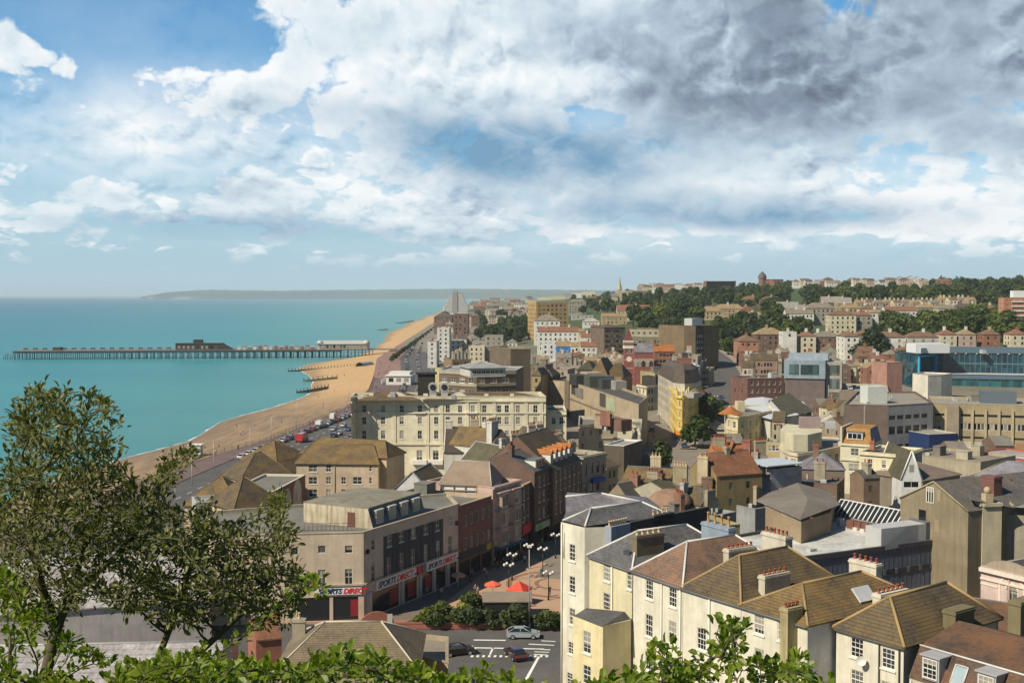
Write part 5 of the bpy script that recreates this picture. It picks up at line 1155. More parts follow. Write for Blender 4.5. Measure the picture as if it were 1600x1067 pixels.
    for nm, lab, A, B_, z, d, wl, rf, rh in rows:
        s = Bd(nm, lab, [A, B_], z, d, wl, z0=5, cat='house')
        if nm[0] == 'p':
            s.win('f', 948, 894, 948, 894, 1, 1.2, 1.9, 'sash6'); s.win('f', 983, 906, 983, 906, 1, .8, 1.9, 'sash6'); s.win('f', 947.5, 940, 947.5, 940, 1, 1.2, 1.9, 'sash6'); s.win('f', 983, 951, 983, 951, 1, 1.0, 1.2, 'sash')
            s.win('f', 948, 985, 948, 985, 1, 1.2, 1.9, 'sash6'); s.pipe('f', s.w * .56)
        elif A[0] < 1000:
            for (x, y) in ((1014.5, 921), (1051, 933)): s.win('f', x, y, x, y, 1, 1.25, 1.9, 'sash6')
            for (x, y) in ((1014, 977), (1050.5, 988)): s.win('f', x, y, x, y, 1, 1.2, 2.3, 'sash6')
            for (x, y) in ((1014, 1032), (1050.5, 1042)): s.win('f', x, y, x, y, 1, 1.2, 2.0, 'sash6')
            s.pipe('f', s.w * .6); s.pipe('f', s.w * .965, r=.09)
        elif A[0] < 1100:
            for (x, y) in ((1096, 944), (1129, 953)): s.win('f', x, y, x, y, 1, 1.25, 1.8, 'sash6')
            for (x, y) in ((1096, 998), (1129, 1008)): s.win('f', x, y, x, y, 1, 1.2, 2.1, 'sash6')
            s.pipe('f', s.w * .48, r=.07)
        else:
            for (x, y) in ((1186, 975), (1223, 986)): s.win('f', x, y, x, y, 1, 1.25, 1.8, 'sash6')
            for (x, y) in ((1186, 1030), (1223, 1041)): s.win('f', x, y, x, y, 1, 1.2, 2.0, 'sash6')
        s.gutter('f', LEADD)
        s.hip(rh, rf, 'y', .22, LC if 'yellow' not in nm and A[0] < 1000 or nm[0] == 'p' else plain((.30, .21, .10), .7), s.w * .5, .13)
        if nm[0] == 'p':
            s.chim(s.w * .80, 3.2, s.h + 3.3, .9, 3.6, 5, stucco((.20, .17, .12), .4), POTC, s.h, .45, 'y'); s.box('roof_light', s.w * .80, 7.5, s.h + 1.3, s.w * .80 + .6, 8.6, s.h + 1.75, plain((.5, .55, .6), .2))
            s.chim(s.w + 1.2, 10.5, s.h + 4.0, 4.4, 1.0, 4, stucco((.24, .30, .38), .4), plain((.42, .24, .12), .7), s.h - 1, 1.1)
            s.box('guttering_tank', s.w * .62, 1.0, s.h + .6, s.w * .62 + 1.1, 1.8, s.h + 1.5, plain((.05, .06, .08)))
        elif A[0] < 1000:
            s.chim(s.w * .98, 7.4, s.h + 3.2, .8, 3.6, 6, stucco((.58, .54, .44), .4), POT, s.h, .4, 'y'); s.box('roof_light', s.w * .84, 9, s.h + 1.2, s.w * .84 + .6, 10.2, s.h + 1.6, plain((.5, .55, .6), .2))
            s.chim(s.w * .62, 15.2, s.h + 3.2, 3.6, 1.0, 6, stucco((.56, .54, .46), .4), POT, s.h - 1, .55)
        elif A[0] < 1100:
            s.chim(s.w * .97, 4.6, s.h + 2.4, .8, 3.4, 5, stucco((.58, .54, .44), .4), POT, s.h, .45, 'y')
        else:
            s.chim(s.w * .34, 14.0, s.h + 2.9, 3.2, .9, 5, stucco((.60, .57, .48), .4), POT, s.h, .5); s.chim(s.w * .99, 11.2, s.h + 1.5, .9, 4.0, 6, stucco((.60, .57, .48), .3), POT, s.h - .6, .5, 'y')
            p = s.loc(PZ(1349, 928, 24.75)); b = MB(); b.box(-.75, -1.1, 0, .75, 1.1, .18); o = s.part('roof_light', b, plain((.5, .52, .54), .25)); o.location = (p.x, p.y, p.z); o.rotation_euler = (0, R(46), 0)
            s.chim(s.w * .80, -.3, s.h + 1.5, .9, 1.9, 4, stucco((.42, .36, .20), .8, (.10, .09, .05)), POT, 0, .4, 'y'); s.em[1] = stucco((.70, .70, .70), .2)
        s.done()
    # satellite dish
    # small yellow annex in front of the end house
    s = Bd('annex', 'small two window pale yellow annex with a patched dark felt roof', [(895.5, 962), (942, 978), (986, 968)], 18.5, 7, stucco((.68, .60, .37), .3), z0=5, cat='house', back=[(985, 953), (916, 950)])
    s.win(0, 917, 1003, 917, 1003, 1, 1.2, 2.3, 'sash'); s.win(0, 917, 1054, 917, 1054, 1, 1.2, 2.0, 'sash')
    lp = lambda x, y, z: tuple(s.loc(PZ(x, y, z)))
    m = MB(); A_, B2, C2, D2, E2 = lp(896, 962, 18.5), lp(942, 978, 18.6), lp(986, 967, 18.6), lp(916, 949.5, 19.8), lp(976, 955, 19.4)
    m.poly([A_, B2, D2]); m.poly([B2, C2, E2, D2]); s.part('roof', m, flat((.055, .055, .06), (.12, .12, .12))); s.done()
    # right-hand pair: hipped house, then brown mansard with dormers
    s = Bd('corner_house', 'separate cream house with a mossy hip, black downpipes and a satellite dish', [(1307, 982), (1412, 1012)], 22.9, 14, HW, z0=5, cat='house')
    for (x, y) in ((1339, 1012), (1388, 1029)): s.win('f', x, y, x, y, 1, 1.3, 1.7, 'sash6')
    s.win('f', 1339, 1062, 1339, 1062, 1, 1.3, 1.7, 'sash6'); s.win('f', 1386, 1080, 1386, 1080, 1, 1.3, 1.7, 'sash6')
    s.hip(3.0, T_BROWN, 'y', .3, plain((.33, .23, .10), .7), s.w * .46, .15); s.gutter('f', LEADD); s.pipe('f', s.w * .66, r=.06, m=IRON); s.pipe('f', s.w * .95, r=.07, m=IRON)
    q, z = s.uv(1352, 1030, 'f'); b = MB(); b.lathe([(.05, 0), (.3, .06), (.42, .16)], 12); b.tube((0, 0, 0), (0, 0, -.5), .03); o = s.part('satellite_dish', b, plain((.6, .6, .58))); o.location = (q, -.5, z); o.rotation_euler = (R(80), 0, R(25))
    s.chim(s.w + .2, 7.5, s.h + 2.2, 1.2, 2.8, 0, stucco((.20, .17, .10), .6, (.10, .10, .04)), zb=s.h - 3); s.chim(s.w + 1.5, 15.5, s.h + 2.0, 1.2, 3.0, 0, stucco((.22, .19, .11), .6, (.10, .10, .04)), zb=s.h - 3)
    s.done()
    BM = tiles((.075, .055, .045), (.19, .09, .04), .75, .25, .2)
    s = Bd('mansard_house', 'brown slated mansard house with white framed dormers at the bottom right corner', [(1421, 1057), (1650, 1130)], 20.8, 12, stucco((.5, .46, .36), .3), z0=5, cat='house')
    w, d, h = s.w, s.d, s.h; m = MB(); m.poly([(0, -.1, h), (w, -.1, h), (w, 1.4, h + 2.4), (0, 1.4, h + 2.4)]); m.poly([(0, 1.4, h + 2.4), (w, 1.4, h + 2.4), (w, 6.6, h + 3.6), (0, 6.6, h + 3.6)]); m.poly([(0, 6.6, h + 3.6), (w, 6.6, h + 3.6), (w, 11.9, h + 2.0), (0, 11.9, h + 2.0)]); m.poly([(w, -.1, h), (w, 12, h), (w, 11.9, h + 2), (w, 6.6, h + 3.6), (w, 1.4, h + 2.4)])
    m.poly([(0, -.1, h), (0, 1.4, h + 2.4), (0, 6.6, h + 3.6), (0, 11.9, h + 2), (0, 12, h)]); s.rf = s.part('roof', m, BM)
    m = MB(); m.tube((0, 1.35, h + 2.42), (w, 1.35, h + 2.42), .09, n=5); s.part('ridge_cap', m, LC, s.rf)
    for q_, in ((.165,), (.56,)):
        x = w * q_; m = MB(); m.box(x - .8, -.15, h + .3, x + .8, 2.4, h + 2.2); m.box(x - .95, -.3, h + 2.2, x + .95, 2.6, h + 2.32); o = s.part('dormer', m, plain((.34, .34, .36))); ms = winmesh(1.3, 1.6, 'sash6'); g = link('window', ms[0], o, (x, -.32, h + 1.25)); link('window_frame', ms[1], o, (x, -.3, h + 1.25))
    x = w * .335; m = MB(); m.poly([(x - .5, .15, h + .6), (x + .5, .15, h + .6), (x + .5, .95, h + 1.8), (x - .5, .95, h + 1.8)]); o = s.part('roof_light', m, plain((.30, .38, .42), .15)); m = MB()
    for (p, q) in (((x - .55, .13, h + .55), (x + .55, .13, h + .55)), ((x - .55, .93, h + 1.85), (x + .55, .93, h + 1.85)), ((x - .55, .13, h + .55), (x - .55, .93, h + 1.85)), ((x + .55, .13, h + .55), (x + .55, .93, h + 1.85))): m.tube(p, q, .07, n=4)
    m.build('roof_light_frame', LC, o)
    s.pipe('f', .2, r=.09, m=plain((.5, .5, .48))); s.done()
    s = Bd('rear_ridge_house', 'rust stained brown roofed house just beyond the mansard dormers', [(1476, 985), (1660, 1015)], 19.5, 10, stucco((.3, .27, .2), .3), z0=5, cat='house'); s.gable(2.2, BM, 'x', .2); s.chim(s.w * .73, 5.5, s.h + 3.2, 1.2, 1.0, 0, stucco((.15, .12, .08), .4)); s.done()
right_row()
def mall():
    BL = stucco((.115, .13, .17), .15)
    s = Bd('shopping_hall', 'large blue grey clad hall with a blotchy white flat roof and dark window strip', [(1200, 878), (1507, 838)], 15.2, 36, BL, z0=5, back=[(1360, 800), (1142, 838)])
    L = s.w; x = .6; jn = MB()
    while x < L: s.onwall('', 'f', x - .03, 2.2, x + .03, s.h - .5, .035, None, None, jn); x += .9
    s.part('cladding_seam', jn, plain((.075, .085, .115)))
    s.onwall('roof_edge', 'f', 0, s.h - .5, L, s.h + .16, .2, plain((.05, .05, .055))); s.onwall('window_strip', 'f', 0, s.h - 4.1, L - .3, s.h - 3.4, .1, plain((.03, .03, .035), .2))
    n = 16
    for j in range(n): s.onwall('strip_mullion', 'f', L * j / n, s.h - 4.15, L * j / n + .5, s.h - 3.35, .14, BL)
    s.onwall('canopy', 'f', L - 12, s.h - 8.2, L + 0.2, s.h - 7.2, 1.0, plain((.5, .5, .48)))
    for j in range(6): s.onwall('fascia_bracket', 'f', L - 11.6 + j * 2.2, s.h - 8.0, L - 10.4 + j * 2.2, s.h - 7.4, 1.03, plain((.25, .25, .25)))
    s.win1('f', L - 8.3, 1.7, 4.6, 3.0, 'x'); s.win1('f', L - 3.2, 1.7, 4.4, 3.0, 'x')
    s.flat(flat((.60, .60, .58), (.30, .28, .25), .5), .3, plain((.07, .07, .075)), .35)
    lp = lambda x, y, z: s.loc(PZ(x, y, z)); h = s.h
    p = lp(1383, 856, 15.2); b = MB(); b.poly([(p.x, p.y, h - .3), (p.x + 7.6, p.y + 1.0, h - .3), (p.x + 7.6, p.y + 1.0, h + 2.6), (p.x + 5.6, p.y + .8, h + 2.6), (p.x, p.y, h + .3)]); b.box(p.x + .2, p.y + 1.0, h - .3, p.x + 9, p.y + 4.2, h + 2.6)
    s.part('stair_housing', b, plain((.40, .41, .42)))
    b = MB(); b.box(p.x + 9.0, p.y + .9, h - .3, p.x + 11.2, p.y + 4.4, h + 2.8); s.part('stair_housing', b, plain((.12, .12, .14)))
    for j in range(4):
        p = lp(1333 + j * 11, 826 + j * 2.2, 15); o = s.box('vent_cowl', p.x, p.y, h - .3, p.x + 1.3, p.y + 1.5, h + 1.0, plain((.16, .07, .05))); s.box('vent_plinth', p.x - .2, p.y - 1.0, h - .32, p.x + 1.6, p.y - .1, h + .1, plain((.55, .52, .46)))
    p = lp(1312, 822, 15); s.vent(p.x, p.y, h - .3, 1.0, 1.3); p = lp(1266, 861, 15); s.vent(p.x, p.y, h - .3, 1.2, .4)
    p = lp(1248, 833, 15.2); b = MB(); b.lathe([(2.8, 0), (2.5, .25), (.1, .3)], 12, (p.x, p.y, h - .3)); b.build('dirt_mound', plain((.13, .10, .07)), s.root)
    s.done()
    s = Bd('brick_plant_house', 'low tan brick plant house with a grey lean roof beside the white flat roof', [(1196, 790), (1252, 815), (1298, 800)], 18.2, 12, brick((.26, .19, .11)), z0=14, back=[(1305, 775), (1216, 762)])
    lp = lambda x, y, z: tuple(s.loc(PZ(x, y, z))); m = MB()
    a, b_, c, d_, e = lp(1180, 782, 18.3), lp(1250, 812, 18.3), lp(1313, 788, 18.3), lp(1246, 754, 19.9), lp(1262, 780, 19.6)
    m.poly([a, b_, e, d_]); m.poly([b_, c, e]); m.poly([c, lp(1296, 768, 18.3), d_, e]); m.poly([a, d_, lp(1200, 770, 18.3)]); s.part('roof', m, flat((.20, .18, .155), (.14, .12, .10)))
    s.win(0, 1219, 800, 1219, 800, 1, 1.4, 2.2, 'x'); s.done()
    # glazed rooflight
    A, B_ = PZ(1300, 801, 15.6), PZ(1406, 822, 15.6); root = E('glazed_rooflight', 'long white barred lean to rooflight behind the white flat roof', 'rooflight', (A.x, A.y, 12), math.atan2(B_.y - A.y, B_.x - A.x)); L = (B_ - A).to_2d().length
    m = MB(); m.poly([(0, 0, 3.4), (L, 0, 3.4), (L, 2.2, 5.6), (0, 2.2, 5.6)]); m.build('glazing', plain((.02, .025, .03), .1), root); m = MB(); m.box(0, .05, 0, L, 3.6, 3.38); m.poly([(0, 2.2, 5.6), (L, 2.2, 5.6), (L, 3.6, 3.4), (0, 3.6, 3.4)]); m.build('kerb_wall', plain((.30, .33, .33)), root)
    for j in range(16):
        x = L * j / 15; m = MB(); m.tube((x, -.05, 3.4), (x, 2.2, 5.68), .11, n=4); m.build('glazing_bar', plain((.72, .72, .70)), root)
    m = MB(); m.tube((0, 2.2, 5.68), (L, 2.2, 5.68), .13, n=4); m.build('ridge_bar', plain((.72, .72, .70)), root)
    # stone gable and its slate halls
    GS = stucco((.25, .21, .145), .75, (.15, .11, .06))
    s = Bd('stone_hall', 'big weathered stone gable end with two sash windows and ochre lichen stains', [(1407, 779), (1513, 800)], 20.6, 30, GS, z0=5, cat='hall')
    s.win('f', 1453.5, 773, 1453.5, 773, 1, 1.3, 2.4, 'd'); s.win('f', 1441, 809, 1441, 809, 1, 1.4, 2.5, 'd'); s.onwall('blind_window', 'f', *([s.uv(1464, 782, 'f')[0], s.uv(1464, 782, 'f')[1], s.uv(1470, 782, 'f')[0], s.uv(1470, 766, 'f')[1]]), .04, stucco((.33, .28, .18), .3)); s.onwall('blind_window', 'f', *([s.uv(1460, 830, 'f')[0], s.uv(1460, 830, 'f')[1], s.uv(1467, 830, 'f')[0], s.uv(1467, 812, 'f')[1]]), .04, stucco((.30, .25, .17), .3))
    s.gable(3.4, tiles((.12, .11, .11), (.17, .15, .11), .5, .3, .3), 'y', .1, None, None, .05, stucco((.36, .31, .20), .5)); q_, z_ = s.uv(1453.5, 773, 'f'); link('window', winmesh(1.3, 2.2, 'dorm')[0], s.root, (q_, -.05, z_)); s.chim(s.w * .74, 9, s.h + 4.2, 2.4, 1.8, 0, brick((.14, .04, .035)), zb=s.h + 1); s.done()
    s = Bd('stone_buttress_wall', 'pale stone end wall with a ball finial and a curved shoulder beside the stained gable', [(1514, 781), (1536, 788)], 21.5, 3, stucco((.50, .45, .32), .35), z0=5, cat='wall')
    s.bands([s.h - .3], None, ('f', 'r'), .35, .5, 'coping'); b = MB(); b.box(s.w * .6, .6, s.h + .2, s.w * .6 + 1.2, 1.8, s.h + 1.4); b.ball((s.w * .6 + .6, 1.2, s.h + 1.9), .55); s.part('finial', b, stucco((.5, .4, .26), .3)); s.flat(STONE, .1); s.done()
    s = Bd('stone_buttress_wall', 'lower pale stone wall stepping right from the finial wall towards the pink hall', [(1538, 806), (1562, 814)], 18.4, 4, stucco((.50, .45, .32), .35), z0=5, cat='wall'); s.bands([s.h - .2], None, ('f',), .4, .4, 'coping'); s.flat(STONE, .1); s.done()
    s = Bd('stone_terrace', 'grey stone terrace of arched doorways behind the pink hall', [(1562, 826), (1640, 812)], 17.0, 10, stucco((.33, .31, .25), .5), z0=5); s.grid('f', 8, 2, .9, 2.2, 'd', 3.5, 4, .8); s.bands([s.h - .4], None, ('f',), .4, .4); s.flat(GRFELT, .7, stucco((.5, .47, .36), .3)); s.done()
    s = Bd('slate_church', 'large violet grey slate roof with skylights, the second of two parallel church roofs', [(1523, 800), (1700, 812)], 19.5, 26, stucco((.30, .28, .22), .4), z0=5, cat='church')
    lp = lambda x, y, z: tuple(s.loc(PZ(x, y, z))); SP_ = tiles((.20, .185, .22), (.34, .33, .35), .7, .35, .22)
    m = MB(); c, d_ = lp(1700, 726, 24.3), lp(1572, 719, 24.8); e = lp(1522, 741, 23.2)
    m.poly([lp(1584, 792, 20.5), lp(1700, 800, 20.0), c, d_, e]); s.rf = s.part('roof', m, SP_); m = MB(); m.tube(e, lp(1584, 791, 20.7), .25, n=5); m.tube(d_, e, .15, n=5); s.part('coping', m, stucco((.34, .30, .20), .4), s.rf)
    for (x, y, z) in ((1587, 748, 23.1), (1560, 757, 22.7)):
        p = s.loc(PZ(x, y, z)); b = MB(); b.box(-.9, -.3, -.5, .9, .3, .7); o = s.part('skylight', b, plain((.30, .34, .33), .3)); o.location = p; o.rotation_euler = (R(-50), 0, 0)
    p = s.loc(PZ(1578, 786, 19.8)); s.chim(p.x, p.y, s.h + 3.6, .9, .9, 1, stucco((.35, .22, .15), .3), POT, s.h - 2)
    s.done()
    s = Bd('slate_hall', 'dark grey slate pitch between the stained gable and the violet church roof', [(1512, 798), (1588, 808)], 18.6, 18, stucco((.12, .11, .09), .4), z0=5)
    lp = lambda x, y, z: tuple(s.loc(PZ(x, y, z))); m = MB(); m.poly([lp(1516, 781, 22.2), lp(1583, 793, 21.0), lp(1522, 741, 23.1), lp(1500, 745, 23.0)]); s.part('roof', m, tiles((.12, .12, .12), (.17, .15, .12), .5, .3, .3)); s.flat(DKFELT, 1.0); s.done()
    s = Bd('pink_hall', 'pale pink classical hall with a moulded cornice and round arched windows at the right edge', [(1533, 885), (1660, 915)], 15.6, 18, stucco((.60, .46, .42), .12), z0=5, cat='hall')
    HW = plain((.66, .58, .5)); s.bands([s.h - .5], HW, ('f',), .5, .5, 'cornice'); s.bands([s.h - 1.6], HW, ('f',), .2, .25)
    s.win('f', 1581, 941, 1581, 941, 1, 1.6, 3.6, 'arch')
    q, z = s.uv(1581, 925, 'f'); z += .25
    for r0, r1, mm, t in ((0, .8, GL, .03), (.8, 1.05, HW, .06), (1.7, 2.0, HW, .06)):
        b = MB()
        for a_ in range(14):
            t0, t1 = math.pi * a_ / 14, math.pi * (a_ + 1) / 14
            b.poly([(q + r1 * math.cos(t0), -t, z + r1 * math.sin(t0)), (q + r0 * math.cos(t0), -t, z + r0 * math.sin(t0)), (q + r0 * math.cos(t1), -t, z + r0 * math.sin(t1)), (q + r1 * math.cos(t1), -t, z + r1 * math.sin(t1))][:4])
        s.part('window_head' if r0 == 0 else 'arch', b, mm)
    for sg in (-1, 1): s.onwall('arch_jamb', 'f', q + sg * 1.85 - .15, z - 5, q + sg * 1.85 + .15, z, .06, HW)
    s.onwall('string_course', 'f', 0, z - .15, q - 2.1, z + .1, .08, HW); s.pipe('f', 4.4, r=.1, m=plain((.35, .25, .22)))
    s.flat(flat((.20, .19, .19), (.14, .13, .13)), .8, stucco((.42, .36, .30), .4), .4)
    b = MB(); k_ = Vector((3.6, 0, 0))
    for a_ in range(10):
        t0, t1 = math.pi * a_ / 10, math.pi * (a_ + 1) / 10; c0 = (k_.x + 3.2 * math.cos(t0), 1.3 * math.sin(t0)); c1 = (k_.x + 3.2 * math.cos(t1), 1.3 * math.sin(t1))
        b.poly([(c0[0], .4, s.h), (c0[0], .4, s.h + c0[1]), (c1[0], .4, s.h + c1[1]), (c1[0], .4, s.h)]); b.poly([(c0[0], .4, s.h + c0[1]), (c0[0], 1.1, s.h + c0[1]), (c1[0], 1.1, s.h + c1[1]), (c1[0], .4, s.h + c1[1])]); b.poly([(c0[0], 1.1, s.h), (c1[0], 1.1, s.h), (c1[0], 1.1, s.h + c1[1]), (c0[0], 1.1, s.h + c0[1])])
    s.part('pediment', b, stucco((.34, .28, .22), .4)); s.done()
mall()
def rmid():
    CR = stucco((.64, .56, .36), .22)
    s = Bd('rounded_corner_block', 'pale yellow block with a rounded end and tall chimneys facing the crossing', [(1132, 643), (1135, 647), (1142, 649), (1153, 650.5), (1168, 649), (1205, 642)], 16.6, 16, CR, z0=5.2, back=[(1198, 633), (1140, 634)])
    for k_ in range(6):
        if k_ >= s.nf - 1: break
        L = s.edge(k_)[3]; c = max(1, int(L / 3.4))
        for j in range(c):
            for z in (2.6, 6.2, 9.6): s.win1(k_, L * (j + .5) / c, s.h - z, 1.1, 1.9, 'm')
    E_ = tuple(range(s.nf - 1)); s.bands([s.h - .5], None, E_, .35, .4, 'cornice'); s.bands([s.h - 4.4, s.h - 8], None, E_, .18, .25)
    s.flat(GRFELT, .6); p = s.pts; c = Vector((sum(q[0] for q in p[:5]) / 5, sum(q[1] for q in p[:5]) / 5 + 2.5)); b = MB(); b.lathe([(3.8, 0), (.1, 2.3)], 12, (c.x, c.y, s.h)); s.part('turret_roof', b, T_ORANGE); s.box('roof_hut', s.w * .4, 5, s.h - .6, s.w * .55, 8, s.h + 2.5, CR)
    s.done()
    s = Bd('side_terrace', 'dull yellow side terrace running back from the rounded corner block', [(1206, 658), (1226, 664)], 15.5, 12, stucco((.42, .37, .24), .3), z0=5.2); s.grid('f', 3, 3, 1, 1.7, 'd'); s.gable(2.2, T_BROWN, 'x'); s.done()
    # stepped canopies in the road by the corner
    P = PZ(1122, 690, 5.2); root = E('market_canopy', 'row of pale slatted canopy roofs along the street by the rounded corner', 'canopy', (P.x, P.y, 5.2))
    for j in range(7):
        b = MB(); b.box(0, 6 * j, 2.6, 6.5, 6 * j + 3.0, 2.75); b.build('canopy_slat', plain((.42, .38, .31)), root)
        b = MB(); b.tube((.4, 6 * j + 1.5, 0), (.4, 6 * j + 1.5, 2.6), .08); b.build('post', IRON, root)
    s = Bd('membrane_roof_hall', 'building with a bright white stretched membrane roof behind the rounded corner', [(1150, 640), (1204, 654), (1246, 648)], 15.4, 20, stucco((.6, .58, .52), .2), z0=6, back=[(1240, 628), (1170, 622)])
    lp = lambda x, y, z: tuple(s.loc(PZ(x, y, z))); m = MB(); WM = plain((.50, .52, .55), .5); ap = lp(1192, 620, 17.6); P6 = [lp(1146, 640, 15.5), lp(1204, 655, 15.5), lp(1248, 648, 15.5), lp(1240, 628, 15.5), lp(1168, 622, 15.5)]
    for j in range(5): m.poly([P6[j], P6[(j + 1) % 5], ap])
    s.part('roof', m, WM); s.done()
    s = Bd('gabled_shed', 'white walled hall with a broad olive grey pitched roof, its gable end facing left', [(1196, 641), (1230, 658), (1271, 648)], 15.0, 16, stucco((.62, .62, .58), .3), z0=6, back=[(1256, 628), (1212, 620)])
    lp = lambda x, y, z: tuple(s.loc(PZ(x, y, z))); m = MB(); a, b_, c, d_ = lp(1204, 625, 19.0), lp(1229, 653, 15.2), lp(1272, 642, 15.2), lp(1232, 613, 19.2); m.poly([a, b_, c, d_]); m.poly([a, d_, lp(1236, 618, 15.2), lp(1196, 628, 15.2)]); s.part('roof', m, T_OLIVE); m = MB(); m.poly([lp(1198, 640, 15), b_, a]); s.part('gable_wall', m, stucco((.66, .66, .64), .2)); s.done()
    # modern museum-like block
    s = Bd('modern_block', 'modern block of purple brown brick under a pale blue grey box with a ribbon window', [(1227, 564), (1289, 566)], 27.5, 20, brick((.115, .085, .085)), z0=6)
    s.box('upper_box', -.4, -.5, s.h - 6.4, s.w + .2, 19, s.h + .3, stucco((.27, .33, .385), .1)); s.box('window', 1.4, -.56, s.h - 5.0, 5, -.5, s.h - 1.2, bluglass((.035, .06, .06))); s.box('window', 5.6, -.56, s.h - 5.0, 12.2, -.5, s.h - 1.2, bluglass((.02, .035, .035)))
    for x in range(14): s.box('cladding_seam', x * 1.05 + .3, -.53, s.h - 6.3, x * 1.05 + .36, -.5, s.h + .2, plain((.25, .32, .38)))
    s.box('roof_screen', 1, 3, s.h + .3, s.w + 1, 12, s.h + 2.6, stucco((.30, .36, .42), .1)); s.box('stair_tower', s.w + .3, 1.5, 0, s.w + 6, 14, s.h - .3, stucco((.36, .34, .29), .2))
    for z in (3, 8, 13, 18): s.box('stair_glazing', s.w + 1.4, 1.42, z - 1.6, s.w + 5.2, 1.5, z + 2.2, bluglass((.05, .06, .06)))
    s.flat(GRFELT, .2); s.done()
    # blue glass college
    NB = plain((.10, .15, .20), .4)
    s = Bd('glass_college', 'long blue green glass college building with a navy roof band and a bright blue frame', [(1437, 553), (1462, 549.5), (1680, 552)], 27.0, 26, bluglass(), z0=6, cat='college')
    L = s.edge(1)[3]; s.onwall('roof_band', 1, 0, s.h - .4, L, s.h + 2.4, .5, NB); s.onwall('roof_band', 0, 0, s.h + .2, s.edge(0)[3], s.h + 2.4, .4, plain((.5, .55, .6)))
    for j in range(26):
        q = L * (j + .5) / 26; s.onwall('mullion', 1, q, s.h - 9.4, q + .18, s.h - .5, .12, plain((.12, .16, .19)))
        if j % 2: s.onwall('ceiling_light', 1, q + .3, s.h - .75, q + .9, s.h - .5, .6, plain((.7, .72, .72)))
    s.onwall('spandrel', 1, 0, s.h - 5.3, L, s.h - 4.7, .18, plain((.08, .16, .18))); s.onwall('terrace_band', 1, 0, s.h - 11.4, L, s.h - 9.4, 5.5, NB); s.onwall('terrace_edge', 1, 0, s.h - 9.4, L, s.h - 9.1, 5.8, plain((.45, .47, .48)))
    for z0, z1, q0, q1 in ((-8.6, -8.0, -.1, 1.02), (-1.4, -.8, -.1, 1.02), (-8.6, -.8, -.1, -.02), (-8.6, -.8, .95, 1.02)): L0 = s.edge(0)[3]; s.onwall('blue_frame', 0, L0 * q0, s.h + z0, L0 * q1, s.h + z1, .7, plain((.03, .36, .66), .4))
    s.onwall('lower_glazing', 1, 5, 0, L, s.h - 11.5, 5.0, bluglass((.01, .05, .06))); s.flat(flat((.34, .37, .40)), .4, clutter=5, seed=12); s.box('roof_pavilion', 1, 6, s.h, 16, 16, s.h + 4, plain((.62, .64, .66))); s.done()
    s = Bd('white_curved_wall', 'blank cream white curved wall standing in front of the glass college', [(1426, 584), (1450, 587), (1471, 586)], 20.4, 12, stucco((.66, .63, .54), .08), z0=6); s.flat(LTFELT, .3); s.done()
    s = Bd('pink_brick_block', 'blank pink brick gable block left of the glass college', [(1386, 567), (1410, 566)], 26, 10, brick((.34, .17, .13)), z0=7); s.flat(GRFELT, .4); s.done()
    # concrete shopping centre
    s = Bd('concrete_office', 'brown clad office wing with grey panelled front and roof plant box', [(1319, 632), (1388, 634), (1458, 630)], 21.0, 22, stucco((.15, .11, .095), .15), z0=5, back=[(1430, 612), (1340, 612)])
    s.em[1] = stucco((.34, .34, .34), .35); L = s.edge(1)[3]
    for z in (3.4, 7.0, 11.6, 14.8):
        for j in range(5): s.win1(1, L * (.09 + .18 * j), s.h - z, L * .14, 1.2 if z in (3.4, 11.6) else 2.2, 'x')
    s.onwall('panel_joint', 0, s.edge(0)[3] * .45, 0, s.edge(0)[3] * .45 + .4, s.h, .1, stucco((.3, .26, .22), .2))
    s.flat(flat((.30, .27, .22), (.2, .18, .15)), .4, clutter=6, seed=2); s.box('plant_room', s.w * .35, 5, s.h - .4, s.w * .35 + 6, 10, s.h + 4.6, plain((.52, .54, .52))); s.done()
    s = Bd('shopping_centre', 'long tan concrete shopping centre with rows of ribbon windows and square bays', [(1458, 630), (1690, 642)], 20.6, 24, stucco((.36, .30, .19), .3), z0=5)
    L = s.w; n = 11
    for j in range(n):
        q = L * (j + .5) / n
        if 1 <= j < 2: continue
        s.win1('f', q, s.h - 3.2, L / n - .9, .7, 'x'); 
        for k_ in (-1, 0, 1): s.win1('f', q + k_ * L / n * .29, s.h - 6.4, L / n * .25, 1.9, 'l')
        s.win1('f', q, s.h - 9.6, L / n - .9, .6, 'x'); s.onwall('spandrel_panel', 'f', q - L / n * .42, s.h - 12.8, q + L / n * .42, s.h - 10.8, .1, random.choice([stucco((.5, .48, .42), .5), stucco((.38, .22, .12), .5), stucco((.42, .36, .27), .5)])); s.win1('f', q, s.h - 14.2, L / n - .9, .8, 'x')
    for j in range(n + 1): s.onwall('concrete_rib', 'f', max(0, L * j / n - .3), 0, L * j / n + .3, s.h - 1.4, .5, stucco((.42, .36, .24), .2))
    s.onwall('stair_bay', 'f', L / n * 1.05, s.h - 9, L / n * 1.95, s.h - .2, 1.6, stucco((.30, .25, .19), .3)); s.flat(flat((.30, .28, .24), (.22, .2, .17)), .5, stucco((.40, .34, .22), .3), .4, 10, 21); s.box('roof_plant', L * .35, 10, s.h - .5, L * .6, 16, s.h + 3, plain((.10, .13, .16))); s.done()
    s = Bd('blue_hoarded_block', 'dark blue painted loading block with a pale canopy in the angle of the concrete centre', [(1452, 679), (1497, 672)], 13.5, 10, plain((.012, .03, .11), .6), z0=5); s.flat(LTFELT, .2, plain((.4, .38, .32))); s.done()
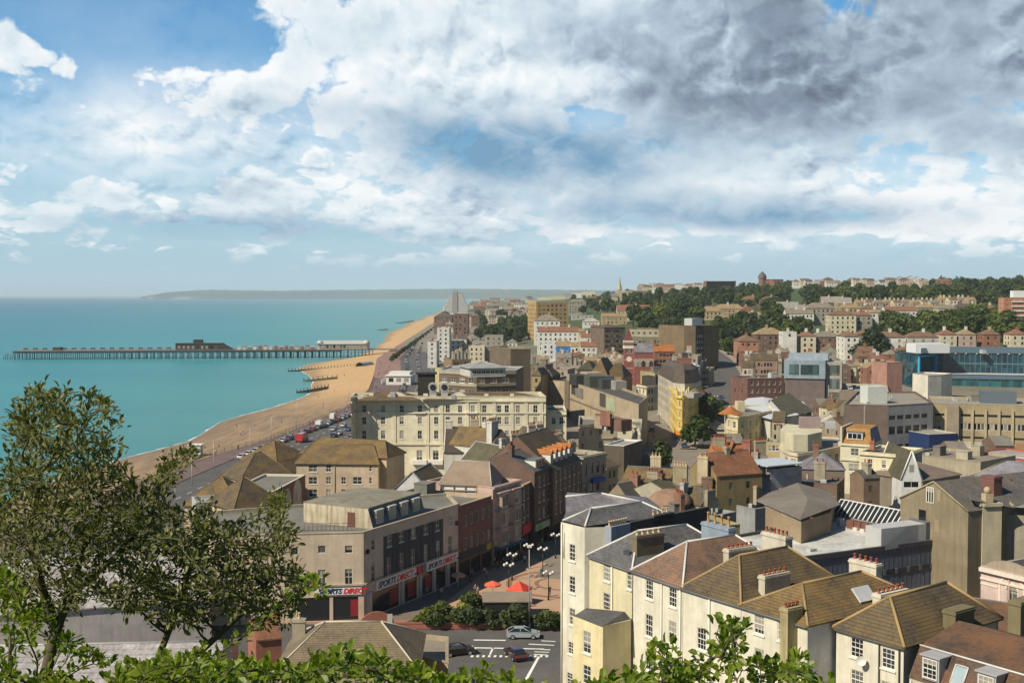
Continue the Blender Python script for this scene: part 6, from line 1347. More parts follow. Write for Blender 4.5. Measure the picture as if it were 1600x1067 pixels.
    s = Bd('red_store', 'flat red walled store in front of the concrete shopping centre', [(1531, 705), (1610, 716)], 13.0, 10, plain((.40, .09, .07), .7), z0=5); s.onwall('roof_trim', 'f', 0, s.h - .4, s.w, s.h + .1, .2, LEAD); s.flat(LTFELT, .2); s.done()
    s = Bd('car_park_deck', 'brown brick car park deck with cars on top beyond the brown office wing', [(1312, 610), (1388, 613)], 17.5, 34, brick((.20, .15, .11)), z0=6, cat='car park'); s.flat(flat((.30, .27, .24), (.24, .22, .2)), .5, stucco((.42, .38, .30), .2)); s.done(); global DECK; DECK = s
    # curved cream building
    s = Bd('curved_cream_block', 'curved cream block with tall window bays and a blank upper wall', [(1219, 696), (1224, 702), (1233, 706.5), (1246, 709), (1266, 707), (1290, 703), (1313, 698)], 15.8, 16, stucco((.62, .54, .40), .2), z0=5, back=[(1310, 684), (1228, 680)])
    for k_ in range(s.nf - 1):
        L = s.edge(k_)[3]; c = max(1, int(L / 3.2))
        for j in range(c): s.win1(k_, L * (j + .5) / c, s.h - 2.6, min(1.9, L / c - .8), 2.6, 'm'); s.win1(k_, L * (j + .5) / c, s.h - 7.0, min(1.9, L / c - .8), 2.8, 'm')
    s.bands([s.h - .6, s.h - 4.8], None, tuple(range(s.nf - 1)), .25, .35); s.flat(GRFELT, .3)
    m = MB(); pts = [s.loc(PZ(x, y, 15.8)) for x, y in ((1219, 694), (1225, 699), (1240, 703), (1262, 703), (1284, 698), (1284, 690), (1228, 684))]; m.prism([(p.x, p.y) for p in pts], s.h - .3, s.h + 3.6); s.part('upper_wall', m, stucco((.58, .55, .40), .3)); s.box('roof_hut', 5, 6, s.h + 3.6, 10, 9.5, s.h + 6.2, stucco((.30, .23, .23), .2)); s.vent(11, 7, s.h + 3.6, 2.6, 1.6)
    s.done()
    s = Bd('orange_dormer_house', 'cream house with an orange mansard front and a wide white dormer', [(1313, 692), (1361, 695)], 17.4, 12, stucco((.60, .57, .44), .2), z0=5)
    s.win('f', 1335.5, 706, 1335.5, 706, 1, 1.8, 1.7, 'm'); s.win('f', 1334, 730, 1334, 730, 1, 2.4, 1.8, 'm'); s.bands([s.h - .5, s.h - 4], None, ('f',), .3, .35)
    m = MB(); w, h = s.w, s.h; m.poly([(0, .3, h), (w, .3, h), (w - .8, 2.4, h + 3.4), (.8, 2.4, h + 3.4)]); m.poly([(.8, 2.4, h + 3.4), (w - .8, 2.4, h + 3.4), (w - .8, 10, h + 3.6), (.8, 10, h + 3.6)]); s.part('roof', m, tiles((.38, .19, .05), (.3, .2, .08), .5)); s.dormer(w * .45, h + .9, .6, 3.6, 1.7, 2.5); m = MB(); m.poly([(w - .8, 2.4, h + 3.4), (w, .3, h), (w, 11, h), (w - .8, 10, h + 3.6)]); s.part('roof_flank', m, plain((.10, .13, .18)))
    s.box('party_wall', -.1, 0, h, .4, 11, h + 3.8, stucco((.55, .5, .4), .4)); s.done()
    CW = stucco((.68, .61, .43), .12)
    s = Bd('cream_townhouse', 'clean cream four storey townhouse with white sills and a bay window near the bottom', [(1343, 706), (1411, 711.5)], 19.6, 13, CW, z0=5)
    for y0_, st_ in ((723, .3), (750, .3), (778, .3)):
        for x in (1360, 1381, 1397): s.win('f', x, y0_ + (x - 1360) * .1, x, y0_ + (x - 1360) * .1, 1, .9, 1.6, 'sash')
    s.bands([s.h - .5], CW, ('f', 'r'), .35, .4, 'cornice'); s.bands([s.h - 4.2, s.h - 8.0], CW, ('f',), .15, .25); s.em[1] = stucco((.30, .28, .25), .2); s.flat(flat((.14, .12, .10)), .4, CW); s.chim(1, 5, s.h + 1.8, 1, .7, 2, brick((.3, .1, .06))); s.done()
    s = Bd('white_gable_house', 'small pointed white gable front with a strip window beside the cream townhouse', [(1408, 748), (1440, 748)], 15.9, 14, stucco((.64, .65, .65), .15), z0=5); s.win('f', 1424, 757, 1424, 757, 1, 3.0, 1.2, 'l'); s.gable(5.4, T_OLIVE, 'y', .1, None, None, .05, plain((.66, .66, .64))); s.onwall('attic_window', 'f', s.w * .5 - .45, s.h + 1.4, s.w * .5 + .45, s.h + 2.8, .04, GL); s.done()
    s = Bd('rear_workshop', 'low brown roofed workshop with a raking white verge behind the small white gable', [(1442, 752), (1500, 742)], 15.4, 12, stucco((.22, .19, .15), .4), z0=5); s.hip(2.4, flat((.2, .15, .12), (.14, .11, .09)), 'x'); s.done()
    s = Bd('parapet_block', 'tan flat roofed block behind the cream townhouse roof', [(1412, 708), (1532, 722)], 15.0, 16, stucco((.36, .32, .24), .4), z0=5); s.flat(flat((.25, .21, .16), (.16, .14, .11)), .5, None, .3, 6, 31); s.done()
rmid()
def jumble():
    OC = stucco((.38, .34, .26), .6)
    def T_(lab, f, z, d, wall, rt, rm, rh=2.4, cols=2, rows=2, nm='town_house', ch=(), st='m', wn=True, ax=None, **k):
        s = Bd(nm, lab, f, z, d, wall, z0=5, **k)
        if wn: s.grid('f', cols, rows, .9, 1.5, st)
        s.grid('l', 2, 2, .8, 1.3, 'd', 2.0, 3, 1.2); s.grid('r', 2, 2, .8, 1.3, 'd', 2.0, 3, 1.2)
        if rt == 'hip': s.hip(rh, rm, ax, .2, LEADD)
        elif rt == 'gx': s.gable(rh, rm, 'x', .15, LEADD)
        elif rt == 'gy': s.gable(rh, rm, 'y', .15, LEADD)
        else: s.flat(rm, .5, None, .3, 3, int(z * 7 + f[0][0]))
        for c in ch: s.chim(*c[:2], s.h + c[2], *c[3:])
        q = random.Random(int(z * 9 + f[0][0]))
        if not ch: s.chim(q.uniform(.2, .8) * s.w, s.d * .5, s.h + rh + q.uniform(1, 1.8), q.choice([1.2, 2.2]), .8, q.choice([2, 4]), q.choice([brick((.2, .09, .06)), OC, STONE]), POT)
        x = q.uniform(.2, .8) * s.w; b = MB(); b.tube((x, s.d * .55, s.h), (x, s.d * .55, s.h + rh + 2.6), .03, n=4); [b.tube((x - .5, s.d * .55, s.h + rh + 2.1 + e_ * .2), (x + .5, s.d * .55, s.h + rh + 2.1 + e_ * .2), .02, n=4) for e_ in (0, 1, 2)]; s.part('aerial', b, LEADD)
        s.done(); return s
    T_('ochre roofed house with cream chimney stacks just above the slate end house', [(967, 759), (1042, 764)], 17.0, 11, OC, 'gx', T_GOLD, 2.8, ch=((4.5, 9, 4.6, 2.0, .8, 3, stucco((.54, .46, .32), .4), plain((.6, .42, .2))), (11, 2, 4.2, 2.6, .9, 5, stucco((.36, .31, .21), .5), plain((.6, .42, .26))), (13.5, 9, 5.0, 1.9, .8, 2, stucco((.54, .46, .32), .4), plain((.6, .42, .2)))))
    T_('grey stone bay with tall arched windows right of the ochre roofed house', [(1048, 772), (1069, 766)], 16.8, 8, stucco((.40, .38, .30), .3), 'gx', T_OLIVE, 1.8, 2, 2, st='d')
    s = Bd('domed_roof_house', 'rounded pinkish brown leaded roof bulging between chimneys', [(1007, 786), (1048, 792)], 15.5, 8, stucco((.3, .24, .16), .4), z0=5)
    b = MB(); b.lathe([(4.0, 0), (3.9, .6), (3.0, 1.5), (1.5, 2.2), (.1, 2.3)], 9, (s.w / 2, s.d / 2, s.h)); s.part('roof', b, flat((.30, .19, .13), (.18, .11, .08))); s.done()
    T_('dark house with a white gabled skylight left of the ochre roof', [(950, 772), (980, 778)], 15.8, 8, stucco((.25, .2, .14), .4), 'gy', plain((.06, .055, .05)), 2.2, 1, 1)
    T_('lead grey flat roofed extension below the ochre roofed house', [(990, 772), (1024, 776)], 15.6, 6, stucco((.3, .25, .15), .4), 'flat', flat((.42, .38, .42), (.3, .28, .3)), wn=False)
    T_('low row of brown tiled roofs and old brick stacks right of the stone bay', [(1068, 783), (1095, 784)], 14.6, 9, brick((.2, .12, .07)), 'gx', T_BROWN, 2, ch=((4, 5, 3.8, 2.0, 1.0, 0, brick((.16, .09, .06))),))
    T_('small blue grey house with a steep dark dormer above the long lead flat roofs', [(1096, 790), (1122, 782)], 15.2, 8, stucco((.40, .40, .38), .3), 'gy', T_BROWN, 2.4, 2, 1, ch=((1, 4, 3.6, 1.6, .8, 2),))
    s = T_('tall weathered ochre gable with a red tiled roof in the centre of the jumble', [(1078, 733), (1120, 744)], 18.6, 10, stucco((.28, .22, .11), .8, (.16, .12, .06)), 'gy', T_RED, 3.6, wn=False)
    T_('blue grey fronted dormer house leaning against the tall ochre gable', [(1122, 752), (1142, 757)], 16.4, 9, stucco((.16, .19, .25), .3), 'gx', T_RED, 2.6, 2, 1)
    T_('red brick house with orange tiles and broad brick stacks behind the ochre gable', [(1104, 712), (1138, 714)], 18.0, 10, brick((.28, .09, .05)), 'gx', T_ORANGE, 2.6, 2, 1, ch=((2, 3, 3.6, 2.6, .9, 7, stucco((.25, .23, .17), .5)), (8, 2, 3.6, 1.8, 1.0, 0, brick((.24, .08, .05)))))
    T_('red brick block under a long orange tiled roof with rows of red chimney pots', [(1136, 726), (1180, 724)], 16.8, 13, brick((.20, .06, .035)), 'gx', T_ORANGE, 3.0, 2, 1, ch=((4, 2, 2.4, 2.8, .8, 7, stucco((.28, .26, .2), .5)), (6, 12, 3.6, 2.6, .7, 7, stucco((.44, .38, .26), .5)), (13, 10, 3.4, 2.6, .7, 7, stucco((.44, .38, .26), .5))))
    s = Bd('scaffolded_house', 'house wrapped in crumpled silver sheeting and scaffolding under a white tin roof', [(1168, 726), (1204, 733)], 18.5, 8, flat((.42, .43, .46), (.16, .16, .18), .35), z0=5)
    for j in range(5): s.onwall('scaffold_pole', 'f', s.w * (.02 + .24 * j), 0, s.w * (.02 + .24 * j) + .12, s.h + .5, 1.0, plain((.3, .3, .3)), None, None, .9)
    for j in range(5): s.onwall('scaffold_board', 'f', 0, s.h - 2.4 * j - 1, s.w, s.h - 2.4 * j - .85, 1.0, plain((.40, .36, .28)))
    s.box('tin_roof', -.8, -1.4, s.h + .6, s.w + .8, 8, s.h + .8, plain((.55, .60, .64), .35, .2)); s.done()
    T_('tan rendered house with a long balcony right of the scaffolded house', [(1204, 742), (1232, 734)], 15.8, 9, stucco((.40, .30, .13), .3), 'flat', DKFELT, cols=2, rows=2)
    T_('slate and glass hipped roof with a roof light behind the dark flat roofed store', [(1252, 733), (1320, 735)], 15.6, 9, stucco((.2, .17, .14), .3), 'hip', SLATE_P, 3.0, wn=False)
    T_('dark felted flat roofed store of brown brick with a white roof dome', [(1234, 752), (1308, 757)], 15.0, 9, brick((.12, .07, .05)), 'flat', flat((.06, .065, .07), (.09, .09, .09)), wn=False)
    T_('tall plain brown brick end wall left of the cream townhouse', [(1328, 742), (1350, 748)], 16.6, 3.5, brick((.16, .10, .06)), 'gy', DKFELT, 1.2, wn=False)
    T_('small yellow roofed cottage between the brown stair block and the concrete office', [(1292, 640), (1306, 641)], 14.5, 8, stucco((.5, .44, .28), .3), 'gx', T_GOLD, 2, 1, 1)
    T_('pale gable cottage with a low tiled roof beside the small yellow roofed cottage', [(1306, 640), (1334, 638)], 14.6, 10, stucco((.56, .52, .36), .3), 'gy', T_BROWN, 3, 1, 1)
    T_('low wide workshop roof of pale sheets left of the brown office wing', [(1274, 660), (1318, 666)], 12.6, 14, stucco((.45, .42, .36), .3), 'hip', flat((.46, .43, .38), (.3, .27, .22)), 2.2, wn=False)
    T_('brown pitched workshop in front of the brown office wing', [(1318, 668), (1350, 664)], 12.4, 12, stucco((.3, .25, .2), .3), 'gx', T_BROWN, 2.4, wn=False)
    T_('low yellow store between the rounded corner block and the curved cream block', [(1196, 690), (1222, 694)], 10.5, 9, stucco((.45, .38, .22), .3), 'flat', GRFELT, cols=3, rows=1)
    T_('white framed plant deck on the low roofs below the curved cream block', [(1140, 788), (1180, 796)], 12.8, 8, stucco((.30, .32, .34), .3), 'flat', DKFELT, wn=False)
    T_('blue grey lean to roof running along the edge of the white flat roof', [(1092, 812), (1150, 800)], 14.2, 7, stucco((.30, .33, .34), .3), 'flat', GRFELT, wn=False)
    T_('long low slate and ochre yard building behind the second slate house', [(1012, 800), (1092, 826)], 14.5, 8, stucco((.38, .33, .17), .6, (.15, .18, .07)), 'flat', DKFELT, wn=False)
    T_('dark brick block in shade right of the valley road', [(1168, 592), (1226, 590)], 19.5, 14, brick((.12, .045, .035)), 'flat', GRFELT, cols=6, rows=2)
    T_('low grey roofed brick range in front of the dark brick block', [(1186, 607), (1228, 609)], 15.0, 8, brick((.2, .09, .06)), 'gx', SLATE2, 2, 4, 1)
    for i, (x, y, w_, z, c, rm) in enumerate([(1098, 576, 24, 19, (.30, .27, .2), GRFELT), (1080, 566, 28, 22, (.46, .42, .32), GRFELT), (1168, 575, 16, 22, (.5, .45, .36), T_BROWN), (1193, 563, 44, 24, (.3, .2, .15), T_BROWN), (1070, 556, 40, 25, (.36, .32, .25), GRFELT)]):
        lab = ['grey flat roofed terrace along the left kerb of the valley road', 'cream fronted block with roof tanks above the valley road terrace', 'small cream house on the right of the valley road', 'long brown roofed range right of the valley road bend', 'pale plastered range behind the cream fronted block'][i]
        T_(lab, [(x - w_ / 2, y), (x + w_ / 2, y + .6)], z, 14, stucco(c, .3), 'flat' if rm is GRFELT else 'gx', rm, 2.6, max(2, int(w_ / 5)), 2, st='d')
jumble()
WH_ = stucco((.66, .65, .61), .15); CRM_ = stucco((.62, .56, .42), .25); GRY_ = stucco((.34, .32, .27), .3); YLW_ = stucco((.58, .48, .25), .25); BRK_ = brick((.24, .09, .05)); BRD_ = brick((.13, .07, .05)); TN_ = stucco((.42, .33, .22), .3); PK_ = stucco((.5, .38, .32), .2)
RB = tiles((.17, .10, .065), (.22, .14, .08), .6, .5, .3); RR = tiles((.24, .11, .07), (.2, .12, .08), .5, .5, .3); RG = tiles((.20, .18, .15), (.26, .22, .15), .6, .5, .3); RD = tiles((.09, .08, .075), (.14, .11, .08), .5, .5, .3); RT = tiles((.27, .20, .12), (.34, .24, .12), .6, .5, .3)
NMS = {m.name: n for m, n in ((WH_, 'white'), (CRM_, 'cream'), (GRY_, 'grey'), (YLW_, 'yellowish'), (BRK_, 'red brick'), (BRD_, 'dark brick'), (TN_, 'tan'), (PK_, 'pinkish'), (RB, 'brown'), (RR, 'reddish'), (RG, 'pale grey'), (RD, 'dark grey'), (RT, 'tan tiled'), (GRFELT, 'flat felt'), (LTFELT, 'flat pale'), (DKFELT, 'flat black'))}
def SH(lab, px, py, wpx, h, wall, roof, kind='hip', rh=None, d=9, tilt=0.0, cols=None, rows=None, ch=1, nm='house', group=None, flank=None, st='d', cat=None):
    if '{' in lab: lab = lab.format(NMS.get(wall.name, 'plain') + ' ' + nm.replace('_', ' '), NMS.get(roof.name, 'flat'))
    P = TP(px, py); k_ = F / P.y; z = P.z + h; yy = py - h * k_
    dy = tilt * (wpx / 2) * (z - CAMZ < 0 and 1 or -1) * abs(z - CAMZ) / P.y if tilt else 0
    if abs(z - CAMZ) < 1.5: z += -1.6 if z < CAMZ else 1.6; yy = 461.0 - (z - CAMZ) * k_
    A = (px - wpx / 2, yy); B_ = (px + wpx / 2, yy + dy)
    s = Bd(nm, lab, [A, B_], z, d, wall, cat=cat or nm.replace('_', ' '), group=group)
    if s.w > 200: s.w = s.w
    wd = max(s.w, .1); cols = cols or max(1, int(wd / 3.2)); rows = rows or max(1, int(h / 3.1)); ww = 1.2 if P.y > 500 else 1.0
    s.grid('f', cols, rows, ww, 1.6, st, 1.8, 3.0, .6)
    if flank: s.em[flank[0]] = flank[1]
    s.grid('l', 2, rows, ww, 1.6, st, 1.8, 3.0, 1.0)
    rh = rh or min(wd, d) * .32
    if kind == 'hip': s.hip(rh, roof, None, .3, None)
    elif kind == 'gx': s.gable(rh, roof, 'x', .2, None)
    elif kind == 'gy': s.gable(rh, roof, 'y', .2, None)
    else: s.flat(roof, .5, None, .3)
    rd = random.Random(int(px * 7 + py))
    for j in range(ch):
        x = wd * ((j + .5) / ch + rd.uniform(-.1, .1)); s.chim(x, d * .45, s.h + (rh if kind != 'flat' else .5) + 1.6, 1.3, .9, 0, rd.choice([CRM_, TN_, BRK_, WH_]), zb=s.h)
    s.done(); return s
V = 'villas stepping up the slope behind the glass college'
SH('white three storey villa with a reddish hip and central chimney', 1390, 565, 50, 12.5, WH_, RB, cols=3, rows=3, nm='villa', group=V)
SH('greyish white villa with a brown hip just left of the glass college roof', 1443, 563, 48, 12, stucco((.5, .49, .45), .4), RB, cols=3, rows=3, nm='villa', group=V)
SH('white fronted villa with a long dark side wall left of the tall street tree', 1331, 563, 22, 12.5, WH_, RB, cols=2, nm='villa', group=V, d=16)
SH('long dark shaded side range between the white villas', 1352, 560, 24, 12.5, GRY_, RB, ch=0, nm='villa', group=V)
SH('dark brown side range with a grey roof right of the white turret house', 1292, 558, 44, 11, BRD_, RG, nm='villa', group=V, ch=2)
SH('small cream turret house with an orange tiled roof', 1263, 560, 24, 12, CRM_, RR, nm='villa', group=V)
SH('blank white gable house towering left of the small turret house', 1234, 562, 22, 15, WH_, DKFELT, 'flat', nm='villa', group=V, cols=1, rows=1)
SH('orange brick block with a brown hip at the bend of the valley road', 1170, 562, 30, 10, brick((.36, .16, .08)), RB, nm='villa', d=16)
SH('dark brown brick range with a wide russet hip behind the orange brick block', 1204, 553, 46, 11, BRD_, RT, nm='villa', d=12)
SH('big cream villa with a reddish brown hip and white chimney on the second row', 1317, 524, 42, 13, CRM_, RB, nm='villa', group=V, ch=2)
SH('pale grey villa with a russet roof right of the big cream villa', 1350, 522, 26, 12, GRY_, RR, nm='villa', group=V)
SH('tall white villa with an olive brown roof above the fire escape villa', 1370, 520, 20, 13, WH_, RT, nm='villa', group=V)
SH('scaffolded grey villa with a wide pale roof at the left end of the second row', 1283, 508, 44, 12, GRY_, RG, nm='villa', group=V, rh=4)
SH('white twin gabled house with an orange roof in the middle of the terrace row', 1408, 508, 50, 10, WH_, RR, 'gx', nm='villa', group=V)
for i, (x, w_, wl, rf) in enumerate([(1330, 34, TN_, RT), (1360, 30, CRM_, RB), (1450, 34, GRY_, RT), (1480, 30, CRM_, RG), (1510, 36, GRY_, RD), (1545, 30, BRD_, RR)]):
    SH('{0}, {1} roof, in the villa row above the green trees', x, 500 + (i % 2) * 2, w_, 9, wl, rf, 'hip', nm='villa', group='brown roofed villas of the upper row', ch=2)
for i in range(13):
    x = 1345 + i * 14.5; SH('{0}, {1} roof, in the high row of tall pale chimneys', x, 489 - (i % 2), 13, 8.5 + (i > 8) * 2, [TN_, CRM_, GRY_][i % 3], [RT, RB, RG][i % 3], 'gx', nm='terrace_house', group='high terrace with tall pale chimneys', ch=2, rows=1)
# red and white banded flats at the right edge
s = SH('orange brick and white banded tower of flats at the right edge', 1598, 518, 58, 22, brick((.42, .16, .07)), LTFELT, 'flat', nm='tower_block', ch=0, cols=6, rows=7, st='m')
for j in range(7): s.onwall('balcony_band', 'f', s.w * .2, s.h - 3 - 3 * j, s.w * .9, s.h - 2.3 - 3 * j, .8, plain((.66, .64, .6)))
s.box('roof_hut', s.w * .3, 3, s.h - .5, s.w * .9, 8, s.h + 4.5, plain((.66, .68, .7)))
SH('long low house with a red roof left of the banded tower', 1556, 512, 34, 8, BRD_, RR, 'gx', ch=2)
# brown roofs, centre right slope
for i, (x, y, w_, wl, rf, k_) in enumerate([(1112, 500, 34, TN_, RT, 'hip'), (1140, 496, 46, TN_, RT, 'hip'), (1168, 500, 26, BRK_, RR, 'gy'), (1178, 480, 34, BRD_, RB, 'hip'), (1206, 482, 34, BRD_, RB, 'hip'), (1152, 512, 30, PK_, RR, 'gy'), (1175, 512, 30, BRK_, RT, 'gx')]):
    SH('{0}, {1} roof, in the cluster half way up the slope', x, y, w_, 7, wl, rf, k_, nm='house', group='tan roofed cluster in the middle of the slope', rh=4)
for i, (x, y, w_) in enumerate([(1232, 494, 34), (1258, 500, 24), (1300, 484, 32), (1320, 486, 24)]):
    SH('{0} under a plain slanting pale grey roof among the slope trees', x, y, w_, 6.5, [CRM_, WH_, BRD_, TN_][i], tiles((.30, .28, .25), (.22, .2, .17), .4, .5, .2), 'gx', nm='house', group='grey roofed houses on the slope', rh=5)
SH('ornate white house with tall windows below the pale grey roofs', 1250, 510, 44, 9, WH_, RG, 'gx', ch=2, cols=7)
# far ridge houses
rd = random.Random(11); RH = []
for i in range(70):
    x = rd.choice([rd.uniform(1000, 1100), rd.uniform(1000, 1110), rd.uniform(1225, 1300), rd.uniform(1290, 1400), rd.uniform(1320, 1480)]); y = rd.uniform(446, 459) - (x > 1250) * 5
    RH.append((x, y)); SH(('{0}, {1} roof, on the far ridge ' + ('behind the ochre high rise', 'near the brick slab block', 'right of the round brick tower', 'above the high chimneyed terrace')[int((x > 1110) + (x > 1300) + (x > 1390))]), x, y, rd.uniform(9, 17), 10.5, rd.choice([WH_, WH_, CRM_, BRK_, PK_]), rd.choice([RR, RB, RG, RD]), rd.choice(['hip', 'gx', 'gy']), nm='house', group='small houses on the far wooded ridge', ch=0, d=8, rh=3, rows=2)
for i, (x, y, w_) in enumerate([(835, 470, 14), (850, 466, 20), (872, 464, 22), (892, 462, 24), (905, 459, 22), (920, 457, 20), (985, 463, 18), (1000, 466, 20), (930, 473, 22), (945, 480, 16)]):
    SH('low {0}, {1} roof, on the ridge near the needle spire', x, y, w_, 6, [WH_, CRM_, YLW_, GRY_][i % 4], [RR, RT, RG, RD][i % 4], 'gx', nm='house', group='low ridge houses left of the spire', ch=0, rows=1)
# white terraces, blue house and neighbours
SH('tall white house with a grey mansard standing under the ochre high rise', 855, 538, 40, 17, WH_, RG, 'hip', nm='house', d=14)
SH('long white house with an orange brown roof left of the blue house', 872, 552, 64, 14, WH_, RR, 'gx', nm='house', ch=2, d=10)
SH('bright blue painted house with white framed windows', 881, 566, 23, 9.5, plain((.02, .17, .48), .6), RT, 'gx', nm='house', ch=2, cols=2, rows=2, st='m')
SH('small white house joined to the right side of the blue house', 901, 565, 18, 9, WH_, RT, 'gx', ch=1, cols=1, rows=2)
SH('narrow white house joined to the left side of the blue house', 857, 566, 22, 11, WH_, GRFELT, 'flat', ch=0)
SH('white house with a red roof in front of the dark brown tower', 924, 563, 34, 8, WH_, RR, 'gx', ch=1)
SH('white framed house with a large dark window above the red roofed white house', 920, 549, 26, 9, WH_, RR, 'gx', ch=1, cols=1, rows=1)
SH('cream corner house with an orange roof left of the dark brown tower', 936, 540, 24, 11, CRM_, RR, 'gx', ch=1)
SH('small ochre brick house tucked between the white terraces', 907, 536, 14, 8, YLW_, RT, 'gx', ch=0)
SH('big pale gabled house with red brown roofs on a terrace above the town', 990, 500, 52, 8, stucco((.5, .46, .36), .3), RR, 'gx', rh=5, ch=1)
SH('low white modernist pavilion on the lawn beside the ochre high rise', 910, 499, 34, 4, stucco((.4, .42, .40), .2), LTFELT, 'flat', ch=0, cols=5, rows=1)
SH('grey hotel range joined to the right of the ochre high rise', 902, 492, 28, 14, GRY_, RG, 'hip', ch=0)
SH('round white roofed pavilion among the gardens above the white terraces', 924, 512, 26, 5, WH_, LTFELT, 'hip', ch=0)
SH('tan terrace of shops behind the dark brown tower', 960, 508, 40, 7, TN_, RT, 'gx', ch=1)
# lower terraces near the college
for i in range(6):
    SH('low {0}, {1} roof, behind the car park deck', 1318 + i * 13, 598 + (i % 2), 14, 7.5, CRM_, [RT, RG][i % 2], 'gx', nm='terrace_house', group='cottages behind the car park deck', ch=1, rows=2)
for i in range(4):
    x = (1482, 1512, 1550, 1592)[i]; SH('{0} with a {1} hip peeping over the glass college', x, 553, 26, 10.5, [CRM_, PK_, BRK_][i % 3], [RR, RT, RB][i % 3], 'hip', nm='terrace_house', group='roofs peeping over the glass college', ch=1)
rd = random.Random(5)
for i in range(26):
    x = rd.uniform(1120, 1430); y = rd.uniform(572, 606)
    if 1220 < x < 1320 and y > 585 or 1095 < x < 1166: continue
    SH(('{0}, {1} roof, packed ' + ('beside the valley road', 'behind the modern block', 'below the white villas', 'near the pink brick gable')[int((x > 1200) + (x > 1300) + (x > 1370))]), x, y, rd.uniform(16, 28), 8, rd.choice([TN_, CRM_, GRY_, BRD_, BRK_]), rd.choice([RT, RB, RG, RR]), rd.choice(['gx', 'gx', 'hip', 'gy']), nm='town_house', group='close packed houses beyond the market streets', ch=rd.choice([1, 2]))
for i in range(22):
    x = rd.uniform(842, 1040); y = rd.uniform(572, 600)
    SH(('{0}, {1} roof, ' + ('below the blue house', 'left of the pyramid roofed hall', 'around the red spire')[int((x > 900) + (x > 960))]), x, y, rd.uniform(14, 26), 8, rd.choice([TN_, CRM_, GRY_, BRD_]), rd.choice([RT, RB, RG]), rd.choice(['gx', 'hip', 'gy']), nm='town_house', group='packed roofs around the brick hall', ch=1)
for (x, y, w_) in [(1232, 690, 20), (1290, 655, 22), (1330, 655, 26), (1015, 760, 20), (1130, 775, 24), (1190, 760, 30), (1240, 780, 26), (1330, 760, 22), (1150, 720, 24), (1450, 775, 30), (1050, 800, 26), (1500, 735, 30), (1480, 700, 28), (1570, 725, 30)]:
    SH('low {0}, {1} roof, squeezed between taller roofs', x, y, w_, 5, rd.choice([TN_, BRD_, GRY_]), rd.choice([RB, RD, RG, GRFELT]), 'gx', nm='outbuilding', group='outbuildings in the yards', ch=0, rows=1, rh=2)
# sea front line beyond the hotel
def front(lab, x0, x1, py, h, wall, roof, kind='flat', group='seafront buildings', **k): return SH(lab, (x0 + x1) / 2, py, x1 - x0, h, wall, roof, kind, nm='seafront_house', group=group, **k)
front('white seafront house with a turquoise mural on its side', 668, 682, 575, 17, WH_, RR, d=30, ch=1); 
front('tall white bay fronted hotel at the seafront corner, darkest side to the right', 683, 702, 566, 24, WH_, GRFELT, d=26, ch=2)
front('dark brick tower block behind the white seafront hotel', 708, 731, 553, 30, BRD_, GRFELT, d=20, ch=0)
front('grey rendered block beside dark trees right of the brick tower', 757, 786, 566, 17, GRY_, GRFELT, d=18, ch=0)
front('pale flat roofed block between the brick tower and the grey rendered one', 732, 757, 571, 12, CRM_, LTFELT, d=18, ch=0)
front('small white house below the trees left of the sloping lane', 793, 808, 556, 9, WH_, RG, 'hip', d=10, ch=0)
front('dark slate crescent of tall houses before the liner like flats', 678, 706, 522, 20, BRD_, RD, 'hip', d=60, ch=2)
for i in range(20):
    t = i / 19; px = 712 - 16 * t + (i % 3) * 9; py = 560 - 60 * t
    front('{0} with a {1} roof in the long seafront parade', px - 9 * (1 - t * .6), px + 9 * (1 - t * .6), py, 13, [WH_, CRM_, PK_, GRY_, WH_][i % 5], [RR, RD, RG, GRFELT][i % 4], 'gx' if i % 2 else 'flat', group='long seafront parade', ch=1, d=14)
rd = random.Random(21)
for i in range(60):
    t = rd.random() ** 1.5; py = 482 + 30 * (1 - t) if i < 30 else rd.uniform(470, 486); px = rd.uniform(716, 828)
    front(('{0}, {1} roof, ' + ('just right of the liner like flats', 'in the hazy low ground', 'above the dark trees by the high rise')[int((px > 750) + (px > 790))]), px, px + rd.uniform(8, 18), py, rd.uniform(8, 15), rd.choice([WH_, CRM_, PK_, GRY_, BRD_, BRK_]), rd.choice([RR, RD, RG, GRFELT]), rd.choice(['gx', 'flat', 'hip']), group='distant town in the low ground', ch=0, d=14)
def crownmesh(seed, R_=1.0, n=1500, q=.13, lobes=9):
    rd = random.Random(seed); L = []
    for i in range(lobes):
        a = rd.uniform(0, 6.28); r = rd.uniform(.15, .62); L.append((r * math.cos(a), r * math.sin(a), rd.uniform(-.35, .5), rd.uniform(.34, .52)))
    L.append((0, 0, .35, .5)); b = MB()
    for i in range(n):
        cx, cy_, cz, r = rd.choice(L); v = Vector((rd.gauss(0, 1), rd.gauss(0, 1), rd.gauss(0, 1))).normalized(); rr = r * (rd.random() ** .35); p = Vector((cx, cy_, cz)) + v * rr
        nn = (v + Vector((rd.gauss(0, .5), rd.gauss(0, .5), rd.gauss(0, .5) + .3))).normalized(); u = nn.orthogonal().normalized(); u = (Matrix.Rotation(rd.uniform(0, 6.28), 3, nn) @ u); w_ = nn.cross(u); s_ = q * rd.uniform(.6, 1.3)
        b.poly([p - u * s_, p - w_ * s_ * .7, p + u * s_, p + w_ * s_ * .7])
    return b
FOLS = [foliage((.030, .052, .014), (.060, .088, .022)), foliage((.045, .07, .015), (.085, .115, .025)), foliage((.022, .04, .014), (.045, .065, .022)), foliage((.13, .15, .02), (.20, .21, .03))]
BARK = plain((.09, .07, .05), .9)
crowns = [[crownmesh(40 + i, n=1300).mesh('crown', FOLS[f]) for i in range(3)] for f in range(4)]
tb = MB(); tb.tube((0, 0, -.6), (0, 0, .55), .07, .05, 6)
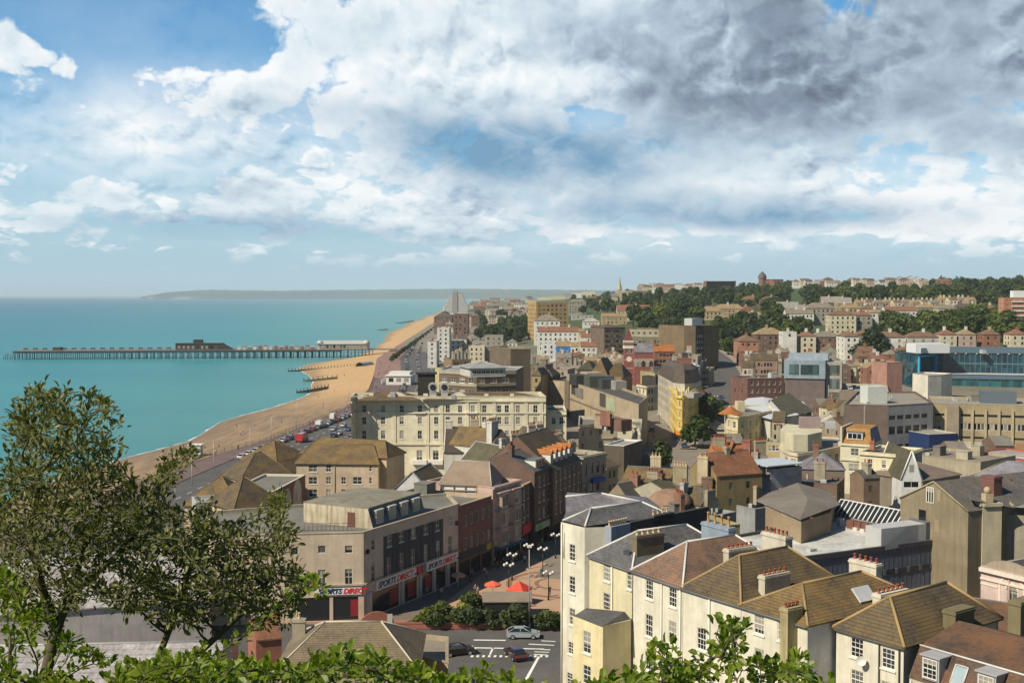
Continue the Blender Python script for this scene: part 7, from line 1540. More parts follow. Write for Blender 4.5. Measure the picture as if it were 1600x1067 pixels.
for a_ in range(4): tb.tube((0, 0, .35), (.35 * math.cos(a_ * 1.6), .35 * math.sin(a_ * 1.6), .9), .035, .015, 5)
TRUNK = tb.mesh('trunk', BARK); NTREE = [0]
def tree(P, r, lab, f=0, group=None, hs=1.0, name='tree'):
    rd = random.Random(NTREE[0] * 13 + 5); NTREE[0] += 1
    root = E(name, lab, 'tree', (P.x, P.y, P.z), rd.uniform(0, 6.28), group)
    t = link('trunk', TRUNK, root, (0, 0, r * .6)); t.scale = (r, r, r * hs)
    c = link('crown', crowns[f][rd.randrange(3)], root, (0, 0, r * 1.05 * hs)); c.scale = (r, r, r * hs * rd.uniform(.85, 1.1))
    return root
class V3:
    pass
def wood(n, x0, x1, y0, y1, r, lab, fs, group, seed, avoid=()):
    rd = random.Random(seed); pts = []; tries = 0
    while len(pts) < n and tries < n * 30:
        tries += 1; x = rd.uniform(x0, x1); y = rd.uniform(y0(x) if callable(y0) else y0, y1(x) if callable(y1) else y1)
        if any(a <= x <= c and b_ <= y <= d_ for a, b_, c, d_ in avoid): continue
        P = TP(x, y); mind = r * F / P.y
        if any(abs(x - a) < mind * .9 and abs(y - b_) < mind * .33 for a, b_ in pts): continue
        pts.append((x, y)); f_ = rd.choice(fs); k2 = rd.uniform(.8, 1.25); tree(P, r * k2, ('small ' if k2 < .92 else 'large ' if k2 > 1.12 else '') + ['mid green', 'light green', 'dark green', 'yellow green'][f_] + ' tree, ' + ('left end' if x < x0 + (x1 - x0) * .2 else 'left half' if x < x0 + (x1 - x0) * .45 else 'middle' if x < x0 + (x1 - x0) * .6 else 'right half' if x < x0 + (x1 - x0) * .8 else 'right end') + ' of the ' + lab, f_, group, rd.uniform(.85, 1.15))
wood(95, 985, 1230, lambda x: 462 + (1150 - x) * .03, lambda x: 520 if x > 1120 else 512, 7.0, 'mid slope wood above the tan tower', [0, 0, 1, 2], 'trees of the mid slope wood', 2, [(1095, 485, 1195, 515), (1220, 480, 1262, 512)])
wood(26, 1120, 1290, 520, 556, 6.0, 'green bank above the valley road', [0, 2, 1], 'trees above the valley road', 3, [(1150, 535, 1290, 560), (1260, 505, 1290, 560)])
wood(50, 1265, 1600, 463, 484, 8.0, 'dark wood behind the high terrace', [0, 0, 2, 1], 'trees behind the high terrace', 4)
wood(44, 1385, 1600, 515, 536, 7.5, 'tree belt above the college', [1, 1, 0], 'tree belt above the college', 5)
wood(26, 742, 832, 500, 540, 7.0, 'slope left of the ochre high rise', [0, 2], 'trees left of the ochre high rise', 6)
wood(24, 890, 1000, 474, 492, 6.5, 'gardens below the needle spire', [0, 2, 1], 'garden trees below the spire', 7)
wood(14, 1000, 1100, 512, 520, 5.0, 'trees just over the tan tower', [0, 2], 'trees above the tan tower', 8)
tree(TP(1030, 506), 9, 'bright yellow green tree on the lawn above the red spire', 3)
tree(TP(1367, 566), 8, 'tall dark tree between two white villas', 2, None, 1.3); tree(TP(1344, 568), 6, 'rounded dark green tree at the foot of the white villas', 0)
for (x, y, r, lab) in ((1086, 704, 5.0, 'leafy street tree beside the yellow flatiron front'), (1108, 672, 5.4, 'larger street tree further up the right side of the flatiron'), (1035, 738, 3.8, 'slender dark tree in the middle of the pedestrian street'), (1100, 655, 4.2, 'street tree nearest the curved mansard block')):
    P = PZ(x, y, 5.1); tree(P, r, lab, 1 if x != 1035 else 0, None, 1.25, 'street_tree')
for i in range(18): 
    P = PZ(612 + i * 4.4, 566 - i * 3.4, 5.1); tree(P, 2.6, 'small promenade tree in the line beside the far seafront road', 0, 'promenade trees', 1, 'street_tree')
# distant woodland: one mass
def woodland():
    rd = random.Random(77); src = [crownmesh(90 + i, n=90, q=.30, lobes=5) for i in range(4)]; b = MB(); n = 0
    regs = [(985, 1610, 441, 462, 620, 6.5), (1250, 1610, 442, 470, 420, 7.5), (835, 985, 452, 468, 90, 6), (905, 1250, 444, 455, 120, 6)]
    for (x0, x1, y0, y1, k_, r0) in regs:
        for i in range(k_):
            x = rd.uniform(x0, x1); y = rd.uniform(y0, y1)
            P = TP(x, y)
            if P.y > 3300 or (1098 < x < 1158 and y < 457) or any(abs(x - a_) < 12 and -1 < y - b_ < 9 for a_, b_ in RH): continue
            r = r0 * rd.uniform(.7, 1.25); c = src[rd.randrange(4)]; base = len(b.v); a = rd.uniform(0, 6.28); ca, sa = math.cos(a), math.sin(a)
            b.v += [(P.x + (v[0] * ca - v[1] * sa) * r, P.y + (v[0] * sa + v[1] * ca) * r, P.z + r * .75 + v[2] * r * .9) for v in c.v]
            b.f += [tuple(base + j for j in f) for f in c.f]; b.mi += c.mi; b.smooth += c.smooth
    o = b.build('woodland', foliage((.022, .040, .014), (.050, .075, .022))); put(o, kind='stuff')
woodland()
def pier():
    xl, yl, xr, yr = -403.0, 936.0, -112.0, 966.0; L = math.hypot(xr - xl, yr - yl); rz = math.atan2(yr - yl, xr - xl)
    root = E('pier', 'long iron pier on dark piles reaching out over the turquoise sea', 'pier', (xl, yl, 0), rz)
    WD = flat((.25, .20, .17), (.15, .13, .11)); IR = plain((.035, .032, .035), .6)
    b = MB(); b.box(0, -9, 6.2, 150, 9, 6.9); b.box(150, -8, 6.2, L - 30, 12, 6.9); b.box(L - 30, -5, 6.2, L + 16, 9, 6.9); b.build('deck', WD, root)
    b = MB(); b.box(0, -9.2, 5.3, L - 30, -8.6, 6.6); b.build('deck_beam', IR, root)
    pm = MB(); pm.tube((0, 0, -2), (0, 0, 6.2), .28, n=6); pm.tube((0, 0, 2.2), (0, 0, 2.6), .42, n=6); pile = pm.mesh('pile', IR)
    n = 0; x = 1.5
    while x < L - 4 and n < 98:
        link('pile', pile, root, (x, -8.4, 0)); n += 1; x += 2.95
    b = MB(); x = 1.5
    while x < L - 4:
        for y in (-2.8, 2.8, 8.4): b.tube((x, y, -2), (x, y, 6.2), .26, n=5)
        x += 5.9
    put(b.build('rear_piles', IR, root), kind='stuff')
    b = MB(); x = 1.5
    while x < L - 10:
        if x > 110 or int(x) % 4 == 0: b.tube((x, -8.4, 1), (x + 5.9, -8.4, 5.2), .1, n=4); b.tube((x + 5.9, -8.4, 1), (x, -8.4, 5.2), .1, n=4)
        b.tube((x, -8.4, 5.1), (x + 5.9, -8.4, 5.1), .12, n=4); x += 5.9
    put(b.build('bracing', IR, root), kind='stuff')
    b = MB()
    for y in (-8.9, 8.9):
        for z in (7.4, 7.9): b.tube((0, y, z), (L - 30, y, z), .06, n=4)
        x = 0
        while x < L - 30: b.tube((x, y, 6.9), (x, y, 7.95), .05, n=4); x += 3
    b.build('railing', plain((.2, .18, .18)), root)
    def pt(px): return (PY(px, 548, 945).x - xl)
    # dark pavilion
    x0, x1 = pt(275), pt(363); DK = stucco((.05, .045, .038), .3); r = E('pier_pavilion', 'long dark timber pavilion with a viewing deck in the middle of the pier', 'pavilion', (xl + x0 * math.cos(rz), yl + x0 * math.sin(rz), 6.9), rz); W = x1 - x0
    b = MB(); b.poly([(0, -5, 0), (W, -5, 0), (W - 9, -5, 5.0), (0, -5, 5.2)]); b.poly([(0, 6, 0), (W, 6, 0), (W - 9, 6, 5.0), (0, 6, 5.2)]); b.poly([(0, -5, 0), (0, 6, 0), (0, 6, 5.2), (0, -5, 5.2)]); b.poly([(W, -5, 0), (W, 6, 0), (W - 9, 6, 5), (W - 9, -5, 5)]); b.build('wall', DK, r)
    b = MB(); b.box(-.4, -5.4, 5.2, W - 8.5, 6.4, 5.6); b.build('roof', plain((.10, .09, .08)), r); b = MB(); b.box(14, -3, 5.6, 21, 4, 8.0); b.box(13.7, -3.3, 8.0, 21.3, 4.3, 8.3); b.build('roof_hut', DK, r)
    for j in range(9): b = MB(); b.box(2 + j * 3.7, -5.08, 1, 4 + j * 3.7, -4.98, 3.4); b.build('window', GL, r)
    # white domed hall
    x0, x1 = pt(492), pt(577); r = E('domed_hall', 'white glazed hall with a round domed turret at each end of its pale roof', 'pavilion', (xl + x0 * math.cos(rz), yl + x0 * math.sin(rz), 6.9), rz); W = x1 - x0; WHT = plain((.42, .42, .40), .5)
    b = MB(); b.box(4, -6, 0, W - 4, 7, 4.4); b.build('wall', plain((.33, .31, .27)), r); b = MB()
    b.poly([(3, -6.6, 4.4), (W - 3, -6.6, 4.4), (W - 5, .5, 7.2), (5, .5, 7.2)]); b.poly([(3, 7.6, 4.4), (W - 3, 7.6, 4.4), (W - 5, .5, 7.2), (5, .5, 7.2)]); b.poly([(3, -6.6, 4.4), (3, 7.6, 4.4), (5, .5, 7.2)]); b.poly([(W - 3, -6.6, 4.4), (W - 3, 7.6, 4.4), (W - 5, .5, 7.2)]); b.build('roof', WHT, r)
    for j in range(12): b = MB(); b.box(5.5 + j * (W - 11) / 12, -6.08, 1.2, 5.5 + (j + .7) * (W - 11) / 12, -5.98, 3.6); b.build('window', GL, r)
    for cx in (3.2, W - 3.2):
        b = MB(); b.lathe([(2.6, 0), (2.6, 4.8), (3.0, 4.9), (3.0, 5.2)], 12, (cx, -3.4, 0)); b.build('turret', plain((.42, .40, .35)), r); b = MB(); b.lathe([(2.8, 5.2), (2.5, 6.2), (1.6, 7.1), (.5, 7.5), (.1, 7.9)], 12, (cx, -3.4, 0)); b.build('dome', WHT, r)
    rd = random.Random(4)
    for i in range(15):
        x = pt(370) + i * (pt(492) - pt(370)) / 15; o = E('kiosk', 'small painted kiosk in the line on the pier deck between its two halls', 'kiosk', (xl + x * math.cos(rz), yl + x * math.sin(rz), 6.9), rz, 'pier kiosks'); hh = rd.uniform(2.0, 3.0); b = MB(); b.box(0, -6, 0, 2.6, -3.4, hh); b.build('wall', rd.choice([WH_, CRM_, BRK_, plain((.12, .22, .3)), TN_]), o); b = MB(); b.poly([(-.2, -6.2, hh), (2.8, -6.2, hh), (2.8, -4.7, hh + .9), (-.2, -4.7, hh + .9)]); b.poly([(-.2, -3.2, hh), (2.8, -3.2, hh), (2.8, -4.7, hh + .9), (-.2, -4.7, hh + .9)]); b.build('roof', rd.choice([RG, RB, LTFELT]), o)
    for i in range(16):
        x = 6 + i * 7.6; b = MB(); b.box(-.9, -.3, .35, .9, .3, .5); b.box(-.9, .2, .5, .9, .3, 1.0); b.box(-.8, -.25, 0, -.65, .25, .35); b.box(.65, -.25, 0, .8, .25, .35)
        o = b.build('bench', plain((.10, .09, .08))); o.location = (xl + x * math.cos(rz), yl + x * math.sin(rz) + 3, 6.9); o.rotation_euler = (0, 0, rz); o.scale = (2, 2, 2); put(o, 'dark bench on the open outer deck of the pier', 'bench', 'benches on the pier')
    b = MB(); b.box(0, -4, 0, 6, 2, 2.6); o = b.build('deck_shed', DK); o.location = (xl + 30, yl + 3, 6.9); put(o, 'dark shed near the seaward end of the pier', 'shed')
    for i, px in enumerate((5, 8.5, 12, 16, 19.5, 23)):
        P = PY(px, 562, 930); b = MB(); b.tube((0, 0, -2), (.8 - .3 * i, 0, 3.2 + (i % 3)), .35, .28, n=6); o = b.build('broken_pile', IR); o.location = (P.x, 930, 0); put(o, 'leaning broken pile standing in the sea beyond the pier end', 'pile', 'broken piles off the pier end')
pier()
def beach_things():
    WO = plain((.075, .055, .04), .9)
    def groyne(a, c, lab, n):
        A, B_ = PZ(*a, .6), PZ(*c, 2.9); r = E('groyne', lab, 'groyne', (A.x, A.y, 0)); d = B_ - A; m = MB(); L = d.length; u = d.normalized(); q = Vector((-u.y, u.x, 0)).normalized() * .12
        m.poly([(-q.x, -q.y, -1), (d.x - q.x, d.y - q.y, 1.5), (d.x - q.x, d.y - q.y, 3.1), (-q.x, -q.y, .6)]); m.poly([(q.x, q.y, -1), (d.x + q.x, d.y + q.y, 1.5), (d.x + q.x, d.y + q.y, 3.1), (q.x, q.y, .6)]); m.poly([(-q.x, -q.y, .6), (d.x - q.x, d.y - q.y, 3.1), (d.x + q.x, d.y + q.y, 3.1), (q.x, q.y, .6)]); m.build('planking', WO, r)
        pm = MB(); pm.box(-.2, -.2, -1.5, .2, .2, 1.0); me = pm.mesh('post', WO)
        for j in range(n): t = j / (n - 1); link('post', me, r, (d.x * t + .3, d.y * t, .9 + 2.4 * t))
    groyne((450, 579), (577, 570), 'long wooden groyne with a row of posts just this side of the pier', 26)
    groyne((474, 594), (526, 589), 'short dark groyne in the middle of the pale beach', 8)
    groyne((463, 612), (512, 604), 'dark groyne at the tip of the nearest sand spit', 10)
    groyne((590, 515), (606, 514), 'small groyne running into the sea beyond the pier', 4); groyne((618, 505), (646, 501), 'farthest dark groyne before the end of the sand', 5)
    # railing
    r = E('promenade_railing', 'long dark railing between the promenade and the beach', 'railing', (0, 0, 5.16)); pm = MB(); pm.tube((0, 0, 0), (0, 0, 1.15), .05, n=5); pm.ball((0, 0, 1.2), .09, 6, 4); me = pm.mesh('post', IRON); ys_ = [255 + 4.2 * i for i in range(96)]
    for y in ys_: link('post', me, r, (interp(PROM, y) + .2, y, 0))
    for z in (.4, .75, 1.1):
        m = MB()
        for a, c in zip(ys_, ys_[1:]): m.tube((interp(PROM, a) + .2, a, z), (interp(PROM, c) + .2, c, z), .03, n=4, cap=False)
        m.build('rail', IRON, r)
    P = PZ(306, 711, 3.0); r = E('lifeguard_hut', 'small white flat roofed hut standing on the near beach', 'hut', (P.x, P.y, 2.6)); m = MB(); m.box(-1.8, -1.5, .5, 1.8, 1.5, 3.6); m.build('wall', WH_, r); m = MB(); m.box(-2.1, -1.8, 3.6, 2.1, 1.8, 3.8); m.build('roof', plain((.7, .72, .74)), r); m = MB(); m.box(.2, -1.56, .6, 1.1, -1.5, 2.6); m.build('door', plain((.2, .25, .3)), r); m = MB(); m.box(-1.4, -1.56, 1.5, -.3, -1.5, 2.6); m.build('window', GL, r)
    m = MB(); m.box(-2.6, -2.2, 0, 2.6, 2.2, .5); m.build('platform', plain((.35, .3, .25)), r)
    # promenade cafe building
    P = PZ(603, 601, 5.2); r = E('promenade_cafe', 'white flat roofed cafe with three square windows on the pink promenade', 'cafe', (P.x, P.y, 5.16), -.05); m = MB(); m.box(0, 0, 0, 13, 16, 4.5); m.build('wall', plain((.66, .65, .61)), r); m = MB(); m.box(-.5, -.5, 4.5, 13.5, 16.5, 4.9); m.box(1, 4, 4.9, 12, 15, 6.4); m.build('roof', plain((.60, .59, .55)), r)
    for x in (1.5, 5.5, 9.5): m = MB(); m.box(x, -.06, 1.6, x + 2.4, 0, 3.6); m.build('window', GL, r)
    m = MB(); m.box(-3, 2, 0, -2.7, 16, 2.4); m.build('screen', plain((.6, .6, .58)), r)
    P = PZ(570, 570, 3.6); r = E('boat_shelter', 'long grey curved shelter lying on the sand beside the promenade', 'shelter', (P.x, P.y, 2.8), 1.2); m = MB()
    for i in range(8):
        a0, a1 = math.pi * i / 8, math.pi * (i + 1) / 8; m.poly([(-8, 3 * math.cos(a0), 3 * math.sin(a0)), (8, 3 * math.cos(a0), 3 * math.sin(a0)), (8, 3 * math.cos(a1), 3 * math.sin(a1)), (-8, 3 * math.cos(a1), 3 * math.sin(a1))], True)
    m.build('shell', plain((.30, .31, .31)), r)
    P = PZ(606, 484.5, .1); r = E('motorboat', 'tiny white motorboat trailing a wake far out at sea', 'boat', (P.x, P.y, .2), 2.9); m = MB(); m.poly([(-4, -1.3, .2), (3, -1.3, .3), (5, 0, .9), (3, 1.3, .3), (-4, 1.3, .2)]); m.poly([(-4, -1.5, 1.2), (3, -1.5, 1.4), (5.6, 0, 1.8), (3, 1.5, 1.4), (-4, 1.5, 1.2)]); m.box(-2, -1, 1.2, 1, 1, 2.6); m.build('hull', plain((.75, .75, .75)), r)
    m = MB(); m.poly([(P.x - 1, P.y, .06), (P.x - 75, P.y - 18, .05), (P.x - 75, P.y - 4, .05)]); m.poly([(P.x - 1, P.y + 6, .06), (P.x - 40, P.y + 2, .05), (P.x - 10, P.y + 22, .05)]); put(m.build('boat_wake', plain((.62, .68, .68), .6)), kind='structure')
beach_things()
TYRE = plain((.015, .015, .015), .8); RIM = plain((.45, .45, .46), .35, .6); CGL = plain((.015, .02, .025), .08, 0, .7); LMP = plain((.75, .72, .65), .2); TAIL = plain((.4, .02, .02), .3)
_car = {}
def paint(c):
    key = ('car', c)
    if key not in _mc:
        m, T, b = mat_base('car_paint'); b.inputs['Base Color'].default_value = c4(c); b.inputs['Roughness'].default_value = .28; b.inputs['Coat Weight'].default_value = .6; b.inputs['Specular IOR Level'].default_value = .5; _mc[key] = m
    return _mc[key]
def carmeshes(c, van=False):
    key = (c, van)
    if key in _car: return _car[key]
    W = .86; Hh = 1.0 if not van else 1.3
    prof = [(-2.05, .35, .80), (-2.12, .62, .84), (-2.05, .92, .84), (-1.2, .98, .86), (.75, .96, .86), (1.75, .82, .82), (2.08, .66, .76), (2.12, .42, .74), (1.98, .26, .72), (-1.95, .24, .76)]
    b = MB(); n = len(prof); i0 = len(b.v)
    for sg in (-1, 1):
        for (x, z, wd) in prof: b.v.append((x, sg * wd, z))
    b.f += [tuple(range(i0 + n - 1, i0 - 1, -1)), tuple(range(i0 + n, i0 + 2 * n))]
    for k_ in range(n): b.f.append((i0 + k_, i0 + (k_ + 1) % n, i0 + n + (k_ + 1) % n, i0 + n + k_))
    b.mi += [0] * (n + 2); b.smooth += [False] * (n + 2)
    zt = 1.38 if not van else 1.95; xr = (-1.9, -1.15, .15, 1.05) if not van else (-2.0, -1.95, .9, 1.5)
    b.poly([(xr[1], -.62, zt), (xr[2], -.62, zt), (xr[2], .62, zt), (xr[1], .62, zt)])
    # pillars
    for x0, x1 in ((xr[0], xr[1]), (xr[3], xr[2]), (-.35, -.3)):
        for sg in (-1, 1): b.tube((x0, sg * .80, .95), (x1, sg * .63, zt), .045, n=4)
    body = b.mesh('body', paint(c))
    bm = bmesh.new(); bm.from_mesh(body); bmesh.ops.recalc_face_normals(bm, faces=bm.faces); bm.to_mesh(body); bm.free()
    g = MB(); A = [(xr[0], -.80, .95), (xr[3], -.80, .94), (xr[3], .80, .94), (xr[0], .80, .95)]; B_ = [(xr[1], -.60, zt - .02), (xr[2], -.60, zt - .02), (xr[2], .60, zt - .02), (xr[1], .60, zt - .02)]
    for k_ in range(4): g.poly([A[k_], A[(k_ + 1) % 4], B_[(k_ + 1) % 4], B_[k_]])
    g = g.mesh('windows', CGL if not van else paint(c))
    w_ = MB(); w_.tube((0, -.1, 0), (0, .1, 0), .31, n=14, sm=False); w_ = w_.mesh('wheel', TYRE); r_ = MB(); r_.tube((0, -.11, 0), (0, .11, 0), .19, n=10, sm=False); r_ = r_.mesh('rim', RIM)
    h = MB(); h.box(-.06, -.16, -.07, .05, .16, .07); hl = h.mesh('headlight', LMP); h = MB(); h.box(-.05, -.13, -.1, .06, .13, .1); tl = h.mesh('tail_light', TAIL)
    _car[key] = (body, g, w_, r_, hl, tl); return _car[key]
def car(P, rz, c, lab, group=None, full=True, van=False, name='parked_car', sc_=1.0):
    ms = carmeshes(c, van); r = E(name, lab, 'car' if not van else 'van', (P.x, P.y, P.z), rz, group); r.scale = (sc_,) * 3
    link('body', ms[0], r); link('windows', ms[1], r)
    for x in (-1.28, 1.3):
        for sg in (-1, 1):
            w_ = link('wheel', ms[2], r, (x, sg * .76, .31))
            if full: link('rim', ms[3], w_)
    if full:
        for sg in (-1, 1): link('headlight', ms[4], r, (2.06, sg * .58, .64)); link('tail_light', ms[5], r, (-2.08, sg * .66, .78))
    return r
road = lambda px, py: PZ(px, py, 5.04)
car(road(817, 996), 0.0, (.36, .40, .43), 'silver blue hatchback driving along the junction road below the planters', None, True, False, 'car', 1.08)
car(road(805, 1027), 1.95, (.05, .012, .018), 'dark maroon hatchback waiting at the junction, seen from behind', None, True, False, 'car', 1.05)
car(road(716, 1022), .35, (.012, .012, .014), 'black car half hidden by the ivy left of the maroon one', None, True, False, 'car', 1.05)
COLS = [(.45, .46, .47), (.02, .02, .022), (.6, .6, .6), (.05, .08, .16), (.22, .23, .24), (.3, .03, .03), (.62, .62, .6), (.1, .11, .12)]
CN = ['silver', 'black', 'white', 'dark blue', 'grey', 'red', 'white', 'charcoal']
rd = random.Random(8)
def heading(y): return math.atan2(4, interp(ROADL, y + 4) - interp(ROADL, y))
y = 330
while y < 640:
    for lane, p_ in ((.08, .8), (.40, .25), (.62, .3), (.93, .6)):
        if rd.random() < p_:
            x = interp(ROADL, y) * (1 - lane) + interp(ROADR, y) * lane; c = rd.choice(COLS)
            car(Vector((x, y, 5.04)), heading(y) + (math.pi if lane > .5 else 0), c, {COLS[0]: 'silver', COLS[1]: 'black', COLS[2]: 'white', COLS[3]: 'dark blue', COLS[4]: 'grey', COLS[5]: 'red', COLS[6]: 'white', COLS[7]: 'charcoal'}[c] + (' car parked at the promenade kerb of the near seafront road' if lane < .1 else ' car on the carriageway of the near seafront road' if lane < .9 else ' car parked on the landward kerb of the near seafront road'), 'cars on the near seafront road', y < 420, False, 'parked_car', 1.05)
    y += 6.2
car(PZ(472, 690, 5.04), heading(368), (.40, .03, .03), 'red cabbed lorry like van parked behind the golden roofs', None, True, True, 'van', 1.5)
car(PZ(500, 668, 5.04), heading(400), (.62, .62, .6), 'large white van parked at the promenade kerb', None, True, True, 'van', 1.35); car(PZ(521, 655, 5.04), heading(430), (.62, .62, .6), 'second white van parked further up the promenade kerb', None, True, True, 'van', 1.2)
y = 660
while y < 1150:
    for lane, p_ in ((.10, .7), (.30, .7), (.5, .3), (.7, .75), (.92, .75)):
        if rd.random() < p_:
            x = interp(ROADL, y) * (1 - lane) + interp(ROADR, y) * lane; car(Vector((x, y, 5.04)), heading(y), *(lambda c: (c, CN[COLS.index(c)] + ' car in the ' + ('seaward' if lane < .4 else 'middle' if lane < .6 else 'landward') + ' row of the far seafront car park'))(rd.choice(COLS)), 'cars in the far seafront car park', False, False, 'parked_car', 1.1)
    y += 7.5 if y < 1000 else 12
for i in range(12):
    P = TP(1090 + 28 * (i / 12), 700 - i * 8.5); car(Vector((P.x + rd.choice([-4, 4]), P.y, P.z + .3)), 1.5, rd.choice(COLS), 'car parked along the valley road beside the flatiron', 'cars on the valley road', False)
for i in range(5):
    o = car(DECK.root.location.copy() + Vector((6 + i * 3.2, 8 + (i % 2) * 6, DECK.h - .45)), 1.4, COLS[(i * 3) % 8], 'car parked on the open roof deck of the brown car park', 'cars on the roof deck', False)
car(PZ(1019, 677, 5.1), 1.4, (.04, .10, .2), 'blue van parked in the pedestrian street by the curved cream block', None, False, True, 'van', 1.15)
def personmesh(shirt, legs, hair, seed, stride=.25):
    rd = random.Random(seed); bm = bmesh.new(); me = bpy.data.meshes.new('person'); V = []; E2 = []; Rr = []
    def v(p, r): V.append(p); Rr.append(r); return len(V) - 1
    s_ = stride
    pel = v((0, 0, .95), .145); wa = v((0, 0, 1.12), .125); ch = v((0, .02, 1.32), .155); nk = v((0, 0, 1.47), .06); hb = v((0, .01, 1.57), .085); ht = v((0, 0, 1.68), .09)
    E2 += [(pel, wa), (wa, ch), (ch, nk), (nk, hb), (hb, ht)]
    for sg in (-1, 1):
        h_ = v((sg * .10, 0, .88), .09); k_ = v((sg * .11, sg * s_ * .6 + .03, .50), .062); an = v((sg * .11, sg * s_ - .02, .10), .042); ft = v((sg * .12, sg * s_ + .14, .04), .038); E2 += [(pel, h_), (h_, k_), (k_, an), (an, ft)]
        sh = v((sg * .18, 0, 1.40), .06); eb = v((sg * .25, -sg * s_ * .4 - .02, 1.14), .042); wr = v((sg * .25, -sg * s_ * .7 + .08, .92), .032); hd = v((sg * .25, -sg * s_ * .7 + .12, .84), .036); E2 += [(ch, sh), (sh, eb), (eb, wr), (wr, hd)]
    me.from_pydata(V, E2, []); o = bpy.data.objects.new('tmp', me); C.objects.link(o)
    sk = o.modifiers.new('skin', 'SKIN'); sk.use_smooth_shade = True
    for i, r in enumerate(Rr): me.skin_vertices[0].data[i].radius = (r, r * (.75 if i in (pel, wa, ch) else 1))
    me.skin_vertices[0].data[pel].use_root = True
    sb = o.modifiers.new('sub', 'SUBSURF'); sb.levels = 1; bpy.context.view_layer.update()
    out_ = bpy.data.meshes.new_from_object(o.evaluated_get(bpy.context.evaluated_depsgraph_get())); bpy.data.objects.remove(o); out_.name = 'person'
    out_.materials.clear(); skin = plain((.48, .28, .19), .6)
    for m in (plain(legs, .8), plain(shirt, .8), skin, plain(hair, .8), plain((.05, .04, .035), .7)): out_.materials.append(m)
    for p in out_.polygons:
        z, x, y_ = p.center.z, abs(p.center.x), p.center.y
        p.material_index = 4 if z < .1 else 2 if (x > .2 and z < 1.12) else 0 if z < .96 else 1 if z < 1.47 else (3 if z > 1.66 or (z > 1.56 and y_ < -.01) else 2)
    return out_
PALS = [((.5, .5, .48), (.03, .04, .08), 'white top and dark jeans'), ((.02, .03, .06), (.03, .03, .03), 'dark clothes'), ((.02, .30, .30), (.08, .08, .10), 'turquoise top'), ((.35, .04, .05), (.04, .04, .06), 'red top'), ((.10, .14, .26), (.25, .2, .15), 'blue shirt and tan trousers'), ((.40, .55, .06), (.05, .05, .06), 'bright yellow green jacket'), ((.42, .25, .25), (.06, .06, .09), 'pink top'), ((.25, .25, .26), (.02, .02, .03), 'grey top')]
PM = [personmesh(a, b_, [(.05, .03, .02), (.18, .12, .06), (.02, .02, .02)][i % 3], i, .12 + .04 * (i % 4)) for i, (a, b_, _) in enumerate(PALS)]
def person(P, i, rz, where, group):
    o = bpy.data.objects.new('person', PM[i]); C.objects.link(o); o.location = P; o.rotation_euler = (0, 0, rz); put(o, 'person in ' + PALS[i][2] + ' ' + where, 'person', group)
rd = random.Random(31)
for (px, py, i) in ((656, 930, 6), (667, 932, 2), (690, 934, 0), (684, 930, 1), (747, 932, 0), (743, 928, 6), (773, 884, 5), (766, 893, 1), (757, 900, 0), (753, 906, 4), (760, 905, 6), (845, 902, 2), (859, 931, 1), (738, 904, 7), (735, 912, 1), (778, 890, 3), (786, 884, 7), (792, 880, 4), (800, 876, 1), (812, 872, 3), (722, 916, 4), (801, 884, 0)):
    person(PZ(px, py, 5.1), i, rd.uniform(0, 6.28), 'walking in front of the shops by the plaza', 'people in front of the near shops')
for k_ in range(26):
    t = rd.random(); px = 790 + 95 * t + rd.uniform(-8, 14); py = 886 - 62 * t + rd.uniform(-6, 8); person(PZ(px, py, 5.1), rd.randrange(8), rd.uniform(0, 6.28), 'strolling up the shaded shopping street', 'people up the shopping street')
for k_ in range(34): person(PZ(rd.uniform(1008, 1056) + 10, rd.uniform(652, 712), 5.1), rd.randrange(8), rd.uniform(0, 6.28), 'on the pale paving left of the flatiron', 'people by the flatiron')
for k_ in range(40):
    y = rd.uniform(330, 640); person(Vector((interp(PROM, y) + rd.uniform(1, 7), y, 5.17)), rd.randrange(8), rd.uniform(0, 6.28), 'walking on the near promenade beside the railing', 'people on the near promenade')
for k_ in range(40):
    y = rd.uniform(650, 1000); person(Vector((interp(PROM, y) + rd.uniform(2, 22), y, 5.17)), rd.randrange(8), rd.uniform(0, 6.28), 'out on the broad pink promenade by the pier', 'people on the pink promenade')
for (px, py) in ((538, 588), (342, 700), (380, 676), (376, 680), (398, 668), (522, 612), (497, 622), (370, 668), (334, 694), (440, 662)):
    P = PZ(px, py, 2.0); person(P, rd.randrange(8), rd.uniform(0, 6.28), 'out on the sand', 'people on the sand')
GLOBE = plain((.6, .6, .58), .3)
gb = MB(); gb.ball((0, 0, 0), .24, 12, 8); GB = gb.mesh('globe', GLOBE)
def globelamp(px, py, h, lab, n=4, group='globe lamps'):
    P = PZ(px, py, 5.08); r = E('globe_lamp', lab, 'street lamp', tuple(P), 0, group); m = MB(); m.tube((0, 0, 0), (0, 0, h), .09, .06, 8); m.tube((0, 0, 0), (0, 0, .8), .16, .12, 8); m.build('post', IRON, r); m = MB()
    for j in range(n): a = 6.28 * j / n + .4; m.tube((0, 0, h - .5), (.75 * math.cos(a), .75 * math.sin(a), h - .25), .04, n=5)
    m.build('bracket', IRON, r)
    for j in range(n): a = 6.28 * j / n + .4; link('globe', GB, r, (.75 * math.cos(a), .75 * math.sin(a), h + .05))
for i, (x, y, h) in enumerate([(795, 925, 4.4), (800, 906, 4.2), (848, 900, 4.6), (857, 937, 4.2), (826, 888, 4.0), (868, 872, 4.2)]):
    globelamp(x, y, h, ['globe lamp cluster just left of the red gazebo', 'globe lamp cluster behind the orange parasol', 'globe lamp cluster at the right side of the plaza circles', 'globe lamp cluster nearest the cream end house', 'globe lamp cluster where the shopping street begins', 'globe lamp cluster up the shaded street'][i])
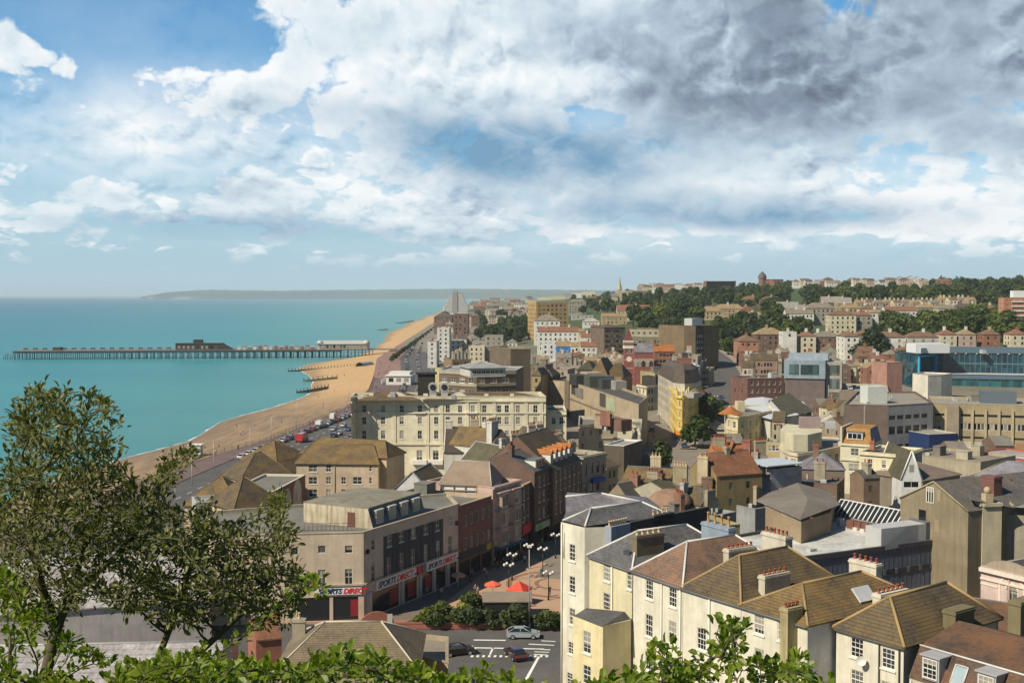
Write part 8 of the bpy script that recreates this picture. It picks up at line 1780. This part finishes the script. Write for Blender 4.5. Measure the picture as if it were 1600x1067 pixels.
for i, (x, y) in enumerate([(1012, 700), (1024, 716), (1018, 735), (1030, 668), (1098, 700), (1104, 690), (1128, 610), (1119, 636), (1117, 655)]): globelamp(x, y, 4.6, 'white globe lamp in the distant streets around the flatiron', 2, 'far globe lamps')
P = PZ(827, 985, 5.1); r = E('tall_lamp_post', 'tall slim grey lamp column standing at the edge of the planter', 'street lamp', tuple(P)); m = MB(); m.tube((0, 0, 0), (0, 0, 11.9), .10, .06, 8); m.build('post', plain((.3, .3, .3)), r); m = MB(); m.box(-.32, -.5, 11.8, .32, .3, 12.05); m.build('lamp_head', plain((.55, .55, .53)), r); m = MB(); m.box(-.18, -.16, 0, .18, .16, 1.2); m.build('base_box', plain((.3, .3, .3)), r)
P = PZ(1395, 930, 5.1)
for i, (px, py) in enumerate([(274, 796), (334, 735), (300, 760), (424, 690), (505, 640), (391, 712), (463, 664), (545, 625)]):
    P = PZ(px, py, 5.1); r = E('street_lamp', 'slim white lamp column along the seafront road, by the promenade kerb', 'street lamp', tuple(P), .3, 'seafront lamp columns'); m = MB(); m.tube((0, 0, 0), (0, 0, 8), .1, .06, 6); m.build('post', plain((.5, .5, .48)), r); m = MB(); m.tube((0, 0, 7.9), (1.4, 0, 8.2), .05, n=5); m.box(1.2, -.15, 8.12, 2.0, .15, 8.28); m.build('lamp_head', plain((.55, .55, .53)), r)
# brick arch and dwarf wall, planter
RBW = brick((.26, .07, .045)); P = PZ(560, 983, 5.1); Q = PZ(618, 980, 5.1); w_ = (Q - P).length; r = E('brick_arch_wall', 'half round red brick wall at the end of the planter', 'wall', tuple(P), math.atan2(Q.y - P.y, Q.x - P.x)); m = MB(); pts = [(w_ / 2 + w_ / 2 * math.cos(math.pi * i / 16), w_ / 2 * .92 * math.sin(math.pi * i / 16)) for i in range(17)]
m.poly([(x, 0, z) for x, z in pts]); m.poly([(x, .35, z) for x, z in reversed(pts)])
for a, c in zip(pts, pts[1:]): m.poly([(a[0], 0, a[1]), (a[0], .35, a[1]), (c[0], .35, c[1]), (c[0], 0, c[1])])
m.build('wall', RBW, r); m = MB(); m.box(w_ * .78, -.08, 0, w_ * .78 + .7, -.0, 2.0); m.build('door_panel', plain((.5, .5, .48)), r)
A, B_ = PZ(618, 982, 5.1), PZ(872, 983, 5.1); L = (B_ - A).length; r = E('dwarf_wall', 'long low red brick wall along the front of the shrub planter', 'wall', tuple(A), math.atan2(B_.y - A.y, B_.x - A.x)); m = MB(); m.box(0, 0, 0, L, .35, .75); m.build('wall', RBW, r); m = MB(); m.box(-.05, -.06, .75, L, .41, .87); m.build('coping', plain((.30, .10, .07)), r)
b = MB(); b.poly([(A.x, A.y + .4, 5.5), (B_.x, B_.y + .4, 5.5), (B_.x, B_.y + 5.4, 5.5), (A.x + 6, A.y + 9, 5.5)]); put(b.build('planting_bed', plain((.07, .06, .035), .95)), kind='structure')
def blobshrub(px, py, rad, f, lab, hs=.75):
    P = PZ(px, py, 5.5); r = E('shrub', lab, 'shrub', tuple(P)); c = link('foliage', crowns[f][NTREE[0] % 3], r, (0, 0, rad * .5)); NTREE[0] += 1; c.scale = (rad, rad * .85, rad * hs)
    m = MB(); m.tube((0, 0, -.2), (0, 0, rad * .6), .06, n=5); m.build('stem', BARK, r)
for i, (x, y, rad, f, lab) in enumerate([(665, 973, 2.0, 3, 'yellow green shrub at the left end of the planter'), (690, 964, 2.2, 1, 'light green shrub behind the yellow one in the planter'), (680, 978, 1.9, 0, 'low dark green shrub at the front left of the planter'), (712, 972, 1.8, 1, 'feathery green shrub between the pale and dark ones'), (737, 950, 2.4, 1, 'tall bright green shrub against the dark kiosk'), (733, 977, 2.6, 2, 'large clipped dark shrub left of centre in the planter'), (762, 977, 2.3, 2, 'clipped dark shrub in the middle of the planter'), (806, 979, 3.0, 2, 'broadest olive dark shrub at the right of the planter'), (852, 978, 2.2, 0, 'small green shrub beyond the tall lamp column'), (838, 979, 1.8, 2, 'squat dark shrub beside the lamp column'), (868, 978, 1.9, 0, 'last green shrub touching the cream end house'), (722, 962, 1.8, 3, 'pale flowering shrub tucked behind the clipped ones')]): blobshrub(x, y, rad, f, lab)
P = PZ(756, 966, 5.08); Q = PZ(829, 968, 5.08); w_ = (Q - P).length; r = E('kiosk', 'long low black kiosk with a brown felt roof behind the planter', 'kiosk', tuple(P), .02); m = MB(); m.box(0, 0, 0, w_, 3.0, 2.5); m.build('wall', plain((.018, .018, .02), .5), r); m = MB(); m.poly([(-.2, -.2, 2.5), (w_ + .2, -.2, 2.5), (w_ + .2, 3.3, 3.1), (-.2, 3.3, 3.1)]); m.box(-.2, -.2, 2.38, w_ + .2, -.1, 2.52); m.build('roof', flat((.25, .20, .15), (.18, .15, .12)), r)
def parasol(px, py, rad, h, n, c, lab, name):
    P = PZ(px, py, 5.08); r = E(name, lab, name, tuple(P)); m = MB(); m.tube((0, 0, 0), (0, 0, h + .3), .04, n=6); m.build('pole', FRW, r); m = MB(); k_ = .55 if n > 4 else 1.3
    for j in range(n): a0, a1 = 6.28 * j / n + .3, 6.28 * (j + 1) / n + .3; p0 = (rad * math.cos(a0), rad * math.sin(a0), h); p1 = (rad * math.cos(a1), rad * math.sin(a1), h); m.poly([p0, p1, (0, 0, h + k_)]); m.poly([(p0[0], p0[1], h - .22), (p1[0], p1[1], h - .22), p1, p0])
    m.build('canopy', plain(c, .7), r)
    if n == 4:
        for j in range(4): a0 = 6.28 * j / 4 + .3; m = MB(); m.tube((rad * .97 * math.cos(a0), rad * .97 * math.sin(a0), 0), (rad * .97 * math.cos(a0), rad * .97 * math.sin(a0), h), .03, n=5); m.build('leg', FRW, r)
parasol(770, 934, 1.35, 2.2, 8, (.66, .12, .06), 'orange red parasol beside the black kiosk', 'parasol'); parasol(811, 942, 2.1, 2.2, 4, (.70, .06, .03), 'bright red pyramid gazebo on the plaza', 'gazebo'); parasol(716, 918, 1.2, 2.1, 8, (.6, .3, .2), 'small faded parasol in front of the brick shop', 'parasol')
for i in range(6):
    P = PZ(786 + i * 7, 957 - (i % 3) * 5, 5.08); m = MB(); m.lathe([(.35, .7), (.35, .74), (.03, .74)], 10); m.tube((0, 0, 0), (0, 0, .7), .03, n=5); m.box(.5, -.2, .4, .9, .2, .45); m.box(.86, -.2, .45, .9, .2, .85); o = m.build('cafe_table', plain((.45, .2, .12))); o.location = P; put(o, 'small cafe table with a chair near the red gazebo', 'table', 'cafe tables')
s = Bd('tiled_house', 'brown tiled house with a stepped ridge in the gap between the bush and the ivy', [(430, 1052), (652, 1050)], 13.6, 13, stucco((.42, .35, .26), .4), z0=5, cat='house')
s.hip(3.3, tiles((.16, .13, .09), (.24, .18, .10), .6), 'x', .3, plain((.5, .46, .38)), 4.5, .1); s.chim(1.2, 8, s.h + 3.4, 1.4, .9, 1, stucco((.4, .36, .28), .5), POTC); s.grid('f', 3, 2, 1, 1.4); s.done()
s = Bd('flat_roofed_annex', 'low flat roofed annex with a tan side wall right of the brown tiled house', [(640, 1022), (700, 1036)], 11.5, 12, stucco((.40, .30, .19), .4), z0=5, cat='annex', back=[(700, 996), (630, 988)]); s.flat(flat((.26, .22, .17), (.17, .15, .13)), .4, stucco((.34, .28, .2), .3)); s.done()
s = Bd('shed', 'small red tiled lean to at the left of the brown tiled house', [(400, 1000), (440, 996)], 11, 8, brick((.3, .1, .06)), z0=5, cat='shed'); s.gable(1.6, T_RED, 'x'); s.done()
for (px, py, w_, lab) in ((1160, 1150, 260, 'lead roofed back extension half hidden by the right hand leaves'),):
    s = Bd('back_extension', lab, [(1000, 1035), (1060, 1030)], 13.5, 6, stucco((.5, .48, .4), .3), z0=5, cat='annex'); s.hip(1.4, flat((.45, .45, .44), (.3, .3, .3)), 'x', .2, None); s.done()
def leafmat(c, c2, rough=.35, tr=.3):
    m, T, b = mat_base('leaf'); o = tex(T); n = T.noise(o, 9.0, 3, .6); n2 = T.noise(o, 1.4, 2)
    f = T.rng(T.m('ADD', T.m('MULTIPLY', n, .75), T.m('MULTIPLY', n2, .25)), .32, .68); cc = T.mix(f, c, c2); T.l.new(cc, b.inputs['Base Color']); b.inputs['Roughness'].default_value = rough; b.inputs['Specular IOR Level'].default_value = .45
    ts = T.new('ShaderNodeBsdfTranslucent'); T.l.new(T.mix(1.0, cc, (1.5, 1.6, .5), 'MULTIPLY'), ts.inputs[0]); ms = T.new('ShaderNodeMixShader'); ms.inputs[0].default_value = tr
    T.l.new(b.outputs[0], ms.inputs[1]); T.l.new(ts.outputs[0], ms.inputs[2]); T.l.new(ms.outputs[0], T.n['Material Output'].inputs[0]); return m
def leaf(b, p, d, up, L, W):
    """one leaf: two folded halves with a pointed tip"""
    s_ = d.cross(up); s_ = s_.normalized() if s_.length > 1e-4 else d.orthogonal().normalized(); n = s_.cross(d).normalized()
    m1 = p + d * L * .35; m2 = p + d * L * .72; t = p + d * L - n * L * .08; e1 = n * W * .22
    b.poly([p, m1 + s_ * W * .5 + e1, m2 + s_ * W * .42 + e1, t, m2, m1]); b.poly([p, m1, m2, t, m2 - s_ * W * .42 + e1, m1 - s_ * W * .5 + e1])
def grow(blobs, roots, seed, step=.075, npt=1500, Y0=6.4, dep=.7, kill=.11, infl=.75):
    """space colonisation: limbs grow towards points scattered in the crown's clumps"""
    rd = random.Random(seed); tot = sum(r * r for *_, r in blobs); att = []
    for (cx, cy_, r) in blobs:
        for _ in range(int(npt * r * r / tot) + 2):
            a = rd.uniform(0, 6.28); q = r * math.sqrt(rd.random()); Yd = Y0 + rd.gauss(0, dep * .5); att.append(PY(cx + q * math.cos(a), cy_ + q * math.sin(a) * .85, Yd))
    nodes = []; par = []
    for chain in roots:
        last = -1
        for (px, py, yd) in chain:
            P = PY(px, py, yd)
            if last >= 0:
                A = nodes[last]; n = max(1, int((P - A).length / step))
                for i in range(1, n + 1): nodes.append(A.lerp(P, i / n)); par.append(last); last = len(nodes) - 1
            else:
                best = min(range(len(nodes)), key=lambda j: (nodes[j] - P).length) if nodes else -1
                nodes.append(P); par.append(best if best >= 0 and (nodes[best] - P).length < .5 else -1); last = len(nodes) - 1
    from mathutils import kdtree
    alive = att; tips = []
    for it in range(60):
        kd = kdtree.KDTree(len(nodes))
        for i, p in enumerate(nodes): kd.insert(p, i)
        kd.balance(); pull = {}; nx = []
        for a in alive:
            co, i, dist = kd.find(a)
            if dist < kill: tips.append(a); continue
            nx.append(a)
            if dist < infl: pull.setdefault(i, Vector()); pull[i] += (a - co).normalized()
        alive = nx
        if not pull: break
        for i, v in pull.items():
            d = (v.normalized() + Vector((rd.gauss(0, .12), rd.gauss(0, .12), rd.gauss(0, .12) + .05))).normalized(); q = nodes[i] + d * step
            if kd.find(q)[2] < step * .45: continue
            nodes.append(q); par.append(i)
    return nodes, par
def bush(name, lab, blobs, roots, seed, lm, bark, L, W, Y0, dep, per, npt, tmin=.0035, cat='bush', rootr=.11, step=.075, kill=.11, leafr=.10):
    rd = random.Random(seed + 1); nodes, par = grow(blobs, roots, seed, step, npt, Y0, dep, kill); n = len(nodes); kids = [0] * n; r3 = [0.0] * n
    for i in range(n - 1, -1, -1):
        if kids[i] == 0: r3[i] = tmin ** 2.3
        if par[i] >= 0: kids[par[i]] += 1; r3[par[i]] += r3[i]
    rad = [min(v ** (1 / 2.3), rootr) for v in r3]; b = MB()
    for i in range(n):
        if par[i] >= 0:
            j = par[i]; big = rad[i] > .012; b.tube(nodes[j], nodes[i], min(rad[j], rad[i] * 1.5), rad[i], 7 if big else 4, False)
    root = E(name, lab, cat, tuple(PY(*roots[0][0])), 0); org = root.location.copy()
    def rel(b_): b_.v = [(v[0] - org.x, v[1] - org.y, v[2] - org.z) for v in b_.v]; return b_
    rel(b).build('branches', bark, root); b = MB(); sunv = sd
    for i in range(n):
        if rad[i] < tmin * 3.2 and par[i] >= 0:
            g = (nodes[i] - nodes[par[i]]); g = g.normalized() if g.length > 1e-5 else Vector((0, 0, 1)); k_ = per if kids[i] else int(per * 2.2)
            for _ in range(k_):
                v = Vector((rd.gauss(0, 1), rd.gauss(0, 1), rd.gauss(0, 1))).normalized(); d = (g * .8 + v * .8 + Vector((0, 0, .25))).normalized(); p = nodes[i] + v * leafr * rd.random() * .5
                up = (Vector((0, 0, 1)) + Vector((rd.gauss(0, .6), rd.gauss(0, .6), 0)) + sunv * .3).normalized(); s_ = rd.uniform(.65, 1.2); leaf(b, p, d, up, L * s_, W * s_)
    rel(b).build('foliage', lm, root); return root
OAK = leafmat((.030, .042, .010), (.19, .195, .055), .5, .28); IVY = leafmat((.045, .105, .010), (.25, .29, .024), .45, .38); BK = stucco((.10, .085, .06), .7, (.16, .15, .03)); BK2 = plain((.09, .07, .045), .85)
oak = [(60, 625, 30), (100, 650, 34), (158, 628, 14), (172, 655, 14), (30, 665, 28), (110, 690, 40), (165, 700, 22), (60, 740, 62), (20, 800, 50), (150, 765, 55), (215, 790, 45), (265, 735, 24), (298, 712, 12), (240, 825, 55), (180, 845, 55), (110, 835, 60), (40, 850, 50), (300, 850, 46), (335, 895, 44), (395, 880, 44), (428, 800, 20), (440, 770, 10), (445, 835, 22), (385, 930, 46), (285, 940, 50), (210, 925, 45), (110, 915, 45), (350, 835, 24), (452, 900, 22), (478, 915, 18), (460, 945, 18), (20, 930, 40), (240, 880, 45), (325, 800, 14), (420, 960, 30)]
oroots = [[(62, 1120, 6.5), (70, 1060, 6.5), (88, 985, 6.5), (112, 925, 6.5), (125, 880, 6.5), (140, 830, 6.5)], [(88, 985, 6.5), (60, 900, 6.4), (50, 820, 6.35), (62, 740, 6.3)], [(70, 1060, 6.5), (150, 1085, 6.3), (230, 1070, 6.2), (310, 1020, 6.2), (380, 955, 6.2), (430, 895, 6.2)], [(112, 925, 6.5), (180, 870, 6.7), (240, 800, 6.8)], [(230, 1070, 6.2), (270, 970, 6.4), (300, 880, 6.4)]]
bush('holm_oak_bush', 'big dark olive leaved bush with bare twisting limbs filling the lower left', oak, oroots, 3, OAK, BK, .042, .018, 6.45, .9, 5, 4300, .0024, 'bush', .075, .07, .085, .10)
def band(x0, x1, prof, n, r0, seed):
    rd = random.Random(seed); return [(x, interp(prof, x) + r + rd.uniform(0, 30), r) for x in [x0 + (x1 - x0) * i / n for i in range(n + 1)] for r in [r0 * rd.uniform(.7, 1.2)]]
tp = [(0, 1010), (80, 1040), (200, 1060), (330, 1020), (380, 1018), (450, 1015), (520, 1003), (560, 1000), (610, 1002), (640, 1025), (700, 1038), (760, 1030), (800, 1045), (860, 1062), (880, 1062), (930, 1040), (990, 1035), (1040, 1012), (1080, 1020), (1120, 995), (1150, 990), (1200, 1005), (1245, 1008), (1280, 1045), (1310, 1060), (1400, 1100)]
def ivy(name, lab, x0, x1, n, seed, extra=(), npt=420, y_=4.6, L=.044, W=.028):
    bl = band(x0, x1, tp, n, 26, seed) + list(extra); mid = (x0 + x1) / 2
    rt = [[(mid, 1330, y_), (mid, 1120, y_)], [(mid, 1120, y_), (x0 + (mid - x0) * .4, 1095, y_)], [(mid, 1120, y_), (x1 - (x1 - mid) * .4, 1095, y_)]]
    bush(name, lab, bl, rt, seed, IVY, BK2, L, W, y_, .5, 3, npt, .0022, 'ivy' if 'ivy' in name else 'bush', .03, .055, .07, .07)
ivy('ivy_bank', 'bright green sunlit ivy bank along the bottom, left of the junction', 330, 650, 13, 61, [(380, 1050, 30), (560, 1040, 36), (500, 1050, 30)], 620)
ivy('ivy_bank', 'lower bright ivy strip in front of the waiting cars', 655, 860, 9, 62, (), 330)
ivy('ivy_bank', 'bright ivy at the foot of the big olive leaved bush', 130, 330, 8, 67, [(250, 1045, 26), (200, 1055, 22)], 330)
ivy('sapling', 'tall leafy bright green sapling before the cream houses on the right', 1060, 1285, 9, 63, [(1125, 978, 16), (1150, 985, 22), (1145, 968, 6)], 330, 4.9)
ivy('ivy_bank', 'bright ivy clump directly below the small yellow annex', 885, 1060, 8, 64, [(1040, 1020, 20)], 330)
ivy('leafy_shoots', 'bright green shoots growing up through the bare limbs at the far left', -10, 70, 4, 65, [(20, 935, 26), (40, 990, 30), (10, 900, 20), (60, 960, 20), (120, 1010, 22), (150, 1040, 24)], 260, 5.6)
ivy('leafy_shoots', 'light green leaves rising before the corner shop sign', 80, 330, 6, 66, [(482, 905, 12), (500, 925, 10), (300, 1030, 24)], 240, 5.6)
# the grassy hillside the bushes stand on
